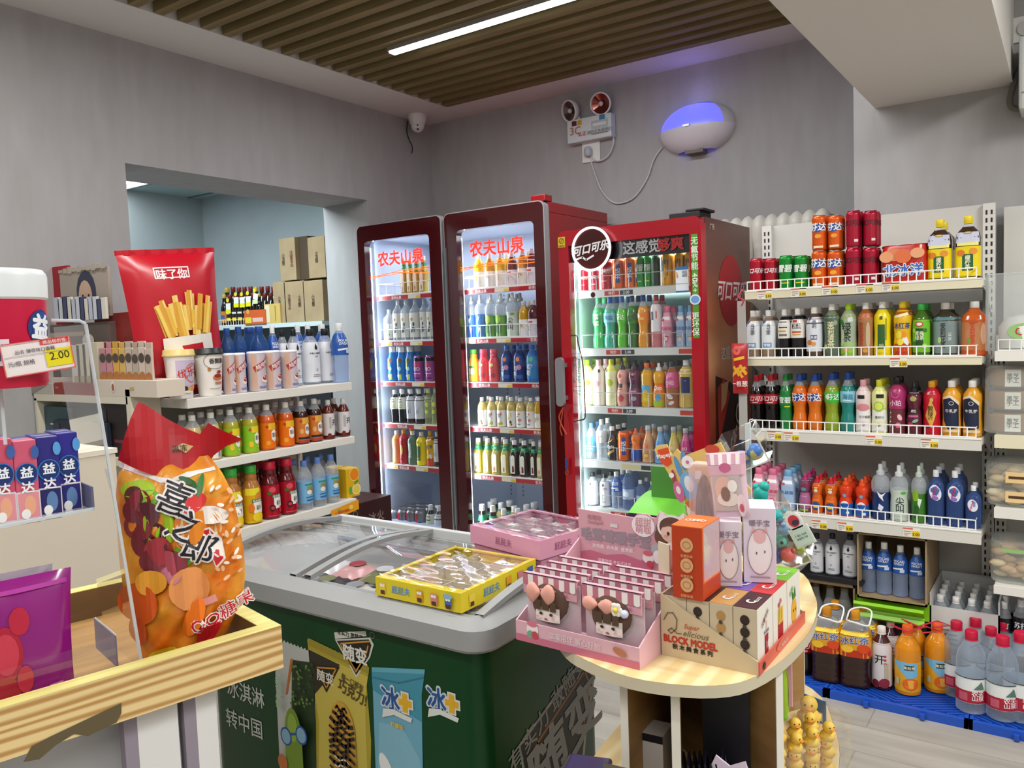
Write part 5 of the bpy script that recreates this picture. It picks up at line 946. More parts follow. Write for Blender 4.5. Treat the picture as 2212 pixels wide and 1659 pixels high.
def tub1(t,w,d,h):
    MB().mt(clear('F0F4F4',.85,.05,)).box(-w/2,w/2,-d/2,d/2,0,h).build('clear_box',None,t,bevel=.006)
    b_=MB().mt(mat('E4E4DE',.4)).lathe([(0,.3*w),(.03*h,.4*w),(.3*h,.42*w),(.42*h,.3*w),(.46*h,0.001)],20,c=(0.02,0,0.002)); b_.build('white_bun',None,t,smooth=True)
    m=MB(); decal(m,[El(.02,.25*h,.05,.03,'98C078'),T('CY',.02,.25*h,.04,'B84040')],Pl((0,-d/2-.001,0),(1,0,0),(0,0,1))); m.build('label',None,t)
tub(2200,590,0,.2,.16,'food_tub','clear plastic box holding a white round with green label, top of food rack','food tub',tub1)
def tub2(n_):
    def f(t,w,d,h):
        for i in range(n_):
            z0=h*i/n_; MB().mt(mat('9C7450',.5)).lathe([(z0+.004,.38*w),(z0+h/n_*.2,.44*w),(z0+h/n_*.8,.45*w),(z0+h/n_*.9,.4*w)],20,sq=5).build('cake',None,t,smooth=50)
            m=MB(); P=Pl((-.01,-.46*w,z0+h/n_*.5),(1,0,0),(0,0,1)); decal(m,[Rr(0,0,.05,h/n_*.75,'ECEAE4'),T('黑芝\n手工',0,0,.02,'28241F')],P); m.build('label',None,t)
        MB().mt(clear('F0F4F0',.8,.06)).lathe([(-.0,.44*w),(.03*h,.52*w),(.97*h,.5*w),(h,.44*w)],24,sq=6).build('clear_tub',None,t,smooth=50)
    return f
tub(2198,790,1,.2,.16,'cake_tub','clear tub of brown cakes with white handwritten-style labels','food tub',tub2(3))
def nuts(c1,c2,green):
    def f(t,w,d,h):
        m=MB()
        for i in range(60):
            m.mt(mat(c1 if i%3 else c2,.6)); m.ball((random.uniform(-.4,.4)*w,random.uniform(-.4,.3)*d,random.uniform(.08,.86)*h),.028,8,5,(1,.8,.5))
        tag(m.build('snacks',None,t,smooth=True),kind='stuff')
        MB().mt(clear('F0F4F0',.85,.06)).lathe([(0,.44*w),(.04*h,.5*w),(.92*h,.54*w),(h,.5*w)],24,sq=6).build('clear_tub',None,t,smooth=50)
        if green: MB().mt(mat('80C830',.4)).box(-.3*w,.5*w,-.55*d,-.5*d,.78*h,.86*h).build('green_seal',None,t)
        else:
            m=MB(); decal(m,[Rr(.0,.25*h,.08,.04,'E8C890'),Rr(.0,.7*h,.08,.04,'E8C890'),Rr(0,.25*h,.06,.01,'503018'),Rr(0,.7*h,.06,.01,'503018')],Pl((0,-.56*w,0),(1,0,0),(0,0,1))); m.build('label',None,t)
    return f
tub(2203,995,2,.2,.18,'snack_tub','clear tub of pale crisps with tan labels on the food rack','snack tub',nuts('D8B888','E8D8B0',0))
tub(2206,1165,3,.19,.18,'snack_tub','clear tub of tan puffs with a green seal on the food rack','snack tub',nuts('C8A070','E0C89C',1))

# ----- floor level: cartons, mats and big bottles -----
def crate(px0,pxt,py0,pyt,Y,depth,lab,mtl,front_open=True,name='cardboard_carton',zb=None):
    a=at(px0,py0,Y=Y); b=at(pxt,pyt,Y=Y); z0=a.z if zb is None else zb; z1=b.z; x0,x1=a.x,b.x
    c=empty(name,((x0+x1)/2,Y,z0),label=lab,cat='carton'); w=(x1-x0)/2; h=z1-z0; t=.006
    m=MB().mt(mtl).box(-w,-w+t,0,depth,0,h).box(w-t,w,0,depth,0,h).box(-w,w,depth-t,depth,0,h).box(-w,w,0,depth,0,t)
    if front_open: m.box(-w,w,0,depth,h-t,h); m.box(-w,w,0,t,0,.012).box(-w,w,0,t,h-.012,h)
    m.build('carton_body',None,c); return c,z0,z1
# open carton with four blue label bottles
c,z0,z1=crate(1852,2002,1290,1163,3.42,.36,'brown open carton on its side holding four blue-label bottles',M_card)
g='bottles in the cartons under the rack'
row('in the open brown carton',z0+.008,[(1876,1170,'pocari'),(1910,1171,'pocari'),(1945,1178,'pocari'),(1981,1183,'pocari')],Y=3.5,group=g)
# green bag below it
gz=z0; c2=empty('green_packet',(at(1920,1300,Y=3.42).x,3.52,0),label='lime green plastic packet squeezed under the open brown carton',cat='packet')
bp=at(1850,1290,Y=3.4); bq=at(2002,1325,Y=3.4)
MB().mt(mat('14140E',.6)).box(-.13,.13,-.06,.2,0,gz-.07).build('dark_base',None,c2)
m=MB().mt(mat('86C81C',.3)); m.grid(lambda u,v:((u-.5)*(bq.x-bp.x),-.09-.015*math.sin(v*9)-.03*(1-v),gz-.008-.075*v),14,8); m.box(-.14,.14,-.06,.2,gz-.07,gz-.004); m.build('film',None,c2,smooth=True)
# three white bottles behind a black tray, on a brown box with clear liquor bottles
zt=at(1800,1240,Y=3.5).z
c3=empty('display_tray',(at(1800,1240,Y=3.5).x,3.5,zt-.012),label='black tray of white-label soda water above the liquor box',cat='tray'); MB().mt(M_black).box(-.13,.13,-.07,.24,0,.012).box(-.13,.13,-.075,-.068,0,.02).build('tray_board',None,c3)
row('on the black tray',zt,[(1764,1152,'baisui'),(1798,1152,'baisui'),(1836,1154,'baisui')],Y=3.5,group=g)
a_=at(1736,1246,Y=3.44); b_=at(1846,1250,Y=3.44)
c4=empty('cardboard_carton',((a_.x+b_.x)/2,3.44,0),label='low brown carton of clear liquor bottles under the black tray',cat='carton'); w_=(b_.x-a_.x)/2
MB().mt(M_card).box(-w_,-w_+.006,0,.3,0,zt-.014).box(w_-.006,w_,0,.3,0,zt-.014).box(-w_,w_,.29,.3,0,zt-.014).box(-w_,w_,0,.3,0,.12).box(-w_,w_,0,.006,zt-.03,zt-.014).build('carton_body',None,c4)
row('in the low brown carton',.122,[(1762,1250,'liquor'),(1793,1253,'liquor'),(1824,1254,'liquor')],Y=3.52,group=g)
# white carton of small bottles at the end
a_=at(2008,1308,Y=3.47); b_=at(2160,1330,Y=3.47); zc=at(2080,1318,Y=3.47).z; w_=(b_.x-a_.x)/2
c5=empty('white_carton',((a_.x+b_.x)/2,3.47,0),label='white topless carton of small capped bottles at the rack foot',cat='carton'); Mwc=mat('D4D4D2',.6)
MB().mt(Mwc).box(-w_,w_,0,.006,0,zc).box(-w_,-w_+.006,0,.34,0,zc+.05).box(w_-.006,w_,0,.34,0,zc+.05).box(-w_,w_,.334,.34,0,zc+.05).box(-w_,w_,0,.34,0,.012).build('carton_body',None,c5)
m=MB(); decal(m,[Rr(-w_*.55,zc*.72,w_*.6,.004,'888')] if 0 else [Rr(-w_*.5,zc*(.8-.05*i),w_*.6,.004,'8C8C8C') for i in range(5)]+[('l',[(w_*.2,zc*.6),(w_*.5,zc*.66),(w_*.8,zc*.6)],.004,'4C5C64')],Pl((0,-.001,0),(1,0,0),(0,0,1))); m.build('printing',None,c5)
for i in range(4):
    for d in range(4):
        p=at(2031+i*34,1290+i*1,Y=3.53); put('clear_d' if d<1 else 'clear_s',p.x,3.53+d*.072,zc-.17,.2,0,f'small white-capped clear bottle, {ORD[i]} column, {ROWS[d]} rank in white carton',g)
row('dark bottles beyond the white carton',.2,[(2170,1300,'clear_d',2),(2206,1295,'clear_d',2)],Y=3.5,group=g)
sb_=empty('low_stand',(at(2190,1400,Y=3.5).x,3.52,0),label='dark low stand under the dark-wrapped bottles by the frame edge',cat='stand'); MB().mt(M_dark).box(-.06,.2,-.06,.2,0,.198).build('stand_body',None,sb_)
# blue plastic mats
Mb=mat('1C50B8',.4)
def mat_tile(x0,x1,y0,y1,lab):
    t=empty('floor_mat',(x0,y0,0),label=lab,cat='plastic mat',group='blue plastic mats under the big bottles'); w=x1-x0; d=y1-y0; h=.032
    m=MB().mt(Mb).box(0,w,0,.02,0,h).box(0,w,d-.02,d,0,h).box(0,.012,0,d,0,h).box(w-.012,w,0,d,0,h)
    for i in range(-6,int(d/.022)):
        for s_ in (0,1):
            y0=i*.022+.01; pa=[(.012,y0+.13),(w/2,y0)] if s_==0 else [(w/2,y0),(w-.012,y0+.13)]
            (xa,ya),(xb,yb)=pa; t0,t1=0,1; lo_,hi_=.02,d-.03
            def tt(yv): return (yv-ya)/(yb-ya)
            if ya<lo_: t0=max(t0,tt(lo_))
            if ya>hi_: t0=max(t0,tt(hi_))
            if yb<lo_: t1=min(t1,tt(lo_))
            if yb>hi_: t1=min(t1,tt(hi_))
            if t1-t0<.02: continue
            P0_=(xa+(xb-xa)*t0,ya+(yb-ya)*t0); P1_=(xa+(xb-xa)*t1,ya+(yb-ya)*t1)
            m.obox((P0_[0],P0_[1],h-.012),(P1_[0]-P0_[0],P1_[1]-P0_[1],0),(0,.010,0),(0,0,.0122))
    m.mt(mat('123A8C',.6)).box(.005,w-.005,.005,d-.005,h-.03,h-.012)
    m.build('grid',None,t)
    for i in range(2): MB().mt(Mb).lathe([(0,.01),(.02,.01)],12,c=(w*(.3+.4*i),-.01,.004)).build('peg',None,t,smooth=50)
P0=at(1700,1480,Z=.034); 
yf=at(2060,1566,Z=0).y-.01
mxs=[-1.28,-.78,-.29,.2,.7]
nm=['innermost, beside the display stand','under the iced tea bottles','under the orange juice bottles','under the red-capped water bottles']
for i in range(4): mat_tile(mxs[i]+.002,mxs[i+1]-.002,yf,yf+.42,f'blue plastic floor mat with chevron ribs, {nm[i]}')
g='large bottles standing on the blue mats'
def floorrow(place,items,zs=.034):
    for i,(x,yt,yb,key) in enumerate(items):
        p=at(x,yb,Z=zs); q=at(x,yt,Y=p.y); rr_=KIND[key]['r']*(q.z-zs)*.95; p=p+Vector((p.x,p.y,0)).normalized()*rr_; q=at(x,yt,Y=p.y); put(key,p.x,p.y,zs,q.z-zs,0,mklabel(KIND[key]['desc'],place[i]),g)
floorrow(['on the innermost blue mat by the display stand','in front of the cartons, first of two big ones','in front of the cartons, second of two big ones','ahead of its twin on the blue mat','behind its twin on the blue mat','on the mat corner ahead of the others','behind with red cord','standing apart towards the waters'],
 [(1738,1325,1460,'cola_big'),(1788,1311,1476,'ice_big'),(1849,1318,1488,'ice_big'),(1905,1353,1492,'plum_w'),(1924,1340,1468,'plum_w'),(1961,1350,1505,'orange_j'),(1980,1336,1478,'orange_j'),(2025,1345,1500,'orange_j')])
floorrow(['rear rank behind the first iced tea','rear rank behind the second iced tea'],[(1805,1297,1450,'ice_big'),(1866,1304,1466,'ice_big')])
floorrow(['rear, next to the orange juice','behind the first front bottle','rear middle of the water group','at the mat edge, tallest in front','rear beside the frame edge','front, second along the mat edge','by the frame edge, lowest'],
 [(2066,1341,1510,'nfu'),(2107,1334,1505,'nfu'),(2140,1354,1520,'nfu'),(2098,1361,1545,'nfu'),(2168,1341,1512,'nfu'),(2165,1373,1562,'nfu'),(2204,1364,1565,'nfu')])
for (x,y,lab) in ((1788,1330,'first'),(1849,1338,'second')):
    p=at(x,y,Y=at(x,1480,Z=.034).y-.05); tag(MB().mt(mat('EDEDEA',.4)).tube(catmull([p+Vector(v) for v in ((-.04,0.04,-.01),(-.035,.01,-.012),(.0,.0,-.014),(.04,.01,-.022),(.045,.04,-.01),(.04,.08,.015),(0,.09,.02),(-.035,.07,.01),(-.04,.04,-.01))]),.0032,6).build('bottle_handle',None,None,smooth=True),f'white plastic carry handle round the neck of the {lab} big iced tea bottle','carry handle')
for x,y,l in ((1961,1362,'front orange juice bottle'),(1985,1350,'orange juice bottle behind')):
    p=at(x,y,Y=at(x,1500,Z=.034).y-.03); tag(MB().mt(mat('C82840',.4)).tube([p+Vector(v) for v in ((-.03,0,0),(-.06,0,.012),(0,-.01,-.002),(.06,.02,.02),(.1,.05,.0),(.05,0,0))],.003,5).build('pack_cord',None,None),f'thin red carry cord around the {l}','cord')
# ================= left shelf unit and what stands around it =================
XS=-2.95; AE=-3.34; LY0=1.915
lsf=empty('display_shelf',(XS,LY0,0),label='white shelf unit of juices before the wall opening',cat='shelving')
LV=[(600,842,600,861),(620,968,620,985),(640,1111,640,1131)]
ends=[at(760,828,X=XS).y,at(766,943,X=XS).y,at(771,1085,X=XS).y]
y1=max(ends); LZ=[]
for j,(xa,ya,xb,yb) in enumerate(LV):
    zt=at(xa,ya,X=XS).z; zb=at(xb,yb,X=XS).z; LZ.append(zt)
    # soft rails: top boards stick out a little over the ones above the freezer
    MB().mt(mat('E2DFD6',.45)).box(AE-XS-.02,0,0,ends[j]-LY0,zb,zt).build('shelf_board',None,lsf,bevel=.002)
m=MB().mt(mat('CFCDC8',.5)); m.box(AE-XS-.05,AE-XS-.02,0,y1-LY0,0,LZ[0]+.0).build('back_panel',None,lsf)
MB().mt(mat('D6D4CC',.5)).box(AE-XS-.05,AE-XS-.01,-.03,0,0,LZ[0]).build('upright',None,lsf); MB().mt(mat('D6D4CC',.5)).box(AE-XS-.05,AE-XS-.01,y1-LY0-.03,y1-LY0,0,LZ[0]).build('upright',None,lsf)
MB().mt(mat('8E9088',.5)).box(AE-XS,-.1,.02,y1-LY0-.05,0,.12).build('plinth',None,lsf)
g='drinks on the white shelf before the opening'; R90=PI/2
xf=XS-.05
row('white shelf top',LZ[0],[(385,755,'cup_p'),(448,752,'cup_b')],X=xf,group=g,rz=R90)
row('white shelf top, row of tins',LZ[0],[(492,763,'can_milktea'),(515,762,'can_milktea'),(552,759,'can_milktea'),(584,757,'can_milktea'),(621,756,'can_milktea')],X=xf,group=g,rz=R90-.2)
row('behind the tins',LZ[0],[(489,709,'blue_big'),(514,706,'blue_big'),(558,705,'blue_big'),(587,703,'pocari'),(608,712,'baisui'),(632,711,'baisui'),(668,711,'baisui'),(700,710,'baisui')],X=XS-.14,group=g,rz=R90)
row('white shelf top, by the wall end',LZ[0],[(731,698,'pocari')],X=XS-.06,group=g,rz=R90)
row('rearmost on the white shelf top',LZ[0],[(642,702,'pocari'),(664,701,'pocari'),(694,700,'pocari'),(538,707,'blue_big')],X=XS-.25,group=g,rz=R90)
row('white shelf middle board',LZ[1],[(414,897,'white_cit',2),(454,891,'white_cit',3),(496,885,'honey_g',3),(537,880,'honey_g',3),(574,874,'honey_o',3),(615,869,'honey_o',3),(648,866,'honey_b',3),(677,861,'honey_b',3),(707,864,'plum_l',2),(740,861,'plum_l',2)],X=xf,group=g,rz=R90-.15)
row('white shelf lowest board',LZ[2],[(497,1012,'nfc_y',2),(539,1005,'nfc_y',2),(580,997,'nfc_r',2),(617,990,'nfc_r',2),(655,995,'lact_w',2),(684,988,'lact_w',2),(713,982,'lact_w',2)],X=xf,group=g,rz=R90-.15)
# yellow lemon tea carton drinks at the shelf end
for i,(a,b,cc,dz) in enumerate(((737,776,1012,0),)):
    p=at(752,1087,X=XS-.05); q=at(752,1013,X=XS-.05); h=q.z-LZ[2]
    for k in range(2):
        c=empty('drink_carton',(XS-.06-k*.1,at(757,1050,X=XS-.06).y+0,LZ[2]),R90,label=f'yellow lemon drink carton at the lowest board end, {"rear" if k else "front"} one',cat='drink carton',group=g)
        MB().mt(mat('E0B018',.4)).box(-.045,.045,-.02,.06,0,h).build('carton',None,c,bevel=.002)
        m=MB(); decal(m,[El(.01,h*.78,.03,.03,'E88818'),('o',.01,h*.78,.034,.034,.004,'F0DC80'),El(.02,h*.25,.03,.028,'F0E8C0'),El(.02,h*.25,.024,.022,'E8D050'),Rr(.02,h*.5,.03,.012,'489838',.6),El(-.02,h*.25,.01,.02,'58A840')],Pl((0,-.0206,0),(1,0,0),(0,0,1))); m.build('printing',None,c)
a=at(716,1112,X=XS+.006); b=at(775,1084,X=XS+.006)
t=empty('shelf_card',(XS+.004,a.y,(a.z)),label='orange curved promotion card on the end of the lowest white shelf',cat='shelf card')
L2=b.y-a.y
m=MB().mt(mat('E8A020',.4)); m.grid(lambda u,v:(.001+.012*math.sin(PI*u)*0,L2*u,-.03+.05*v+(.02*u)),12,2); m.build('card',None,t)
m=MB(); decal(m,[El(.03,.0,.006,.006,'D87818'),T('维他柠檬茶',.08,.0,.016,'C84818'),El(.13,.012,.014,.012,'F0D060'),Rr(.05,.012,.02,.005,'68A868')],Pl((.0016,0,0),(0,1,0),(0,0,1))); m.build('printing',None,t)
# big red bag of chips standing on the shelf top
a=at(290,856,X=XS-.2); 
cb_b=Vector((XS-.17,at(402,850,X=XS-.17).y,LZ[0])); wl=at(283,560,X=XS-.17); wr=at(482,560,X=XS-.17); hb=at(380,548,X=XS-.17).z-LZ[0]; wb=(wr.y-wl.y)
cb=empty('crisp_bag',cb_b,label='large red bag of potato fries with a fries picture',cat='crisp bag')
cb.rotation_euler=(0,-.07,R90-.25)
# the bag faces the viewer
bw=wb*.93; 
fr_=[]
random.seed(3)
for i in range(26):
    x=-.1+.2*(i%13)/12+random.uniform(-.006,.006)+.05*bw; ln_=random.uniform(.1,.16); an=(x-.05*bw)*-2.4+random.uniform(-.1,.1)
    z=hb*.5+random.uniform(-.01,.03)+(ln_/2)*.5-(abs(x-.05*bw))*.25
    fr_.append(Rr(x,z,.024,ln_,['E8B848','F0CC68','D8A038'][i%3],an)); fr_.append(Rr(x+.006,z,.006,ln_*.96,['F4DC90','E0A840'][i%2],an))
items=[T('味了你',-.02*bw,hb*.855,.045,'F0E0E0',0,.03),('l',[(-.2*bw,hb*.83),(-.2*bw,hb*.9),(.16*bw,hb*.9),(.16*bw,hb*.83),(-.2*bw,hb*.83)],.005,'F0E0E0')]+fr_+[('p',[(-.1,hb*.42),(.125,hb*.43),(.13,hb*.1),(-.1,hb*.06)],'E6E2DA'),('p',[(-.02,hb*.36),(.075,hb*.37),(.09,hb*.06),(-.01,hb*.06)],'C01020'),T('真脆薯条',.03,hb*.27,.027,'F0B820',0,.05),Rr(.033,hb*.16,.09,.03,'E8B020'),T('原切',.033,hb*.16,.022,'B01020')]
bagmesh(bw,hb,.13,mat('B80C22',.3,spec=.7),'bag',cb,(0,0,0),items=items)
m=MB().mt(mat('B80C22',.3)); m.grid(lambda u,v:((u-.5)*bw*1.02,.004*math.sin(u*40),hb-.002+.022*v),40,2); m.build('top_seal',None,cb)
# ----- stationery unit beyond, in front of the left wall -----
UY=1.75; ur=at(275,862,Y=UY).x; uz=at(140,853,Y=UY).z; uzb=at(140,868,Y=UY).z
su=empty('stationery_unit',(ur,UY,0),label='cream stationery shelf unit by the left wall behind acrylic display',cat='shelving')
ux=-3.885-ur; Mc=mat('D8D2BE',.5)
MB().mt(Mc).box(ux,0,0,.13,uzb,uz).build('shelf_board',None,su); MB().mt(Mc).box(-.012,.02,0,.13,0,uz+.03).build('side_panel',None,su,); MB().mt(Mc).box(ux,ux+.02,0,.13,0,uz-.02).build('side_panel',None,su); MB().mt(Mc).box(ux+.02,-.012,.11,.13,0,uz-.03).build('back_panel',None,su)
zl=at(200,985,Y=UY).z; MB().mt(Mc).box(ux+.02,-.012,0,.13,zl-.03,zl).build('shelf_board',None,su)
def bx(name,px0,py0,px1,py1,Y,d,col,lab,cat,items=None,zbase=None,rgh=.5,tilt=0):
    a=at(px0,py0,Y=Y); b=at(px1,py1,Y=Y); z0=a.z if zbase is None else zbase; z1=b.z; w=b.x-a.x
    o=empty(name,((a.x+b.x)/2,Y,z0),label=lab,cat=cat); h=z1-z0
    MB().mt(col if isinstance(col,bpy.types.Material) else mat(col,rgh)).box(-w/2,w/2,0,d,0,h).build('body',None,o,bevel=.0015)
    if items:
        m=MB(); decal(m,items(w,h),Pl((0,-.0008,0),(1,0,0),(0,0,1))); m.build('printing',None,o)
    return o,w,h
random.seed(5)
# dark rear panels / boxes on top
bx('header_board',40,850,142,573,UY+.13,.02,'9C1020','red header board standing at the rear of the stationery shelf','header board',lambda w,h:[Rr(-w*.25,h*.98,w*.5,h*.05,'3C1814'),T('唱',w*.38,h*.35,.07,'EDE6E0')],zbase=uz)
o,w,h=bx('display_board',135,690,232,575,UY+.12,.012,'A89C90','doll girl display card with ragged top at the rear of the stationery shelf','display card',lambda w,h:[El(w*.05,h*.5,w*.2,h*.48,'2A3048'),El(w*.03,h*.42,w*.14,h*.36,'C8A890'),El(-w*.02,h*.46,.008,.006,'302828'),El(w*.1,h*.46,.008,.006,'302828'),El(w*.32,h*.25,w*.1,h*.14,'A87078'),El(w*.2,h*.16,w*.1,h*.1,'8C3848'),El(-w*.25,h*.12,w*.2,h*.1,'C8A890'),Rr(w*.05,h*.08,w*.5,h*.14,'222840')]+[Rr(-w*.45+w*.9*i/9,h*1.02,w*.09,h*(.06+.1*((i*7)%5)/5),'B4A898') for i in range(10)],zbase=None)
for i in range(12):
    p0=118+i*9.2; bx('pen_pack',p0,690,p0+8,642+3*math.sin(i*2),UY+.06,.01,['B8C0D0','C8CCD4','3C4468','D8D4C8'][i%4],f'slim pastel pen packet, {ORD[i]} of the row before the doll card','pen packet',zbase=at(180,692,Y=UY+.06).z)
st_,w,h=bx('display_step',75,850,235,694,UY+.1,.12,'6C6058','grey display riser under the pen packets','riser',lambda w,h:[Rr(-w*.1,h*.85,w*.6,h*.06,'B8A898'),El(w*.25,h*.75,.05,.03,'E8E4DC'),Rr(0,h*.5,w*.8,h*.2,'8C7C74')],zbase=uz)
bx('cardboard_display',215,850,300,672,UY+.13,.02,'8C2822','brick red card backboard with a notched top','display card',lambda w,h:[Rr(-w*.3,h*1.06,w*.16,h*.13,'7C241E'),('o',w*.2,h*.6,.03,.04,.003,'A84038')],zbase=uz)
for i in range(4):
    bx('white_box',158+i*13,842,170+i*13,745-i*2,UY+.03,.03,['D4CCC0','C8C4A8','D8D4B8','C8C0A8'][i],f'narrow cream cosmetic box, {ORD[i]} in the red tray','cosmetic box',lambda w,h:[Rr(0,h*.2,w*.5,h*.15,'A8A078')],zbase=uz+.03)
bx('red_tray',115,856,215,828,UY+.005,.1,'8C3028','brick red open tray on the cream stationery shelf','tray',lambda w,h:[T('Jeep',-w*.4,h*.6,.016,'C89890')],zbase=uz)
for i in range(8):
    for k in range(2):
        bx('cartoon_pen',218+i*14,832-k*4,228+i*14,752+2*math.sin(i*3)-k*14,UY+.02+k*.05,.008,['C08890','C88C94','D8A848','D8B060','C8B8A8','B8A898','D0C0B0','C8B4A4'][i],f'animal topped pen, {ORD[i]} in {"rear" if k else "front"} rank of the cream box','novelty pen',(lambda w,h:[El(0,h*.75,w*.4,h*.12,'4C4038'),El(0,h*.25,w*.45,h*.16,'B07038')]) if not k else None,zbase=uz+.035)
bx('pen_display_box',212,858,338,822,UY-.0,.12,'D4C8B8','cream pen display box with an oval brown logo','display box',lambda w,h:[El(-w*.22,h*.6,.017,.024,'E8E0D4'),El(-w*.22,h*.55,.01,.016,'A06048'),T('皮皮',w*.1,h*.5,.016,'C8A040')],zbase=uz)
bx('leaflet_stack',8,855,112,818,UY+.0,.1,'B8B0A8','pile of printed packets at the near end of the stationery shelf','packet pile',lambda w,h:[Rr(-w*.1,h*.5,w*.1,h*.9,'C8A858'),Rr(w*.2,h*.5,w*.5,h*.6,'8C8880',.3),Rr(-w*.35,h*.5,w*.2,h*.7,'6C6870')],zbase=uz)
for i,(x0,y0,x1,y1,c,l) in enumerate(((20,985,75,878,'1C1E24','black boxed set'),(22,975,62,905,'8C8C80','grey paper booklet'),(80,930,155,880,'345058','stack of teal notebooks'),(84,985,158,932,'6C4830','brown notebook pile'),(158,985,225,872,'3C5458','teal picture folder'),(120,985,230,915,'202838','navy plush folder'),(176,985,262,935,'5C3038','plum pattern tin'),(228,940,272,874,'201414','black storage box'))):
    bx('stationery_box',x0,y0,x1,y1,UY+.01+.02*((i*3)%5),.018,c,l+f' on the lower stationery shelf','stationery',lambda w,h,i=i:[Rr(w*.1,h*.3,w*.4,h*.06,['8C7838','6C6C60','D0D0C8','A87850','98A898','8C9098','A87878','6C2C38'][i]),Rr(-w*.42,h*.5,w*.1,h*.8,['2C2C30','A8A898','C8C8C0','B0B0A8','4C6064','303848','704048','2C1C1C'][i])],zbase=zl if i not in (2,) else at(x0,y0,Y=UY+.02).z)
# pale cabinet side behind the pine tray
pc=at(250,978,X=-1.9); cabz=pc.z
cb2=empty('low_cabinet',(-1.9,pc.y,0),label='beige cabinet side panel behind the pine tray',cat='cabinet')
MB().mt(mat('D2C9B8',.6)).box(-.5,0,-1.2,0,0,cabz).build('cabinet_body',None,cb2,bevel=.003); MB().mt(mat('E2DCCC',.5)).box(-.5,.003,-1.2,.003,cabz,cabz+.012).build('top_board',None,cb2)
# ----- in the back room: shelf with sauces, cartons -----
BYR=BY; SF=4.22; sz=at(560,700,Y=SF).z
bs=empty('back_room_shelf',(-5.4,SF,0),label='pale shelf seen through the wall opening carrying sauces and cartons',cat='shelving')
sxa=at(470,700,Y=SF).x; sxb=at(696,697,Y=SF).x
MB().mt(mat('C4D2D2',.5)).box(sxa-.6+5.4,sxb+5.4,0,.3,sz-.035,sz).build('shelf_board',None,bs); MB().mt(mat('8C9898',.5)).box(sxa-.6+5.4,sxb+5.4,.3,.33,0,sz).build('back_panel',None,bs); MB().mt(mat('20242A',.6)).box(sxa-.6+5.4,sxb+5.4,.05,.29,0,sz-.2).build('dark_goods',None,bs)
guard(sxa-.1+5.4,at(575,690,Y=SF).x+5.4,.01,sz,.05,22,bs)
def card(px0,py0,px1,py1,Y,d,yawr,lab,zb,txt,cols=('8E826A',)):
    a=at(px0,py0,Y=Y); b=at(px1,py1,Y=Y); w=b.x-a.x; h=b.z-zb
    o=empty('cardboard_carton',(a.x,Y,zb+.001),yawr,label=lab,cat='carton',group='cartons in the back room')
    MB().mt(M_card).box(.001,w-.002,0,d,0,h-.003).build('carton_body',None,o,bevel=.002)
    m=MB()
    for k,(t_,c_) in enumerate(txt): decal(m,[T('\n'.join(t_),w*(k+.5)/len(txt),h*.5,h*.11,c_)],Pl((0,-.0008,0),(1,0,0),(0,0,1)))
    m.build('printing',None,o); return h
h1=card(593,695,615,607,SF+.02,.28,0,'narrow brown carton on the back room shelf, leftmost lower one',sz,[('小浣熊','2C241C')])
card(617,695,656,605,SF+.02,.28,0,'brown carton with red printed column, middle of the lower row',sz,[('冷藏食品','5C4030'),('小浣熊','2C241C')])
card(658,695,696,603,SF+.02,.28,0,'brown carton with black print at the lower row end',sz,[('小浣熊','2C241C')])
zt_=sz+h1
card(606,600,636,511,SF+.02,.24,0,'brown carton with red print standing on the lower cartons',zt_,[('小浣熊','2C241C'),('冷藏食品','6C3828')])
card(668,600,700,508,SF+.03,.24,0,'shaded brown carton, upper one next to the wall jamb',zt_,[('小浣熊','241C14')])
o_=empty('cardboard_carton',(at(638,600,Y=SF+.05).x,SF+.06,zt_),label='dark-sided brown carton between the two upper cartons',cat='carton',group='cartons in the back room'); wq=at(667,560,Y=SF).x-at(638,560,Y=SF).x; MB().mt(mat('4A3A28',.8)).box(0,wq,0,.2,0,at(650,511,Y=SF+.06).z-zt_).build('carton_body',None,o_)  # darker brown than its neighbours: the shade of the box side is in the colour
K('sauce','dark sauce bottle with yellow label and red cap','neck',.13,'7C1C18',liq='241410',fill=.9,lab=(.1,.5,'241C1C'),art=[Rr(0,.2,.2,.1,'E8D020'),Rr(0,.4,.2,.06,'D8D8D4')],name='sauce_bottle')
K('sauce_y','dark sauce bottle with gold cap sleeve','neck',.13,'C8A830',liq='1C1412',fill=.9,lab=(.1,.46,'C87828'),art=[Rr(0,.28,.2,.12,'3C5C98')],name='sauce_bottle')
row('back room shelf',sz,[(484,636,'sauce_y'),(496,637,'sauce'),(508,636,'sauce'),(520,635,'sauce'),(533,634,'sauce'),(546,633,'sauce'),(559,634,'sauce_y'),(572,633,'sauce'),(585,632,'sauce')],Y=SF+.08,group='sauces on the back room shelf')
row('rear of back room shelf',sz,[(490,622,'sauce_y'),(503,620,'sauce'),(516,621,'sauce'),(528,620,'sauce'),(541,619,'sauce'),(553,620,'sauce_y'),(565,619,'sauce'),(578,618,'sauce'),(590,619,'sauce')],Y=SF+.18,group='sauces on the back room shelf')
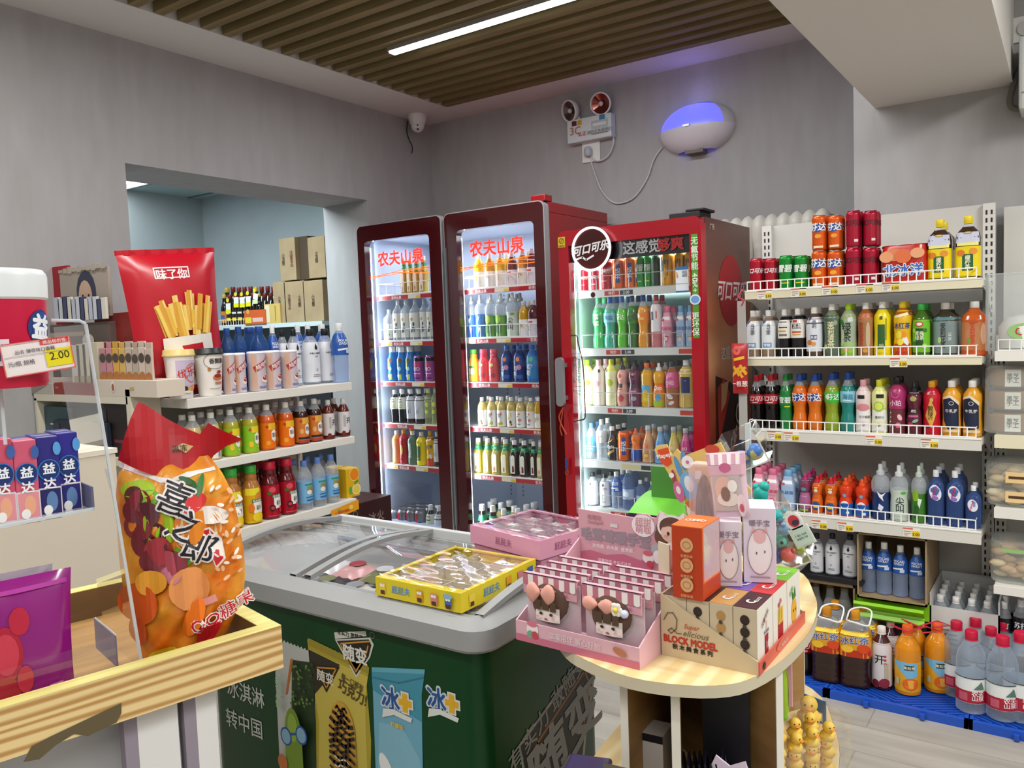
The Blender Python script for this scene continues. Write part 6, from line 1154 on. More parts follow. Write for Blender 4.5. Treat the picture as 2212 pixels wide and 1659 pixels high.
for i,(x,y,c,l) in enumerate(((493,668,'E8E020','yellow tag hung low at the start'),(510,655,'E8E020','yellow-footed white tag, first of three'),(523,655,'E8E020','yellow-footed white tag, second of three'),(536,653,'E8E020','yellow-footed white tag, third of three'),(551,647,'D8E8B0','slanted pale green tag'))):
    p=at(x,y,Y=SF+.046); t=empty('neck_tag',p,label=l+' on the back room sauce bottles',cat='tag'); MB().mt(mat('ECECEC',.5)).box(-.03,.03,0,.004,.0,.05).build('card',None,t,rot=(0,.25*(i==4),0)); MB().mt(mat(c,.5)).box(-.032,.032,-.002,.002,-.035,.0).build('price_flap',None,t); MB().mt(mat('E8D820',.5)).lathe([(0,.018),(.003,.018)],12).build('round_badge',None,t,loc=(0,0,.075),rot=(PI/2,0,0))
bx('soup_packet',528,693,572,668,SF-.012,.02,'C85820','orange recipe packet leaning at the back room shelf edge','packet',lambda w,h:[Rr(-w*.3,h*.3,w*.3,h*.4,'D8C830'),Rr(w*.15,h*.3,w*.5,h*.3,'D8B0A8'),El(-w*.3,h*.9,.02,.02,'C8A050')],zbase=sz)
bx('gold_carton',572,694,604,655,SF+.0,.05,'C8AC60','gold printed carton on the back room shelf next to brown cartons','carton',lambda w,h:[Rr(-w*.3,h*.5,w*.3,h*.9,'D8D0B0'),Rr(w*.2,h*.5,w*.04,h*.8,'8C7430')],zbase=sz)
# ================= ice cream freezer =================
fzr=empty('chest_freezer',(-1.57,1.65,0),label='dark green ice cream chest freezer with grey rim and curved glass lids',cat='freezer')
O=Vector((-1.57,1.65,0))
X0,X1,Y0,Y1=-2.14-O.x,-1.045-O.x,1.345-O.y,1.96-O.y
Mg=mat('053E1C',.34,.15,spec=.35); Mrim=mat('8F9191',.38)
def ring3(x0,x1,y0,y1,r,z,k=5): return [(x,y,z) for x,y in rrect(x0,x1,y0,y1,r,k)]
def loft(mb,rings):
    n=len(rings[0]); vs=sum(rings,[]); return mb.add(vs,[(j*n+i,j*n+(i+1)%n,(j+1)*n+(i+1)%n,(j+1)*n+i) for j in range(len(rings)-1) for i in range(n)])
d=.035
m=MB().mt(Mg); loft(m,[ring3(X0+d,X1-d,Y0+d,Y1-d,.05,.08),ring3(X0+d,X1-d,Y0+d,Y1-d,.05,.80)]); m.mt(M_dark).box(X0+.06,X1-.06,Y0+.07,Y1-.06,0,.08)
m.build('cabinet',None,fzr,smooth=40)
Ml=mat('D8DCDE',.4); m=MB().mt(Ml); loft(m,[ring3(X0+.09,X1-.09,Y0+.1,Y1-.08,.03,.84),ring3(X0+.09,X1-.09,Y0+.1,Y1-.08,.03,.45)]); m.box(X0+.09,X1-.09,Y0+.1,Y1-.08,.44,.452); m.build('liner',None,fzr,smooth=40)
m=MB().mt(Mrim); loft(m,[ring3(X0+.03,X1-.03,Y0+.03,Y1-.03,.05,.785),ring3(X0+.004,X1-.004,Y0+.004,Y1-.004,.06,.785),ring3(X0,X1,Y0,Y1,.06,.792),ring3(X0+.004,X1-.004,Y0+.004,Y1-.004,.06,.835),ring3(X0+.05,X1-.045,Y0+.05,Y1-.035,.025,.855),ring3(X0+.06,X1-.055,Y0+.06,Y1-.04,.02,.852),ring3(X0+.09,X1-.09,Y0+.1,Y1-.08,.02,.83)])
m.build('rim',None,fzr,smooth=35)
# curved sliding lids, arching from front rim to back rail
def arch(y): # y 0..1
    return .85+.028*math.sin(PI*min(1,y*1.05))*1+.012*y
xm=-1.70-O.x
Mgf=clear('FFFFFF',1,.015,glossy=True,fk=.6)
yy0,yy1=Y0+.06,Y1-.045
for i,(a,b,dz) in enumerate(((X0+.055,xm+.03,.006),(xm-.03,X1-.05,0))):
    l=empty('glass_lid'); l.parent=fzr
    m=MB(); m.grid(lambda u,v:(a+(b-a)*u,yy0+(yy1-yy0)*v,arch(v)+dz),2,16); m.build('glass_pane',Mgf,l,smooth=True)
    rl=[(0,yy0+(yy1-yy0)*v/16,arch(v/16)+dz) for v in range(17)]
    for xx,nm in ((a,'end_rail'),(b,'end_rail')):
        m=MB().mt(Mrim)
        vs=[];
        for x_,y_,z_ in rl: vs+=[(xx-.012,y_,z_-.006),(xx+.012,y_,z_-.006),(xx+.012,y_,z_+.007),(xx-.012,y_,z_+.007)]
        m.add(vs,[(j*4+k,j*4+(k+1)%4,(j+1)*4+(k+1)%4,(j+1)*4+k) for j in range(16) for k in range(4)]); m.build(nm,None,l,smooth=30)
MB().mt(mat('C4C8C8',.3)).box(X0+.05,X1-.05,yy1-.008,yy1+.012,.845,.876).build('back_rail',None,fzr,bevel=.003)
m=MB().mt(mat('B8BCC0',.25,.6)).box(X0+.09,X1-.09,Y1-.1,Y1-.085,.81,.82); m.build('basket_rail',None,fzr)
# graphics on the long front
P=Pl((0,1.38-.0006,0),(1,0,0),(0,0,1)); pp=P.pp
def shift(m,o): 
    for i,v in enumerate(m.v): m.v[i]=(v[0]-o.x,v[1]-o.y,v[2]-o.z)
    return m
def art(name,items,P,par,o,**k):
    m=MB(); decal(m,items,P,**k); shift(m,o); return m.build(name,None,par)
art('slogan',[T('冰淇淋',*P.px(530,1497),.06,'C8CCC8',0,.012,.95),T('转中国',*P.px(527,1562),.06,'C8CCC8',0,.012,.95)],P,fzr,O)
def zig(a,b,n,amp):
    o=[]
    for i in range(n):
        t=i/n; o+=[(a[0]+(b[0]-a[0])*t,a[1]+(b[1]-a[1])*t),(a[0]+(b[0]-a[0])*(t+.5/n),a[1]+(b[1]-a[1])*(t+.5/n)-amp)]
    return o+[b]
it=[('p',zig(P.px(611,1386),P.px(678,1411),9,-.006)+pp((684,1659),(682,1720),(606,1720),(605,1659),(595,1452)),'B8BCB8'),
    ('p',pp((631,1425),(674,1431),(683,1560),(684,1720),(640,1720),(630,1521)),'1E3418'),('p',pp((628,1423),(634,1423),(622,1500),(617,1500)),'B86828')]
for i in range(46): q=P.px(636+random.random()*42,1432+random.random()*90); it.append(('e',q[0],q[1],.005,.004,['4C7038','68883C','2C4C20'][i%3],0,6))
e=P.px(643,1590); it+=[('e',e[0],e[1],.035,.085,'6C8C28'),('r',e[0],e[1]-.08,.07,.14,'6C8C28'),('e',e[0],e[1]+.03,.02,.04,'88A83C')]
for q,c1 in (((628,1585),1),((661,1583),1)): a=P.px(*q); it+=[('e',a[0],a[1],.023,.026,'1C4C98'),('e',a[0],a[1],.018,.021,'7CA8C0')]
it+=[('l',pp((640,1580),(650,1580)),.006,'1C4C98'),T('绿\n色\n心\n情',*P.px(612,1490),.026,'98B898',-.05,.02),El(*P.px(622,1640),.02,.024,'B86C38')]
art('pack_picture',it,P,fzr,O,eps=.0003)
it=[('p',zig(P.px(664,1381),P.px(798,1443),14,-.006)+pp((792,1480),(802,1600),(800,1720),(686,1720),(684,1640),(675,1492)),'A8982C'),
    ('p',pp((668,1402),(795,1462),(790,1500),(790,1560),(796,1720),(688,1720),(690,1560),(678,1480)),'C0B04C'),
    ('p',pp((668,1403),(735,1436),(706,1470),(680,1500),(676,1470)),'2A2418'),('p',pp((668,1378),(798,1441),(797,1456),(667,1393)),'948628'),
    ('p',pp((676,1436),(735,1440),(706,1496)),'181410'),('l',pp((685,1441),(727,1444),(706,1486),(685,1441)),.004,'C88C28'),T('随变',*P.px(704,1462),.033,'D8D4C8',-.06,.03),
    T('巧克力!',*P.px(762,1494),.04,'4C3818',-.22,.03,.8),T('每一口都有',*P.px(762,1473),.02,'4C3818',-.22,.02,.8)]
c=P.px(742,1600); it+=[('e',c[0],c[1]+.02,.048,.085,'C89838'),('r',c[0],c[1]-.09,.096,.2,'C89838')]
for i in range(15):
    z=c[1]+.085-i*.018; hw=.045 if i>2 else .02+.01*i
    it.append(('l',[(c[0]-hw+2*hw*t/6,z+.006*math.sin(t*1.7+i)) for t in range(7)],.007+.004*((i*7)%3)/2,'2A1C14')); it.append(('l',[(c[0]-hw*.6+1.4*hw*t/6,z-.008+.005*math.sin(t*1.9+i*2)) for t in range(6)],.004,'E8DCC0' if i>6 else '3C2818'))
art('pack_picture',it,P,fzr,O,eps=.0003)
def bing(px_,py_,s=1): 
    a=P.px(px_,py_); b=P.px(px_,py_+36*s); x,y=a; sw=[(x-.05*s,b[1]-.012*s),(x-.045*s,b[1]+.012*s),(x-.01*s,b[1]+.018*s),(x+.05*s,b[1]+.01*s),(x+.045*s,b[1]-.002*s),(x-.01*s,b[1]+.004*s)]
    return [T('冰',x-.02*s,y,.066*s,'C4D0DC',0,.09),('r',x+.028*s,y,.052*s,.026*s,'D8D4C8'),('r',x+.028*s,y,.026*s,.056*s,'D8D4C8'),T('冰',x-.02*s,y,.062*s,'1C4C8C',0,.03),('r',x+.028*s,y,.042*s,.016*s,'D8A818'),('r',x+.028*s,y,.016*s,.046*s,'D8A818'),('p',sw,'D4D8D4')]
it=[('p',pp((803,1441),(918,1446),(915,1472),(911,1500),(915,1720),(814,1720),(810,1540),(804,1472)),'3C8CA4'),('p',pp((804,1441),(918,1446),(917,1456),(804,1451)),'5CA4B8'),('p',pp((806,1490),(912,1560),(915,1720),(814,1720)),'68A4BC'),('p',pp((820,1560),(870,1570),(908,1640),(912,1720),(816,1720)),'7CB0C4'),('l',pp((806,1463),(862,1475),(916,1463)),.003,'2C7488'),('e',*P.px(838,1668),.02,.05,'E0E4E4',.4)]+bing(858,1512)+[T('柠檬味',*P.px(860,1566),.014,'D8B838',0,.03)]
art('pack_picture',it,P,fzr,O,eps=.0003)
art('ice_logo',bing(957,1514,.95),P,fzr,O,eps=.0003)
art('shield_logo',[('p',pp((722,1366),(790,1363),(792,1374),(724,1380)),'C8C8C0'),T('有实力 敢随变',*P.px(756,1371),.015,'14140F',0,.04),('p',pp((724,1381),(800,1377),(808,1392),(800,1420),(770,1464),(740,1410)),'C8C8C0'),('p',pp((728,1384),(797,1381),(803,1393),(797,1418),(770,1458),(743,1408)),'15130F'),('l',pp((800,1385),(735,1390),(748,1412),(770,1450)),.004,'C88C28'),('l',pp((770,1450),(792,1412),(796,1395)),.004,'C88C28'),T('随变',*P.px(768,1413),.044,'D8D8D0',0,.04),('o',*P.px(805,1372),.008,.008,.001,'8C8C84')],P,fzr,O,eps=.0003)
# big shield on the short side
P2=Pl((-1.045-d+.0006,0,0),(0,1,0),(0,0,1)); pq=P2.pp
a,b=P2.px(1185,1520),P2.px(1225,1590); ang=math.atan2(P2.px(1250,1440)[1]-P2.px(1135,1610)[1],P2.px(1250,1440)[0]-P2.px(1135,1610)[0])
art('shield_logo',[('p',pq((1250,1431),(1268,1430),(1284,1468),(1266,1590),(1262,1640),(1240,1720),(1140,1720),(1128,1659),(1120,1610)),'A6A8A4'),('p',pq((1252,1438),(1267,1436),(1280,1468),(1262,1588),(1256,1650),(1236,1720),(1142,1720),(1133,1660),(1124,1612)),'12110F'),('l',pq((1150,1625),(1160,1605),(1262,1450),(1275,1480),(1262,1560)),.007,'9C6418'),T('有实力 敢随变',*P2.px(1187,1530),.062,'8C8E8C',ang,.02,1.0),T('随变',*P2.px(1225,1585),.17,'8C8E8C',ang*.75,.04,1.1)],P2,fzr,O,eps=.0003)
# ice cream packets lying in the freezer
random.seed(11)
cols=['5C2028','8C8C94','C8C8CC','B86C28','2C2028','C89898','384878','D8D4CC','6C7040','9C2434']
pos=[(x,y) for x in [ -1.97,-1.86,-1.74,-1.62,-1.50,-1.38,-1.26] for y in (1.5,1.63,1.76)]
pk_='left glass pane,middle column left,second column,third column,middle column,fifth column,sixth column'.split(',')
for i,(x,y) in enumerate(pos):
    o=empty('ice_cream_packet',(x,y,.722+.012*(i%3)),random.uniform(-.15,.15),label=f'{["maroon","silver","white","orange","dark brown","dusty pink","navy","cream","olive","crimson"][i%10]} ice cream packet, {ORD[i//3]} column along the freezer, {["front","middle","back"][i%3]} one',cat='ice cream packet',group='ice cream packets in the freezer')
    cc=cols[i%10]; m=MB().mt(mat(cc,.3,.1)); m.grid(lambda u,v:((u-.5)*.108,(v-.5)*.122,.024*(math.sin(PI*u)*math.sin(PI*v))**.5+.003*math.sin(u*20+v*9)),8,8); m.grid(lambda u,v:((.5-u)*.108,(v-.5)*.122,-.002),8,8); m.build('wrapper',None,o,smooth=True)
    q=cols[(i+4)%10]; MB().mt(mat(q,.35)).lathe([(0,.028),(.002,.026)],16,c=(0,.01,.0255)).build('printed_spot',None,o)
bs_=empty('product_base',(-1.62,1.65,.452),label='white basket packed with ice cream bags under the packets',cat='basket'); MB().mt(mat('B8BCC0',.5)).box(-.42,.44,-.19,.2,0,.262).build('basket_body',None,bs_)
# yellow box of blind toys and pink box
def tray_box(name,x0,x1,y0,y1,z,h,col,inner,label,rz,nx,ny,itemsF,itemsR,toys):
    cx,cy=(x0+x1)/2,(y0+y1)/2; w=(x1-x0)/2; dd=(y1-y0)/2; o=empty(name,(cx,cy,z),rz,label=label,cat='display box')
    t=.004; mm=mat(col,.4)
    MB().mt(mm).box(-w,w,-dd,-dd+t,0,h-t).box(-w,w,dd-t,dd,0,h-t).box(-w,-w+t,-dd+t,dd-t,0,h-t).box(w-t,w,-dd+t,dd-t,0,h-t).box(-w+t,w-t,-dd+t,dd-t,0,t).box(-w,w,-dd,-dd+.025,h-t,h).box(-w,w,dd-.012,dd,h-t,h).box(-w,-w+.012,-dd+.025,dd-.012,h-t,h).box(w-.012,w,-dd+.025,dd-.012,h-t,h).build('box_body',None,o)
    m=MB().mt(mat(inner,.6))
    for i in range(1,nx): m.box(-w+2*w*i/nx-.001,-w+2*w*i/nx+.001,-dd+.02,dd-t,t,h*.85)
    for j in range(1,ny): m.box(-w+t,w-t,-dd+2*dd*j/ny-.001,-dd+2*dd*j/ny+.001,t,h*.85)
    m.build('dividers',None,o)
    MB().mt(clear('FFFFFF',.95,.05,glossy=True)).grid(lambda u,v:((2*u-1)*(w+.002),(2*v-1)*(dd+.002),h+.0015+.0015*math.sin(u*17+v*23)+.001*math.sin(v*41)),20,20).build('film',None,o,smooth=True)
    m=MB(); decal(m,itemsF(w,h),Pl((0,-dd-.0007,0),(1,0,0),(0,0,1))); m.build('front_print',None,o)
    m=MB(); decal(m,itemsR(dd,h),Pl((w+.0007,0,0),(0,1,0),(0,0,1))); m.build('side_print',None,o)
    for i in range(nx):
        for j in range(ny):
            if random.random()<toys:
                q=Vector((cx,cy,0))+Matrix.Rotation(rz,3,'Z')@Vector((-w+2*w*(i+.5)/nx,-dd+2*dd*(j+.5)/ny,0))
                tb=empty('toy_bag',(q.x,q.y,z+.006),random.random()*3,label=f'clear bagged toy in the {"yellow" if col[0]=="E" else "pink"} box, {ORD[i]} column, {ORD[j]} row back',cat='toy',group='bagged toys in the boxes on the freezer')
                m=MB().mt(clear('F0F0F0',.7,.15)); m.ball((0,0,.016),.026,10,6,(1,.8,.6),warp=lambda p:p*(1+.15*math.sin(p.x*300+p.y*250))); m.mt(mat(random.choice(['C8C8C4','78A078','D8C8B8','A8A8AC']),.5)).ball((0,0,.012),.013,8,5); m.build('bag',None,tb,smooth=True)
    return o
def yf_(w,h):
    o=[T('屁屁夫',-w*.38,h*.5,.02,'5C98C8',0,.03)]
    for x,c in ((-w*.82,'E8D048'),(w*.08,'E0A028'),(w*.42,'D88888'),(w*.75,'4868A8')): o+=[('r',x,h*.48,.02,.026,c),('r',x,h*.25,.014,.01,'5C3420'),('e',x-.004,h*.62,.004,.004,'F4F0E8'),('e',x+.004,h*.62,.004,.004,'F4F0E8')]
    return o+[('e',w*.75,h*.78,.014,.006,'88B8D8')]
def yr_(w,h): return [T('屁屁夫',-w*.25,h*.5,.022,'5C98C8',0,.03)]+sum([[('r',x,h*.48,.022,.026,c),('r',x,h*.25,.014,.01,'5C3420')] for x,c in ((-w*.75,'E8D048'),(w*.2,'E0A028'),(w*.52,'D88888'),(w*.8,'4868A8'))],[])
random.seed(4)
tray_box('toy_display_box',-1.40,-1.132,1.388,1.70,.858,.046,'E2CC28','D4CCC8','yellow open toy box under clear film on the freezer corner',0,3,4,yf_,yr_,.6)
tray_box('toy_display_box',-1.37,-1.09,1.73,1.98,.90,.05,'D898B4','C8B0BC','pink film-covered toy box behind the yellow one',-.22,3,3,lambda w,h:[T('屁屁夫',0,h*.5,.022,'A86088',0,.02)],lambda w,h:[T('屁屁夫',-w*.3,h*.5,.022,'A86088',0,.02),('e',w*.3,h*.55,.014,.016,'A03860'),('e',w*.3,h*.7,.014,.008,'4880A8'),('e',w*.7,h*.5,.01,.014,'F0F0F0'),('e',w*.7,h*.8,.012,.006,'201C20')],.8)
o=empty('pink_box_under',(-1.23,1.86,.877),-.22,label='closed pink box lying under the film-covered pink box',cat='box'); MB().mt(mat('D090AC',.4)).box(-.135,.135,-.12,.12,0,.022).build('body',None,o)
# ================= round pine display stand =================
def tierpts(sc=1,cx=-.72,cy=1.62,clip=-1.03):
    ps=[(-.734,1.261),(-.634,1.236),(-.538,1.254),(-.475,1.294),(-.445,1.35),(-.425,1.45),(-.42,1.6),(-.44,1.74),(-.472,1.836),(-.528,1.961),(-.62,2.03),(-.75,2.05),(-.86,2.0),(-.92,1.88),(-.94,1.75),(-.93,1.6),(-.90,1.46),(-.86,1.36),(-.80,1.295)]
    c=[Vector((p[0],p[1],0)) for p in ps]; n=len(c); o=[]
    for i in range(n):
        a,b,c2,d2=c[(i-1)%n],c[i],c[(i+1)%n],c[(i+2)%n]
        for t in (0,.33,.66): o.append(.5*((2*b)+(c2-a)*t+(2*a-5*b+4*c2-d2)*t*t+(3*b-a-3*c2+d2)*t**3))
    return [(cx+(p.x-cx)*(sc if p.x>cx else .6+.4*sc if sc==1 else .68),cy+(p.y-cy)*sc) for p in o]
SO=Vector((-.72,1.62,0)); ds=empty('display_stand',SO,label='round tiered pine display stand carrying the toy boxes',cat='display stand')
def tier(z,sc,nm):
    ps=[(x-SO.x,y-SO.y) for x,y in tierpts(sc)]; n=len(ps)
    m=MB().mt(M_wood).prism(ps,z-.022,z); 
    m.mt(mat('C9C0A6',.5)); vs=[(x*1.002,y*1.002,zz) for zz in (z-.022,z-.0005) for x,y in ps]; m.add(vs,[(i,(i+1)%n,n+(i+1)%n,n+i) for i in range(n)])
    m.build(nm,None,ds,smooth=35)
TZ=.88; LZ2=.56
tier(TZ,1,'top_tier'); tier(LZ2,1.14,'middle_tier'); tier(.2,1.2,'bottom_tier')
Mw2=noisy('panel_wood','8E6A3C','B08A54',(1.2,1.2,9),2.2,.55,6)
def panel(a,b,z0,z1,nm='divider'):
    a=Vector((a[0],a[1],0))-SO; b=Vector((b[0],b[1],0))-SO; u=(b-a); n=Vector((-u.y,u.x,0)).normalized()*.016
    m=MB().mt(Mw2).obox(a+Vector((0,0,z0)),u,n,(0,0,z1-z0)); e=u.normalized()*.001
    m.mt(mat('E4E0D4',.5)).obox(b+Vector((0,0,z0)),e*2,n,(0,0,z1-z0)); m.build(nm,None,ds)
for z0,z1,s in ((LZ2,TZ-.022,0),(.2,LZ2-.022,.04)):
    panel((-.72,1.62),(-.44-s*.5,1.44-s),z0,z1); panel((-.72,1.62),(-.585,1.30-s),z0,z1); panel((-.72,1.62),(-.705,1.335-s),z0,z1); panel((-.72,1.62),(-.52,1.93),z0,z1)
m=MB().mt(M_wood).lathe([(0,.2),(.2,.2)],24); m.build('base',None,ds,smooth=40)
# ---- pink hand-warmer display on top ----
PB=Vector((-.763,1.405,TZ)); pb=empty('hand_warmer_display',PB,math.radians(-2),label='pink card display box with tall printed header of plush hand warmers',cat='display box')
Mpk=mat('DDB0BC',.5); Mpk2=mat('C87890',.5)
w=.138; f=-.13; bk=.115
m=MB().mt(Mpk).box(-w+.003,w-.003,f+.003,bk-.001,0,.003).box(-w+.003,w-.003,f,f+.003,0,.04); m.prism([(f,0),(bk-.001,0),(bk-.001,.15),(f,.04)],-w,-w+.003,'x'); m.prism([(f,0),(bk-.001,0),(bk-.001,.15),(f,.04)],w-.003,w,'x'); m.build('tray',None,pb)
m=MB(); decal(m,[('r',0,.007,2*w,.014,'C87088'),('e',-w*.7,.028,.014,.017,'F0E8E8'),('e',-w*.7-.005,.018,.008,.008,'78A888'),('e',-w*.7+.006,.018,.008,.008,'C84858'),('e',-w*.7,.04,.012,.006,'D87888'),T('温暖陪伴 暖心好物',w*.0,.026,.014,'ECD4DA',0,.012),('e',w*.72,.026,.015,.007,'B87858',-.3)],Pl((0,f-.0006,0),(1,0,0),(0,0,1))); m.build('front_print',None,pb)
m=MB().mt(mat('D8A4B0',.5)); hz0=.1; hz1=.215
hp=[(-w,.0),(w,.0),(w,hz1-.02),(w*.95,hz1-.01),(w*.9,hz1+.01),(w*.8,hz1+.015),(w*.68,hz1+.005),(w*.55,hz1+.01),(w*.45,hz1+.015),(w*.38,hz1),(w*.3,hz1),(w*.25,hz1+.006),(w*.08,hz1+.006),(w*.0,hz1-.005),(-w,hz1)]
m.prism(hp,bk,bk+.004,'y'); m.build('header_card',None,pb)
it=[('p',[(-w,.118),(-w*.8,.126),(-w*.5,.12),(-w*.2,.128),(w*.1,.12),(w*.3,.124),(w*.3,.09),(-w,.09)],'C47088'),T('毛茸茸暖手宝',-w*.33,.162,.029,'9C8C98',0,.07),T('萌萌哒',-w*.7,.2,.012,'B88490'),T('Smallgoff',-w*.68,.188,.011,'C09098'),T('加热款  充电款  便携款',-w*.38,.138,.010,'F4E8EC',0,.02),('e',w*.17,.196,.027,.024,'F0ECEC'),T('超甜\n萌咖',w*.17,.196,.019,'D08C9C',0,.02),T('温馨陪伴 冬天不冷手',-w*.35,.107,.009,'F4E0E8'),Rr(-w*.34,.188,.018,.008,'DCD8D8')]
gx=w*.66
it+=[('e',gx,.195,.037,.03,'6C4C40'),('e',gx-.027,.178,.014,.018,'6C4C40'),('e',gx+.03,.178,.014,.018,'6C4C40'),('p',[(gx-.032,.212),(gx-.026,.234),(gx-.012,.222)],'F0ECEC'),('p',[(gx+.032,.212),(gx+.026,.234),(gx+.012,.222)],'F0ECEC'),('o',gx,.2,.034,.027,.005,'F2EEEE'),('e',gx,.188,.026,.021,'E8C8B4'),('p',[(gx-.028,.197),(gx-.01,.21),(gx+.02,.207),(gx+.03,.195),(gx+.01,.2),(gx-.008,.203)],'6C4C40'),('e',gx-.009,.187,.003,.004,'3C2C2C'),('e',gx+.01,.187,.003,.004,'3C2C2C'),('e',gx-.014,.181,.005,.003,'E0A098'),('e',gx+.015,.181,.005,.003,'E0A098'),('p',[(gx-.018,.166),(gx+.018,.166),(gx+.032,.12),(gx-.028,.12)],'D08890'),('e',gx,.162,.014,.008,'F0E8E8'),('e',gx-.014,.117,.013,.007,'C07880'),('e',gx+.014,.117,.013,.007,'C07880'),('e',gx-.035,.15,.013,.012,'B0B4B8'),('e',gx-.033,.135,.011,.014,'F0F0F0'),('e',gx+.024,.16,.01,.012,'F0E8E4'),('e',gx-.055,.13,.013,.012,'F0E8E8'),('e',gx-.055,.14,.011,.006,'D06878'),('e',gx-.05,.118,.009,.007,'C84858')]
m=MB(); decal(m,it,Pl((0,bk-.0006,0),(1,0,0),(0,0,1)),eps=.00025); m.build('header_print',None,pb)
for k in range(4):
    for s in (0,1):
        yy=f+.034+k*.042; xx=(-w/2 if s==0 else w/2); q=PB+Matrix.Rotation(math.radians(-2),3,'Z')@Vector((xx,yy,.004+.0))
        bgx=empty('hand_warmer_pack',q,math.radians(-2),label=f'pink striped pouch with brown plush doll face, {["first","second"][s]} column, {ORD[k]} rank of the display',cat='toy pack',group='hand warmer packs')
        hw=w/2-.006; H=.12; dd=.018
        z0=.0075
        MB().mt(clear('F4E8EC',.72,.12)).grid(lambda u,v:((2*u-1)*hw,-dd*math.sin(PI*u)**.5*math.sin(PI*min(v*1.1,1))**.5,z0+.0+(H-.02)*v),8,8).build('clear_front',None,bgx,smooth=True)
        MB().mt(mat('E0C4CC',.5)).box(-hw,hw,.0,.002,z0,z0+H-.012).build('card_back',None,bgx)
        m=MB().mt(mat('D8A0AE',.5)).box(-hw,hw,-.012,-.008,z0+H-.04,z0+H); m.box(-hw,hw,-.012,.002,z0+H-.002,z0+H)
        m.build('header_fold',None,bgx)
        n_=10; it=[]
        for i in range(n_): x=-hw+2*hw*(i+.5)/n_; cc='F2ECEA' if i%2 else 'C07888'; it+=[('r',x,z0+H-.010,2*hw/n_,.018,cc),('e',x,z0+H-.019,hw/n_,.004,cc)]
        it+=[T('可爱少女',hw*.5,z0+H-.03,.008,'9C5868',0,.02),T('SPARKLE',-hw*.5,z0+H-.03,.006,'F0E0E4')]
        m=MB(); decal(m,it,Pl((0,-.0125,0),(1,0,0),(0,0,1)),eps=.0002); m.build('striped_print',None,bgx)
        rb=MB().mt(mat('E8BCC8',.4)); cz=z0+H-.03
        for sx in (-1,1): rb.grid(lambda u,v,sx=sx:(sx*(.022*u),-.016-.004*math.sin(PI*u)-.0,cz+.006*math.sin(PI*u)*(2*v-1)+.004*u),6,2); rb.grid(lambda u,v,sx=sx:(sx*(.004+.014*u)+.004*v,-.0165,cz-.026*u),5,1)
        rb.build('ribbon',None,bgx)
        if k==0:
            dl=MB().mt(mat('5C4438',.9)); dl.ball((0,-.008,.045),.044,18,12,(1,.35,1)); do=dl.build('plush_head',None,bgx,smooth=True); do.location.z=.03
            fa=MB().mt(mat('EDE0DA',.8)).grid(lambda u,v:((2*u-1)*.028,-.0245+.004*abs(2*u-1)**2,.012+.028*v),6,4); fa.build('face',None,do,smooth=True)
            m=MB(); decal(m,[('e',-.012,.028,.004,.003,'3C2C28'),('e',.012,.028,.004,.003,'3C2C28'),('e',0,.018,.004,.002,'B85058'),('r',-.018,.045,.014,.02,'54402F'),('r',0,.046,.018,.02,'54402F'),('r',.018,.045,.014,.02,'54402F'),('e',-.018,.022,.004,.002,'E8B0A8'),('e',.018,.022,.004,.002,'E8B0A8')],Pl((0,-.0262,0),(1,0,0),(0,0,1))); m.build('face_print',None,do)
            bw=MB().mt(mat('DDA090',.9))
            for sx in (-1,1): bw.ball((-.012+sx*.017 - (.0 if s==0 else .008),-.026,.068),.017,12,8,(1,.45,1.15 if s==0 else .8),warp=lambda p,sx=sx:Vector((p.x,p.y,p.z*(.45+.6*min(1,abs(p.x/.017+sx)))*(1+.05*math.sin(p.z*900)))))
            bw.build('bow',None,do,smooth=True)
            if s: 
                m=MB().mt(mat('F0ECE4',.6))
                for t in range(6): m.ball((.02+.008*math.cos(t*PI/3),-.028,.066+.008*math.sin(t*PI/3)),.006,8,5,(1,.4,1))
                m.mt(mat('E8C838',.5)).ball((.02,-.031,.066),.005,8,5); m.build('daisy',None,do,smooth=True); MB().mt(mat('C4CCE0',.3)).ball((.036,-.026,.06),.008,10,7).build('bead',None,do,smooth=True)
            m=MB(); decal(m,[('e',hw*.72,.012,.016,.018,'F0DCE0'),('e',hw*.72,.012,.009,.010,'F4ECE8'),('e',hw*.72,.02,.01,.006,'C86878'),('e',hw*.72,.004,.007,.005,'C04858')],Pl((0,-.0315,0),(1,0,0),(0,0,1))); m.build('round_badge',None,bgx)
# ---- block model display ----
BB=Vector((-.533,1.352,TZ)); bb=empty('block_display',BB,label='cream slant-sided display box lettered BLOCK MODEL with a coral front lip',cat='display box')
w=.091; dp=.29; zt=.118
m=MB().mt(mat('C9B796',.5)).prism([(-w,0),(w,0),(w,.024),(-w,zt)],0,.003,'y').prism([(-w,0),(w,0),(w,.024),(-w,zt)],dp-.003,dp,'y').box(-w+.0002,-w+.003,.003,dp-.003,0,zt-.0005).box(-w+.003,w-.003,.003,dp-.003,0.0002,.003).mt(mat('D4604C',.45)).box(w,w+.003,-.0002,dp+.0002,0,.0242); m.build('tray',None,bb)
m=MB(); decal(m,[T('BLOCK MODEL',-.034,.035,.018,'B42C20',0,.06,.84),T('积 木 美 食 系 列',-.03,.022,.0105,'241C14',0,.05),T('elicious',-.022,.051,.0165,'5C5038',0,0,1,.35),T('Super',-.03,.063,.0125,'B84830',0,.01,1,.3),('l',[(-.084,.07),(-.076,.084),(-.066,.086),(-.058,.074),(-.06,.056),(-.07,.046),(-.076,.051),(-.069,.056),(-.058,.048),(-.05,.049)],.0018,'5C5038')],Pl((0,-.0006,0),(1,0,0),(0,0,1))); m.build('front_print',None,bb)
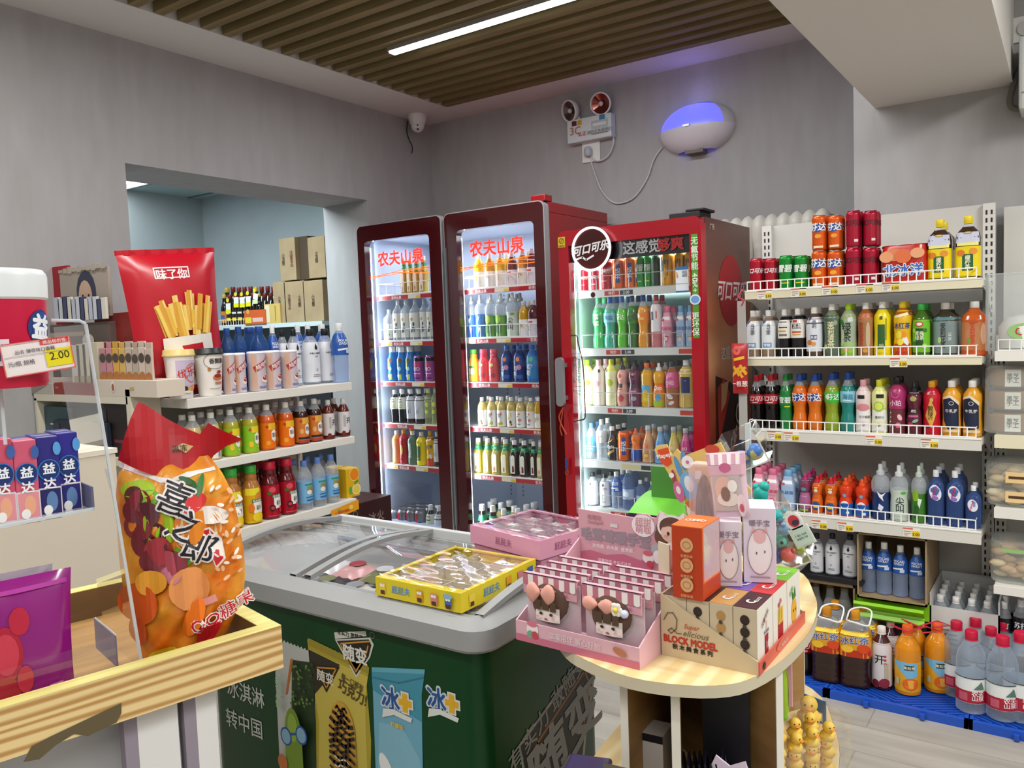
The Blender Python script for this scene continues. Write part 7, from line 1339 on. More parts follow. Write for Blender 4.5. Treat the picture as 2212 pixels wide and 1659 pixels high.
m=MB(); decal(m,[('e',dp*.5,.014,.05,.012,'D86858'),T('ALL BLOCK',dp*.5,.012,.008,'F0D8D0'),El(.02,.012,.007,.007,'302420')],Pl((w+.0036,0,0),(0,1,0),(0,0,1))); m.build('lip_print',None,bb)
tops=[['4C3028','3C2420','C89858','40141C'],['8C6C50','7C5C9C','7858B4','C83438'],['B8A88C','C84888','C84898','78B830']]
bh=.112; bw_=.0425; bd=.088
nmc={'4C3028':'umber','3C2420':'dark brown','C89858':'tan','40141C':'maroon','8C6C50':'fawn','7C5C9C':'mauve','7858B4':'violet','C83438':'red','B8A88C':'beige','C84888':'rose','C84898':'magenta','78B830':'lime'}
for j in range(3):
    for i in range(4):
        if j>0 and i<2: continue
        o=empty('block_box',(BB.x-w+.006+bw_*(i+.5)+.001*i,BB.y+.005+j*(bd+.002),TZ+.004),label=f'cream toy block box with {nmc[tops[j][i]]} lid in the slanted display',cat='toy box',group='block toy boxes')
        MB().mt(mat('C8BA9E',.45)).box(-bw_/2,bw_/2,0,bd,0,bh-.001).build('carton',None,o,bevel=.0008)
        MB().mt(mat(tops[j][i],.4)).box(-bw_/2+.0003,bw_/2-.0003,.0005,bd-.0005,bh-.001,bh).build('lid',None,o)
        m=MB(); decal(m,[T('C',0,.034,.024,'F0ECE4',PI/2,.05),T('BLOCK',.008,.05,.009,'F0ECE4',PI/2)],Pl((0,0,bh+.0003),(1,0,0),(0,1,0))); m.build('lid_print',None,o)
        if j==0:
            cc='B08850' if i==2 else '2A1C18'
            m=MB(); decal(m,[('e',0,bh*.8-.022*q,.0085,.009,cc) for q in range(4)]+[('e',0,bh*.8-.011-.022*q,.0035,.0035,'3C3830') for q in range(3)],Pl((0,-.0006,0),(1,0,0),(0,0,1))); m.build('front_print',None,o)
        if i==3:
            m=MB().mt(mat('ECE6DA',.45)).box(bw_/2,bw_/2+.0006,.0005,bd-.0005,.0005,bh-.0015); PP=Pl((bw_/2+.0008,bd/2,0),(0,1,0),(0,0,1))
            it=[[Rr(.005,.035,.02,.035,'A81828'),Rr(.005,.058,.026,.006,'8C9094'),Rr(.004,.068,.002,.02,'B83028'),T('汉堡可乐',-.005,.085,.011,'6C3028',.5),T('11',.005,.035,.016,'F0E8E8',0,.05)],
                [Rr(0,.03,.032,.036,'B01C20'),Rr(0,.06,.03,.03,'E8C048'),T('薯条',-.005,.085,.012,'C84840',.5),Rr(-.008,.062,.002,.026,'C89828'),Rr(.004,.062,.002,.026,'C89828')],
                [El(0,.04,.018,.026,'E8B030'),('p',[(-.01,.064),(-.014,.084),(0,.072),(.006,.09),(.012,.066)],'3C8838'),El(-.006,.042,.002,.003,'3C2410'),El(.007,.042,.002,.003,'3C2410'),T('菠萝',-.02,.085,.012,'78B048',.5)]][j]
            decal(m,it,PP); m.build('side_print',None,o)
zt2=TZ+.004+bh+.001
# orange window box, two lilac boxes, striped pouch on top
o=empty('toy_box',(-.568,1.348,zt2),label='orange-red toy box with clear side window on top of the block boxes',cat='toy box')
h=.135
m=MB().mt(mat('B83A12',.4)).box(-.029,.029,0,.003,0,h-.002).box(-.029,-.026,.003,.087,0,h-.002).box(-.029,.029,.087,.09,0,h-.002).box(-.026,.029,.003,.087,0,.03).mt(mat('E06A20',.4)).box(-.0292,.0292,-.0002,.0902,h-.002,h).box(.0262,.0293,.003,.008,.03,h-.002).box(.0262,.0293,.008,.087,.03,.034); m.build('carton',None,o,bevel=.0006)
MB().mt(clear('FCEAF0',.85,.06)).box(.0285,.029,.008,.089,.034,h-.002).build('window',None,o)
MB().mt(mat('98D828',.5)).ball((.006,.05,.07),.018,10,7,(1,1,1.3)).ball((.01,.05,.098),.01,8,6,(1,.6,1.6)).ball((.012,.066,.078),.009,8,6).mt(mat('8858B8',.5)).ball((.008,.06,.05),.014,8,6).build('toy_inside',None,o,smooth=True)
m=MB(); decal(m,sum([[El(0,z,.0125,.0135,'D8A878'),('o',0,z,.008,.007,.0015,'B87848'),T('创意玩具',0,z-.02,.006,'D8A878')] for z in (.1,.063,.027)],[]),Pl((0,-.0006,0),(1,0,0),(0,0,1))); m.build('front_print',None,o)
m=MB(); decal(m,[('o',-.012+.008*i,.045,.008,.007,.002,'F0E8D8') for i in range(4)],Pl((0,0,h+.0004),(1,0,0),(0,1,0))); m.build('top_print',None,o)
for i,(x,y,ww,hh,l) in enumerate(((-.528,1.452,.024,.125,'nearer the orange box'),(-.484,1.50,.03,.145,'behind the other one'))):
    o=empty('plush_box',(x,y,zt2),.35,label=f'pale lilac box with kitten window, the one {l}',cat='toy box')
    MB().mt(mat('E0D4E0',.45)).box(-ww,ww,0,.08,0,hh).build('carton',None,o,bevel=.001)
    m=MB(); decal(m,[T('暖手宝',0,hh*.8,.013,'8C7C88',0,.03),El(0,hh*.42,ww*.75,hh*.3,'F4ECEC'),El(0,hh*.62,ww*.4,.014,'E8B8B8'),('p',[(-ww*.5,hh*.66),(-ww*.4,hh*.76),(-ww*.15,hh*.68)],'E0A8A8'),('p',[(ww*.5,hh*.66),(ww*.4,hh*.76),(ww*.15,hh*.68)],'E0A8A8'),El(-ww*.2,hh*.4,.0013,.003,'6C5860'),El(ww*.3,hh*.42,.0013,.003,'6C5860'),('o',0,hh*.42,ww*.77,hh*.31,.0012,'988890'),Rr(0,hh*.08,ww*1.2,.003,'A898A8')],Pl((0,-.0006,0),(1,0,0),(0,0,1)),eps=.0002); m.build('front_print',None,o)
p=at(1552,1130,Y=1.47); zb=zt2+.125; p=at(1583,1120,Y=1.475); tp=at(1560,980,Y=1.475)
o=empty('striped_pouch',(p.x,1.475,zb+.004),.1,rot=(0,-.1,.1),label='pink and white striped gift pouch with ribbon on the lilac boxes',cat='toy pack'); hh=tp.z-zb; ww=.038
bagmesh(2*ww,hh,.02,mat('E4C8D4',.4),'pouch',o,(0,0,0),items=[('r',-ww+2*ww*(i+.5)/9,hh*.9,2*ww/9,hh*.16,'F6EEF0' if i%2 else 'DCA8BC') for i in range(9)]+[Rr(0,hh*.74,2*ww,hh*.16,'E0B4C4'),El(0,hh*.78,.012,.009,'C86890'),('p',[(-ww*.8,hh*.12),(ww*.7,hh*.12),(ww*.7,hh*.66),(-ww*.8,hh*.66)],'C8BCB8'),El(-.006,hh*.45,.02,.026,'E8C0B4'),El(.0,hh*.3,.024,.014,'EDE4E0'),El(.012,hh*.5,.01,.012,'F4F0EC'),El(-.004,hh*.38,.01,.014,'8C7468'),El(ww*.7,hh*.2,.008,.022,'F0D8DC'),El(ww*.7,hh*.16,.004,.008,'D85870')])
# yellow card pack with rabbit spoon
PY=Pl((0,1.60,0),(1,0,0),(0,0,1)); yp=PY.pp
pts=yp((1413,972),(1420,962),(1440,960),(1450,985),(1462,970),(1476,985),(1556,955),(1582,1010),(1622,1058),(1600,1112),(1520,1118),(1490,1100))
c0=PY.px(1500,1110); o=empty('spoon_card',(c0[0],1.60,c0[1]),label='yellow card pack with blue rabbit-eared spoon and orange corner badge',cat='card pack')
SC=Vector((c0[0],1.60,c0[1]))
m=MB().mt(mat('E4C070',.5)).prism(pts,1.60,1.604,'y'); shift(m,SC).build('card',None,o)
def ey(px_,py_,a,b,c_,r=0): q=PY.px(px_,py_); return El(q[0],q[1],a,b,c_,r)
it=[('p',yp((1420,972),(1444,966),(1452,1000),(1442,1008),(1428,1000)),'D85028'),T('Mapepi',*PY.px(1436,985),.013,'F4E8DC',.25,.04),ey(1466,1010,.006,.026,'5C98C8',.35),ey(1477,995,.006,.022,'5C98C8',.1),ey(1490,1050,.02,.032,'78B4DC',.3),ey(1489,1045,.01,.018,'E8F0F4',.3),ey(1486,998,.014,.014,'F2F0EC'),ey(1486,998,.004,.004,'C878A0'),ey(1458,1035,.005,.022,'A84850',.2),ey(1468,1062,.011,.024,'D0709C',.3),ey(1467,1058,.005,.009,'F0E8EC',.3),ey(1452,1026,.006,.006,'F0F0EC'),('p',yp((1480,1085),(1512,1072),(1520,1116),(1495,1102)),'D87838'),('r',*PY.px(1510,1025),.014,.018,'F0F0EC'),ey(1540,970,.016,.01,'C84838')]
art('print',it,Pl((0,1.5994,0),(1,0,0),(0,0,1)),o,SC,eps=.0003)
# green box behind with roll end
a=at(1345,1118,Y=1.62); b=at(1470,1118,Y=1.62); zt3=at(1400,1098,Y=1.66).z
o=empty('green_carton',((a.x+b.x)/2,1.66,TZ),label='lime green topped carton behind the pink header',cat='carton'); ww=(b.x-a.x)/2
MB().mt(mat('3A2850',.5)).box(-ww,ww,-.01,.12,0,zt3-TZ-.012).build('carton',None,o)
m=MB().mt(mat('68B838',.4)); m.grid(lambda u,v:((2*u-1)*ww,-.012+.134*v,zt3-TZ-.012+.03*math.sin(PI*v*.6)),4,10); m.build('lid',None,o,smooth=True)
m=MB().mt(mat('DCD0B8',.5)); m.prism([(y_*.07+.055,.09+z_*.055+zt3-TZ-.07) for y_,z_ in [(math.cos(2*PI*i/20),math.sin(2*PI*i/20)) for i in range(20)]],ww,ww+.004,'x'); m.build('round_end',None,o)
a=at(1412,1110,Y=1.64); MBx=empty('green_card',(at(1430,1100,Y=1.7).x,1.72,TZ),label='dark green card board standing under the yellow card pack',cat='card'); MB().mt(mat('4C8C3C',.5)).box(-.035,.045,0,.003,0,at(1420,1008,Y=1.72).z-TZ).build('card',None,MBx)
# brown plush strands in clear bag and cream card between the displays
p=at(1522,1100,Y=1.54); o=empty('plush_pack',(p.x,1.54,zt2-.0),label='clear bag of brown plush hair between the yellow card and striped pouch',cat='toy pack'); hh=at(1525,1000,Y=1.54).z-zt2
MB().mt(noisy('plush','5A4438','8C7464',(40,40,4),6,.95)).ball((0,0,hh*.45),.02,10,9,(1,.6,hh/.045)).build('plush',None,o,smooth=True); MB().mt(clear('F8E8EC',.8,.1)).box(-.026,.026,-.02,.02,0,hh).build('clear_bag',None,o,bevel=.004)
p=at(1424,1280,Y=1.44); o=empty('cream_card',(p.x,1.44,TZ),-.5,label='cream folded card squeezed between the pink and block displays',cat='card'); MB().mt(mat('D8CCB0',.5)).box(-.0,.035,0,.003,.0,at(1440,1172,Y=1.44).z-TZ-.0).build('card',None,o)
# acrylic bins with small toys on a post
post=at(1608,1000,Y=1.83); o=empty('bin_stand',(post.x,1.86,TZ),label='clear acrylic post holding two tilted toy bins above the stand',cat='rack'); MB().mt(M_acre).box(-.006,.006,-.004,.004,0,at(1600,950,Y=1.86).z-TZ+.04).build('post',None,o); MB().mt(mat('D8CDB2',.5)).box(-.05,.05,-.04,.04,0,.006).build('foot',None,o)
def abin(nm,c,W_,D_,H_,rot,label):
    o=empty(nm,c,rot=rot,label=label,cat='acrylic bin'); m=MB().mt(M_acr).box(-W_,W_,-D_,-D_+.002,0,H_*.75).box(-W_,-W_+.002,-D_,D_,0,H_).box(W_-.002,W_,-D_,D_,0,H_).box(-W_,W_,D_-.002,D_,0,H_).box(-W_,W_,-D_,D_,0,.002); m.build('bin_walls',None,o)
    e=MB().mt(mat('E4E2D8',.2))
    for x in (-W_,W_): e.box(x-.0015,x+.0015,-D_-.0015,-D_+.001,0,H_*.75)
    e.box(-W_,W_,-D_-.0015,-D_+.001,0,.003); e.build('bright_edges',None,o); return o
c=at(1700,1215,Y=1.78); rt=(math.radians(12),math.radians(-28),.1); Rm=Matrix.Rotation(rt[2],3,'Z')@Matrix.Rotation(rt[1],3,'Y')@Matrix.Rotation(rt[0],3,'X')
b1=abin('acrylic_bin',c,.062,.045,.15,rt,'tilted clear bin filled with bright rubber toys beside the lilac boxes')
c2=at(1627,1000,Y=1.86); rt2=(math.radians(12),math.radians(-24),.1); Rm2=Matrix.Rotation(rt2[2],3,'Z')@Matrix.Rotation(rt2[1],3,'Y')@Matrix.Rotation(rt2[0],3,'X')
b2=abin('acrylic_bin',c2,.045,.035,.085,rt2,'small tilted clear bin with two globe balls, upper one on the post')
random.seed(21)
tn=[('teal','38B8A8'),('blue','2C50A8'),('coral','E06060'),('lime','A8D828'),('purple','6C50A0'),('pink','E85888'),('mint','78D0C0'),('black','24242C'),('green','58B850'),('red','C83038'),('white','E8E8EC'),('sky','88B8E0'),('lemon','D8E060'),('brown','7C5848'),('lilac','B0A0D8'),('turquoise','20A8A8')]
k=0
for (nc,hx) in tn:
    lx=-.042+.028*(k%4); lz=.02+.03*(k//4); ly=random.uniform(-.02,.015); q=c+Rm@Vector((lx,ly,lz)); r=.0165
    t=empty('rubber_toy',q,random.random()*3,label=f'{nc} rounded rubber toy in the tilted clear bin',cat='toy',group='rubber toys in the bin')
    MB().mt(mat(hx,.45)).ball((0,0,0),r,12,8,(1,.9,.95)).ball((r*.8,0,r*.6),r*.5,8,6).ball((-r*.6,-r*.5,r*.7),r*.35,8,6).build('toy_body',None,t,smooth=True); MB().mt(mat('202024',.4)).ball((.2*r,-r*.85,0),r*.22,8,6).build('toy_hole',None,t,smooth=True); k+=1
for i,(px_,py_) in enumerate(((1620,985),(1641,972))):
    q=c2+Rm2@Vector((-.018+.038*i,-.008,.022+.004*i)); t=empty('globe_ball',q,i*2,label=f'blue and yellow globe ball, {["near the white edge","the one further from the edge"][i]} in the small bin',cat='ball',group='globe balls'); MB().mt(noisy('globe','3C78C8','D8D088',(1,1,1),38 if i else 44,.4,2,p0=.5,p1=.58)).ball((0,0,0),.02,16,10).build('ball',None,t,smooth=True)
q=at(1643,1068,Y=1.74); t=empty('rubber_toy',q,0,label='turquoise rubber toy perched on the near upper corner of the tilted bin',cat='toy'); MB().mt(mat('18A8A0',.4)).ball((0,0,0),.017,12,8,(1,1,1.2)).ball((.008,0,.018),.012,10,7).ball((-.01,0,.016),.008,8,6).build('toy_body',None,t,smooth=True)
q=at(1728,1150,Y=1.70); t=empty('toy_tag',q,label='mint paper tag with red cap picture on the tilted bin',cat='tag'); t.rotation_euler=(0,-.5,0); MB().mt(mat('E8ECE4',.5)).box(-.022,.022,0,.002,-.03,.012).prism([(math.cos(2*PI*i/18)*.018,.024+math.sin(2*PI*i/18)*.02) for i in range(18)],0,.002,'y').build('card',None,t); m=MB(); decal(m,[El(0,.026,.012,.013,'C83848'),El(.002,.022,.008,.006,'383840'),Rr(0,-.009,.038,.036,'C8E0D0'),T('I do not\nwant to',0,-.008,.008,'486858')],Pl((0,-.0006,0),(1,0,0),(0,0,1))); m.build('print',None,t)
# ---- middle tier goods ----
g='goods on the middle tier of the pine stand'
a=at(1370,1545,Z=LZ2+.14)
o=empty('sachet_box',(-.645,1.205,LZ2+.0005),.12,label='open grey card box packed with crinkled silver sachets on the stand',cat='display box'); MB().mt(mat('6C685C',.6)).box(-.06,.06,-.08,-.077,0,.05).box(-.06,.06,.077,.08,0,.12).box(-.06,-.057,-.077,.077,0,.06).box(.057,.06,-.077,.077,0,.06).box(-.057,.057,-.077,.077,0,.003).build('card_box',None,o)
MS=mat('A89A88',.22,.85)
for i in range(13):
    q=Vector((-.645,1.205,LZ2+.006))+Matrix.Rotation(.12,3,'Z')@Vector((0,-.066+i*.0092,0)); t=empty('silver_sachet',q,.35,label=f'crinkled silver sachet, {ORD[i]} from the box front',cat='sachet',group='silver sachets'); t.rotation_euler=(-.12,0,.12)
    MB().mt(MS).grid(lambda u,v,i=i:((2*u-1)*.052,.0016*math.sin(u*61+i*2+4*v)+.002*math.sin(v*37+i+u*9),.09*v+.0012*math.sin(u*90+i)*v),40,16).build('foil',None,t,smooth=True)
o=empty('white_carton',(-.68,1.40,LZ2),.1,label='white and black card box under the tier behind the silver sachets',cat='carton'); MB().mt(mat('C8C4BC',.5)).box(-.012,.03,0,.06,.001,.13).mt(M_black).box(-.012,.03,-.001,.0,.115,.13).build('carton',None,o)
o=empty('purple_pack',(-.80,1.37,LZ2),.3,label='clear wrapped violet pack at the stand edge by the freezer',cat='pack'); MB().mt(mat('48406C',.2)).box(-.05,.04,-.05,.05,0,.04).build('pack_body',None,o,bevel=.006)
o=empty('card_folder',(-.53,1.385,LZ2),.1,label='black tray of upright trading card packs in the middle bay',cat='display box'); MB().mt(M_black).box(-.045,.045,.055,.06,0,.24).box(-.045,.05,-.07,.055,0,.004).box(-.045,-.041,-.06,.055,.004,.1).build('tray',None,o)
for i in range(8):
    q=Vector((-.53,1.385,LZ2+.0065))+Vector((-.028+i*.0085,-.03+.006*i,0)); t=empty('card_pack',q,label=f'dark foil trading card packet, {ORD[i]} in the black tray',cat='card packet',group='foil card packets'); t.rotation_euler=(0,-.22,.35)
    MB().mt(mat(['16141C','201C2C','141418'][i%3],.2,.3)).box(-.002,.002,-.026,.026,0.001,.13).build('foil',None,t,bevel=.001)
    if i==7: m=MB(); decal(m,[Rr(0,.065,.052,.11,'2C3470'),El(.0,.08,.014,.03,'B878B8'),El(.006,.045,.016,.025,'C8D0E8'),El(-.008,.03,.01,.014,'A83058'),Rr(-.012,.1,.012,.02,'D8A848')],Pl((.0036,0,0),(0,1,0),(0,0,1))); m.build('print',None,t)
for i,(x,y,c1,c2_,l,rz) in enumerate(((-.60,1.265,'E8C838','6C3888','yellow and purple arched card pack on the stand',.2),(-.505,1.262,'C8D4E8','C85898','pale folded card with magenta corner on the stand',-.5),(-.50,1.36,'D8C8D8','7868A8','patterned white violet card pack by the panel',.1))):
    o=empty('card_pack_arched',(x,y,LZ2),rz,label=l,cat='card pack'); H=.12+.03*(i==2)
    MB().mt(mat(c1,.45)).prism([(-.035,0),(.035,0),(.04,H*.75),(.028,H),(.0,H*.9),(-.025,H),(-.038,H*.8)],0,.004,'y').build('card',None,o)
    m=MB(); decal(m,[Rr(0,H*.2,.06,H*.25,c2_),Rr(.0,H*.1,.06,H*.12,'E0A818' if i==0 else 'E8ECF4'),El(0,H*.6,.018,.022,'F0EEE8'),El(-.004,H*.62,.01,.012,'D8A898' if i else 'E8D8B8'),El(.012,H*.5,.006,.008,c2_)],Pl((0,-.0006,0),(1,0,0),(0,0,1))); m.build('print',None,o)
for i in range(7):
    t=empty('pastel_packet',(-.455+.009*i,1.25+.02*i,LZ2+.001),label=f'{["pale blue","blue striped","cream"][i%3]} slim packet, {ORD[i]} along the tier edge',cat='packet',group='slim pastel packets'); t.rotation_euler=(-.4,0,.6); MB().mt(mat(['A8C8E8','78A8D8','D8CDB0'][i%3],.5)).box(-.03,.03,0,.004,0,.085).build('packet',None,t); m=MB(); decal(m,[Rr(0,.02+.015*j,.05,.004,'E8ECF0') for j in range(4)],Pl((0,-.0005,0),(1,0,0),(0,0,1))); m.build('print',None,t)
# acrylic bin of yellow ducks
dq=Vector((-.452,1.61,LZ2+.001)); o=empty('acrylic_bin',dq,-.5,label='clear acrylic bin of yellow duck toys on the middle tier',cat='acrylic bin'); MB().mt(M_acr).box(-.05,.05,-.1,-.098,0,.1).box(-.05,-.048,-.1,.1,0,.13).box(.048,.05,-.1,.1,0,.1).box(-.05,.05,.098,.1,0,.13).build('bin_walls',None,o); MB().mt(mat('E8EEF2',.2)).box(-.051,-.047,-.101,-.097,0,.1).build('bright_edge',None,o)
def duck(p,s,rz,l):
    t=empty('duck_toy',p,rz,label=l,cat='toy',group='yellow duck toys'); My=mat('F0C850',.55)
    MB().mt(My).ball((0,0,.8*s),s,14,9,(1,1,.85)).ball((0,-.25*s,2.1*s),.78*s,14,9).ball((.9*s,.1*s,.9*s),.35*s,8,6,(.5,1,.8)).ball((-.9*s,.1*s,.9*s),.35*s,8,6,(.5,1,.8)).build('duck_body',None,t,smooth=True)
    MB().mt(mat('E88828',.4)).ball((0,-1.05*s,2.0*s),.3*s,8,6,(1.2,.8,.4)).build('beak',None,t,smooth=True); MB().mt(M_black).ball((.3*s,-.93*s,2.3*s),.09*s,6,5).ball((-.3*s,-.93*s,2.3*s),.09*s,6,5).build('eye',None,t)
random.seed(9)
k=0
for z in range(3):
    for y in range(4):
        for x in range(2):
            q=dq+Matrix.Rotation(-.5,3,'Z')@Vector((-.022+.044*x,-.07+.045*y,.004+.034*z)); duck(q,.0155,random.uniform(-1,1)+.4,f'yellow duck toy in the clear bin, {["bottom","middle","top"][z]} layer, {ORD[y]} pair, {["inner","outer"][x]} one'); k+=1
for i,(a_,b_) in enumerate(((1748,1540),(1742,1580))): q=at(a_,b_,Z=LZ2+.03); duck(Vector((q.x,q.y,LZ2+.001)),.025,.2+i,f'loose larger yellow duck outside the bin, the one {["further along","nearer"][i]} the tier edge')
o=empty('picture_card',(-.49,1.88,LZ2),-.3,label='blue and white picture card standing behind the ducks',cat='card'); MB().mt(mat('3C70B8',.4)).box(-.02,.035,0,.003,0,.055).build('card',None,o); m=MB(); decal(m,[Rr(.005,.015,.045,.02,'E8ECE8'),El(.01,.018,.01,.007,'E8C848')],Pl((0,-.0006,0),(1,0,0),(0,0,1))); m.build('print',None,o)
# hanging lime net toy under the top tier edge
p=at(1687,1400,Y=1.5); o=empty('hanging_toy',(p.x,1.5,p.z-.09),label='lime and pink hanging net toy beside the stand panel',cat='toy'); MB().mt(clear('B8E040',.4,.3)).lathe([(-.05,.008),(-.03,.014),(.03,.013),(.08,.004)],12).build('net',None,o,smooth=True); MB().mt(mat('78C020',.4)).ball((0,0,-.04),.012,10,7).build('ball',None,o,smooth=True); MB().mt(mat('E0A8B8',.8)).box(.014,.02,-.002,.002,-.02,.09).build('pink_tassel',None,o); MB().mt(mat('D01828',.4)).lathe([(.07,.008),(.095,.008)],10).build('red_top',None,o,smooth=True); MB().tube([(0,0,.095),(0,0,.12)],.0015,5).build('string',mat('D8D8D8',.5),o)
# ================= pine tray stand close to the viewer =================
CN=Vector((-.9,.706,1.1)); e1=Vector((.22,.975,0)).normalized(); nn=Vector((e1.y,-e1.x,0))
RZ_=math.atan2(nn.x,-nn.y)     # turns a thing's front towards the tray's open side
tr=empty('display_tray_table',Vector((CN.x,CN.y,0)),RZ_,label='pine tray table with raised rails and white legs nearest the viewer',cat='display table')
# own space: x runs along e1, -y faces the aisle
zb=at(607,1440,Y=CN.y).z; L_t=.95; Wt=.42; rt_=.024
def lb(m,x0,x1,y0,y1,z0,z1): return m.box(x0,x1,y0,y1,z0,z1)
m=MB().mt(M_pine); lb(m,-L_t,0,0,rt_,zb,1.1-.0008); m.mt(M_pinetop); lb(m,-L_t,0,0,rt_,1.1-.0008,1.1); m.build('front_rail',None,tr)
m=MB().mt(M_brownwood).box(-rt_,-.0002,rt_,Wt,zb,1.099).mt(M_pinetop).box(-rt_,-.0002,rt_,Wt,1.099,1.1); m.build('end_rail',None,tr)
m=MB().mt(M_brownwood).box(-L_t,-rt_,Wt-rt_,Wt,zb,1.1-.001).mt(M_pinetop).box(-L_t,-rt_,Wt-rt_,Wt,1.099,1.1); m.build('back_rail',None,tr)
MB().mt(noisy('tray_board','8A6638','B08A54',(2,14,1),2.2,.5,6)).box(-L_t,-rt_,rt_,Wt-rt_,zb,zb+.012).build('tray_floor',None,tr)
P=Pl(CN+nn*.0006,e1,(0,0,1))
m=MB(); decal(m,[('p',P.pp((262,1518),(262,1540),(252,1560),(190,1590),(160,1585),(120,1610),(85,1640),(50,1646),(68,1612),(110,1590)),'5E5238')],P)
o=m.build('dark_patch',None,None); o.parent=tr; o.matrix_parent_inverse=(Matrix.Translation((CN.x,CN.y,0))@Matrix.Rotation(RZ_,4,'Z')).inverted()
Mwl=mat('DADAD8',.5); Mgl=mat('8C8490',.6)
def lx(px_,py_,dy=.03):
    Q=Pl(CN-nn*dy,e1,(0,0,1)); return Q.px(px_,py_)[0]
for i,(a,b,nm) in enumerate(((425,470,'leg'),(296,385,'leg'))):
    xa,xb=lx(a,1560),lx(b,1560); MB().mt(Mwl).box(xa,xb,.03,.05,0,zb).build(nm,None,tr); MB().mt(Mgl).box(xa-.016,xa,.03,.05,0,zb).build('leg_edge',None,tr)
MB().mt(mat('C4C6C8',.6)).box(-L_t,lx(392,1600,.09),.09,.11,0,zb).build('rear_panel',None,tr)
MB().mt(M_black).box(lx(278,1620,.085),lx(287,1620,.085),.08,.09,.6,zb).build('cable_slot',None,tr)
MB().mt(Mwl).box(-.14,-.12,Wt-.06,Wt-.02,0,zb).build('leg',None,tr); MB().mt(Mwl).box(-L_t+.03,-L_t+.05,Wt-.06,Wt-.02,0,zb).build('leg',None,tr)
FZ_=zb+.012
def plane(d): return Pl(CN-nn*d,e1,(0,0,1))
def tp(d,px_,py_): P_=plane(d); return P_(*P_.px(px_,py_))
# clear acrylic riser: long leaning side wall with bright edge, low pocket, shelf
ar=empty('acrylic_riser',(0,0,0),label='clear acrylic riser with leaning edges standing in the pine tray',cat='acrylic riser')
ed=MB().mt(M_acre)
a=tp(.075,185,700); b=tp(.075,308,1448); ed.tube([a,b],.0022,6); ed.tube([tp(.075,0,830),tp(.075,12,960)],.002,6)
ed.tube([tp(.075,110,692),tp(.075,172,693),a],.002,6)
ed.build('bright_edge',None,ar)
m=MB().mt(M_acr); c_=tp(.075,100,700); dn=tp(.075,240,1448); m.add([a,b,b-nn*.16,a-nn*.16],[(0,1,2,3)]); m.build('side_wall',None,ar)
sh0=tp(.07,0,1157); sh1=tp(.07,205,1102)
m=MB().mt(M_acr).obox(sh0-e1*.25,(sh1-sh0)+e1*.25,-nn*.12,(0,0,.0025)); m.mt(M_acre).obox(sh0-e1*.25,(sh1-sh0)+e1*.25,-nn*.002,(0,0,.004)); m.mt(clear('8890B8',.75,.1)).obox(sh1+Vector((0,0,0)),-e1*.002,-nn*.12,(0,0,.03)); m.build('shelf',None,ar)
lo0=tp(.045,0,1525); lo1=tp(.045,256,1440); lo2=tp(.045,256,1372)
hh_=lo2.z-lo1.z
m=MB().mt(M_acr).add([lo0,lo1,lo1+Vector((0,0,hh_)),lo0+Vector((0,0,hh_))],[(0,1,2,3)]); m.mt(clear('8890B8',.75,.1)).obox(lo1,-e1*.002,-nn*.09,(0,0,hh_)).mt(M_acre).obox(lo1+Vector((0,0,hh_)),-e1*.001,-nn*.09,(0,0,.002)); m.build('low_pocket',None,ar)
# slim drink boxes 益达 on the riser shelf
zs=sh0.z
g='slim gum boxes on the acrylic shelf'
items=[(12,948,0,'C8506C','A83050','pink'),(64,950,0,'D05C78','B03858','pink'),(112,942,.004,'2C2880','1C1C60','violet blue'),(155,933,.012,'2C2890','1C1C70','violet blue')]
for i,(x,yt,dd_,c1,c2,nm) in enumerate(items):
    q=tp(.085+dd_,x,1110-i*4); t=tp(.085+dd_,x,yt); zz=zs+.0055; h=t.z-zz; wq=.0125
    for k in range(2):
        c0=c1 if k==0 else '2C2478'
        o=empty('gum_box',Vector((q.x,q.y,zz))-nn*(.03*k),RZ_,label=f'{nm if k==0 else "violet blue"} slim gum box, {ORD[i]} in {"rear" if k else "front"} rank on acrylic shelf',cat='gum box',group=g)
        MB().mt(mat(c0,.35)).box(-wq,wq,0,.026,0,h).build('carton',None,o,bevel=.0015)
        if k: continue
        bl='2878C8'
        m=MB(); decal(m,[('r',0,h*.2,2*wq,h*.38,'D8D4DC'),('r',0,h*.22,2*wq*.9,h*.3,c2 if i>1 else 'E09098'),('e',wq*.1,h*.22,wq*.5,h*.12,'5C80B0' if i>1 else 'E8A888'),('e',-wq*.3,h*.12,wq*.4,h*.06,'F0F0F0'),('e',0,h*.6,wq*.98,h*.13,'142C6C'),('o',0,h*.6,wq*.98,h*.13,.0012,bl),T('益',0,h*.62,wq*1.15,'EEF4FA',0,.04),T('达',0,h*.44,wq*1.15,'EEF0F4',0,.04),('e',wq*.8,h*.85,wq*.35,h*.08,'58A0E0' if i>1 else '3860A8')],Pl((0,-.0006,0),(1,0,0),(0,0,1)),eps=.0002); m.build('print',None,o)
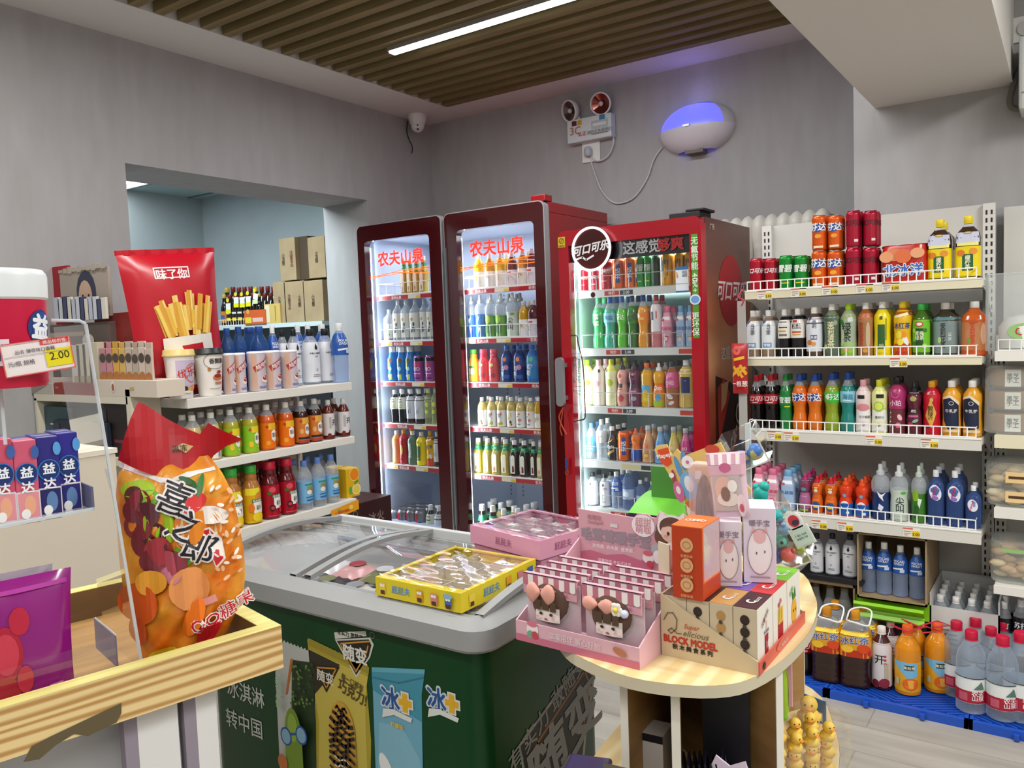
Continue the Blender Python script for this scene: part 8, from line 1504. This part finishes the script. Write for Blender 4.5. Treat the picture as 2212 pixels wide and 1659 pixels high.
# round gum tub with white lid and price card
zt=tp(.06,115,800); q=tp(.075,8,800); tl=tp(.075,8,585)
tb=empty('gum_tub',Vector((q.x,q.y,q.z-.02)),RZ_,label='red gum tub with thick white lid at the frame edge',cat='tub'); H=tl.z-q.z+.02
R_=(tp(.075,115,620)-tl).dot(e1); 
MB().mt(mat('C80C3C',.3)).lathe([(0,R_*.86),(.004,R_*.9),(H*.74,R_*.97),(H*.76,R_*.9)],36).build('tub_body',None,tb,smooth=40)
lg_=MB().mt(mat('E4EAEC',.3)).lathe([(H*.74,R_*.96),(H*.76,R_*1.01),(H*.94,R_*1.02),(H*.97,R_*1.0),(H,R_*.94)],36); lg_.build('lid',None,tb,smooth=40)
def cyl(x,y,off,R_=R_): a=x/R_; r=R_*(.9+.07*y/(H*.74))+.0008+off; return (r*math.sin(a),-r*math.cos(a),y)
m=MB(); decal(m,[El(R_*.8,H*.5,R_*.4,R_*.42,'14387C'),El(R_*.85,H*.5,R_*.33,R_*.36,'1C4C98'),T('益',R_*.8,H*.51,R_*.6,'F0F4F8',-.1,.05),Rr(-R_*.3,H*.3,R_*.55,H*.22,'E4D8E0')]+[Rr(-R_*.42+i*R_*.05,H*.3,R_*.02,H*.14,'3C2860') for i in range(6)],cyl,step=R_*.15,eps=.0003); m.build('print',None,tb)
sp_=tp(.075,-60,800); m=MB().mt(M_acr).obox(tp(.075,115,790)+Vector((0,0,-.022)),-e1*.25,-nn*.1,(0,0,.0025)); o=m.build('top_shelf',None,ar)
a=tp(.02,6,748); b=tp(.02,154,722); w_=(b-a).length; ht=tp(.02,12,808).z-a.z
pc=empty('price_card',tp(.02,82,770),rot=(0,0,RZ_),label='white price card reading 2.00 on yellow under the gum tub',cat='price tag'); pc.rotation_euler=(0,-.12,RZ_)
hh_=.0185; ww_=w_/2
MB().mt(mat('EFE6E4',.4)).box(-ww_,ww_,0,.002,-hh_,hh_).build('card',None,pc,bevel=.0008)
m=MB(); decal(m,[Rr(ww_*.55,hh_*.82,ww_*.85,hh_*.32,'D84C4C'),T('商品标价签',ww_*.55,hh_*.82,.005,'F4D8D4'),Rr(ww_*.6,-hh_*.2,ww_*.78,hh_*1.1,'E8D80C'),T('2.00',ww_*.62,-hh_*.1,.0125,'38361C',0,.01),T('品名 薄荷味口香糖',-ww_*.05,hh_*.42,.005,'504C58',0,.01),T('元/瓶 规格',-ww_*.5,-hh_*.25,.006,'504C58',0,.01),Rr(0,hh_*.18,ww_*1.9,.0006,'A89CA0'),('l',[(-ww_,-hh_),(-ww_,hh_),(ww_,hh_),(ww_,-hh_),(-ww_,-hh_)],.0012,'D86058')],Pl((0,-.0006,0),(1,0,0),(0,0,1)),eps=.0002); m.build('print',None,pc)
m=MB().mt(M_acre).obox(Vector((-.02,.002,-.01)),(.04,0,0),(0,.05,0),(0,0,.0015)); m.build('clip',None,pc)
# magenta snack pouch, plain generic print
a=tp(.08,-20,1490); tq=tp(.08,150,1225); q=tp(.08,70,1480); w_=((tp(.08,172,1460)-a).dot(e1)); h=tq.z-FZ_
o=empty('snack_pouch',Vector((a.x,a.y,FZ_))+e1*(w_*.42),RZ_,label='glossy magenta snack pouch with red slices standing in the acrylic pocket',cat='snack pouch')
bagmesh(w_*1.15,h,.035,mat('8C0C78',.18,spec=.8),'pouch',o,(0,0,0),items=[El(-w_*.28,h*.5,w_*.2,h*.2,'B01838'),El(-w_*.28,h*.5,w_*.15,h*.15,'C83850'),El(-w_*.1,h*.72,w_*.12,h*.1,'B81C3C'),El(-w_*.3,h*.22,w_*.16,h*.12,'A81434'),El(-w_*.08,h*.3,w_*.1,h*.1,'C02844'),Rr(0,h*.93,w_,h*.03,'A82090'),Rr(w_*.3,h*.2,w_*.18,h*.035,'C878B8'),T('草莓干',-w_*.28,h*.12,.02,'F0E8F0',.2,.03),('p',[(-w_*.5,0.0),(w_*.0,.0),(w_*.08,h*.1),(-w_*.1,h*.06),(-w_*.5,h*.1)],'E4DCE0')])
o2=empty('snack_pouch',Vector((a.x,a.y,FZ_))+e1*(w_*.3)-nn*.03,RZ_,label='silver-backed magenta pouch behind the front magenta pouch',cat='snack pouch'); bagmesh(w_*1.1,h*1.01,.02,mat('B4A8B8',.2,.5),'pouch',o2,(0,0,0))
# big bag of fruit jellies
BPo=ray(395,1200)*1.13; BPo.z+=EYE
ub=Vector((.56,.83,0)).normalized(); PB_=Pl(BPo,ub,(0,0,1)); nb=PB_.n
base=PB_(*PB_.px(385,1440)); bg=empty('jelly_bag',base,math.atan2(ub.y,ub.x),label='plump clear bag of orange fruit jellies tied with red top, standing in tray',cat='sweets bag')
inv=Matrix.Rotation(-math.atan2(ub.y,ub.x),4,'Z')@Matrix.Translation(-base)
prof=[(1446,345,420),(1438,322,448),(1420,306,470),(1380,296,492),(1340,290,510),(1300,274,528),(1250,264,531),(1200,257,527),(1150,253,518),(1100,250,508),(1060,249,495),(1030,252,480),(1005,258,462),(990,290,450)]
rows_=[(PB_.px((l+r)/2,y)[1],PB_.px(l,y)[0],PB_.px(r,y)[0]) for y,l,r in prof]
def bsurf(u,z,front=1,off=0):
    z=max(rows_[0][0],min(rows_[-1][0],z))
    for (z0,l0,r0),(z1,l1,r1) in zip(rows_,rows_[1:]):
        if z0<=z<=z1: t=(z-z0)/((z1-z0) or 1); l=l0+(l1-l0)*t; r=r0+(r1-r0)*t; break
    s=max(0,min(1,(u-l)/((r-l) or 1))); vv=(z-rows_[0][0])/(rows_[-1][0]-rows_[0][0])
    e=max(0,(1-abs(2*s-1)**2.4))**.55*(max(0,1-abs(2*vv-1)**4)*.85+.15)
    lump=.0045*math.sin(u*95+z*40)*math.sin(z*85-u*30)+.003*math.sin(u*170-z*120)
    return inv@(PB_(u,z,front*(.042*e+lump*e)+off*front)),l,r
m=MB()
mj=noisy('jelly_print','D86A10','ECA838',(9,9,9),2.4,.22,3,p0=.35,p1=.65)
m.mt(mj)
zs0,zs1=rows_[0][0],rows_[-1][0]
for fr_s in (1,-1):
    def f(u,v,fr_s=fr_s):
        z=zs0+(zs1-zs0)*v; _,l,r=bsurf(0,z); uu=l+(r-l)*(u if fr_s>0 else 1-u); return bsurf(uu,z,fr_s)[0]
    m.grid(f,36,44)
m.build('bag_body',None,bg,smooth=True)
def bm(x,y,off): return bsurf(x,y,1,off+.0012)[0]
def be(px_,py_,a,b,c_,r=0): q=PB_.px(px_,py_); return ('e',q[0],q[1],a,b,c_,r,18)
it=[('p',PB_.pp((258,995),(330,1022),(372,1028),(405,1014),(450,1008),(462,1005),(466,1012),(430,1018),(395,1030),(350,1036),(300,1020),(257,1008)),'ECE8E6'),
 be(300,1050,.022,.012,'A8C828'),be(325,1065,.014,.01,'78C038'),be(292,1065,.012,.014,'5C2C20'),be(345,1120,.02,.03,'A0C020',.4),be(375,1160,.016,.03,'98C81C',.5),be(400,1180,.014,.016,'68B020'),
 be(305,1075,.014,.016,'8C2430'),be(290,1095,.013,.015,'701C28'),be(320,1100,.016,.017,'581C28'),be(302,1125,.018,.02,'7C2028'),be(335,1140,.016,.017,'4C1820'),be(315,1160,.017,.018,'741C28'),be(345,1175,.018,.02,'A0303C'),be(370,1165,.015,.017,'60202C'),be(330,1195,.015,.016,'6C1C28'),be(362,1200,.018,.018,'B04858'),be(385,1195,.013,.014,'8C3040'),be(372,1222,.014,.012,'C87890'),
 be(430,1130,.034,.034,'E07818'),be(430,1130,.03,.03,'F0C890'),be(430,1130,.027,.027,'E88820'),be(445,1100,.03,.012,'E8E0D8',-.2),be(415,1075,.02,.012,'D02020',.3),
 be(418,1040,.004,.014,'28602C',.6),be(432,1040,.004,.016,'2C7838',-.3),be(405,1030,.004,.012,'28602C',1.1),
 ('p',PB_.pp((420,1133),(452,1124),(478,1150),(486,1190),(466,1210),(450,1175),(425,1160)),'F0E8DC'),('p',PB_.pp((424,1137),(450,1128),(474,1152),(481,1188),(466,1203),(453,1172),(428,1157)),'C41024'),
 T('喜',*PB_.px(380,1065),.046,'F0ECEC',-.5,.07),T('之',*PB_.px(402,1120),.046,'F0ECEC',-.5,.07),T('郎',*PB_.px(432,1165),.046,'F0ECEC',-.5,.07),
 T('喜',*PB_.px(380,1065),.046,'1C1820',-.5,.012),T('之',*PB_.px(402,1120),.046,'1C1820',-.5,.012),T('郎',*PB_.px(432,1165),.046,'1C1820',-.5,.012),
 be(300,1290,.026,.03,'D05410'),be(330,1240,.02,.018,'E8A030'),be(410,1250,.026,.03,'E89858'),be(420,1310,.012,.028,'F07818',-.4),be(300,1350,.012,.02,'C84818'),
 ('r',*PB_.px(450,1275),.022,.01,'E89898',.3),T('QQ糖果',*PB_.px(480,1305),.024,'F4ECEC',.28,.08),T('QQ糖果',*PB_.px(480,1305),.024,'D01830',.28,.01),be(355,1395,.02,.012,'E8C810',.3),be(345,1425,.018,.008,'D8D8D0'),
 ('p',PB_.pp((430,1330),(480,1325),(450,1380),(400,1430),(385,1436),(420,1390)),'B80C1C')]
random.seed(2)
for i in range(26): q=PB_.px(455+random.random()*65,1040+random.random()*190); it.append(('e',q[0],q[1],.0035+random.random()*.003,.0025,'F6F0E8' if i%2 else 'F4C090',random.random()*3,7))
m=MB(); decal(m,it,bm,step=.006,eps=.0002); m.build('printing',None,bg,smooth=True)
mm=mat('B00818',.42)
pts=PB_.pp((300,866),(318,876),(360,905),(395,922),(432,938),(450,914),(470,925),(523,945),(490,962),(462,985),(450,1004),(455,1014),(400,1016),(372,1024),(330,1020),(257,990),(272,940),(285,900))
m=MB(); decal(m,[('p',pts,mm)],lambda x,y,off:inv@PB_(x,y,.012+.012*math.sin(x*38+y*22)+.006*math.sin(x*90)),step=.008)
decal(m,[('p',pts,mm)],lambda x,y,off:inv@PB_(x,y,.009+.012*math.sin(x*38+y*22)+.006*math.sin(x*90)),step=.008); m.build('red_top',None,bg,smooth=True)
m=MB(); decal(m,[('p',PB_.pp((370,968),(395,955),(418,962),(402,976),(385,968)),'C8A870'),T('果冻',*PB_.px(388,966),.01,'4C3018')],lambda x,y,off:inv@PB_(x,y,.014+.012*math.sin(x*38+y*22)+.006*math.sin(x*90)+off),step=.008); m.build('clear_hole',None,bg)
MB().mt(mat('D8D4D4',.15,.7)).ball((0.0,-.012,.0),.014,10,7,(1.6,.8,.6),warp=lambda p:p*(1+.2*math.sin(p.x*400)*math.sin(p.z*500))).build('foil_end',None,bg,smooth=True)
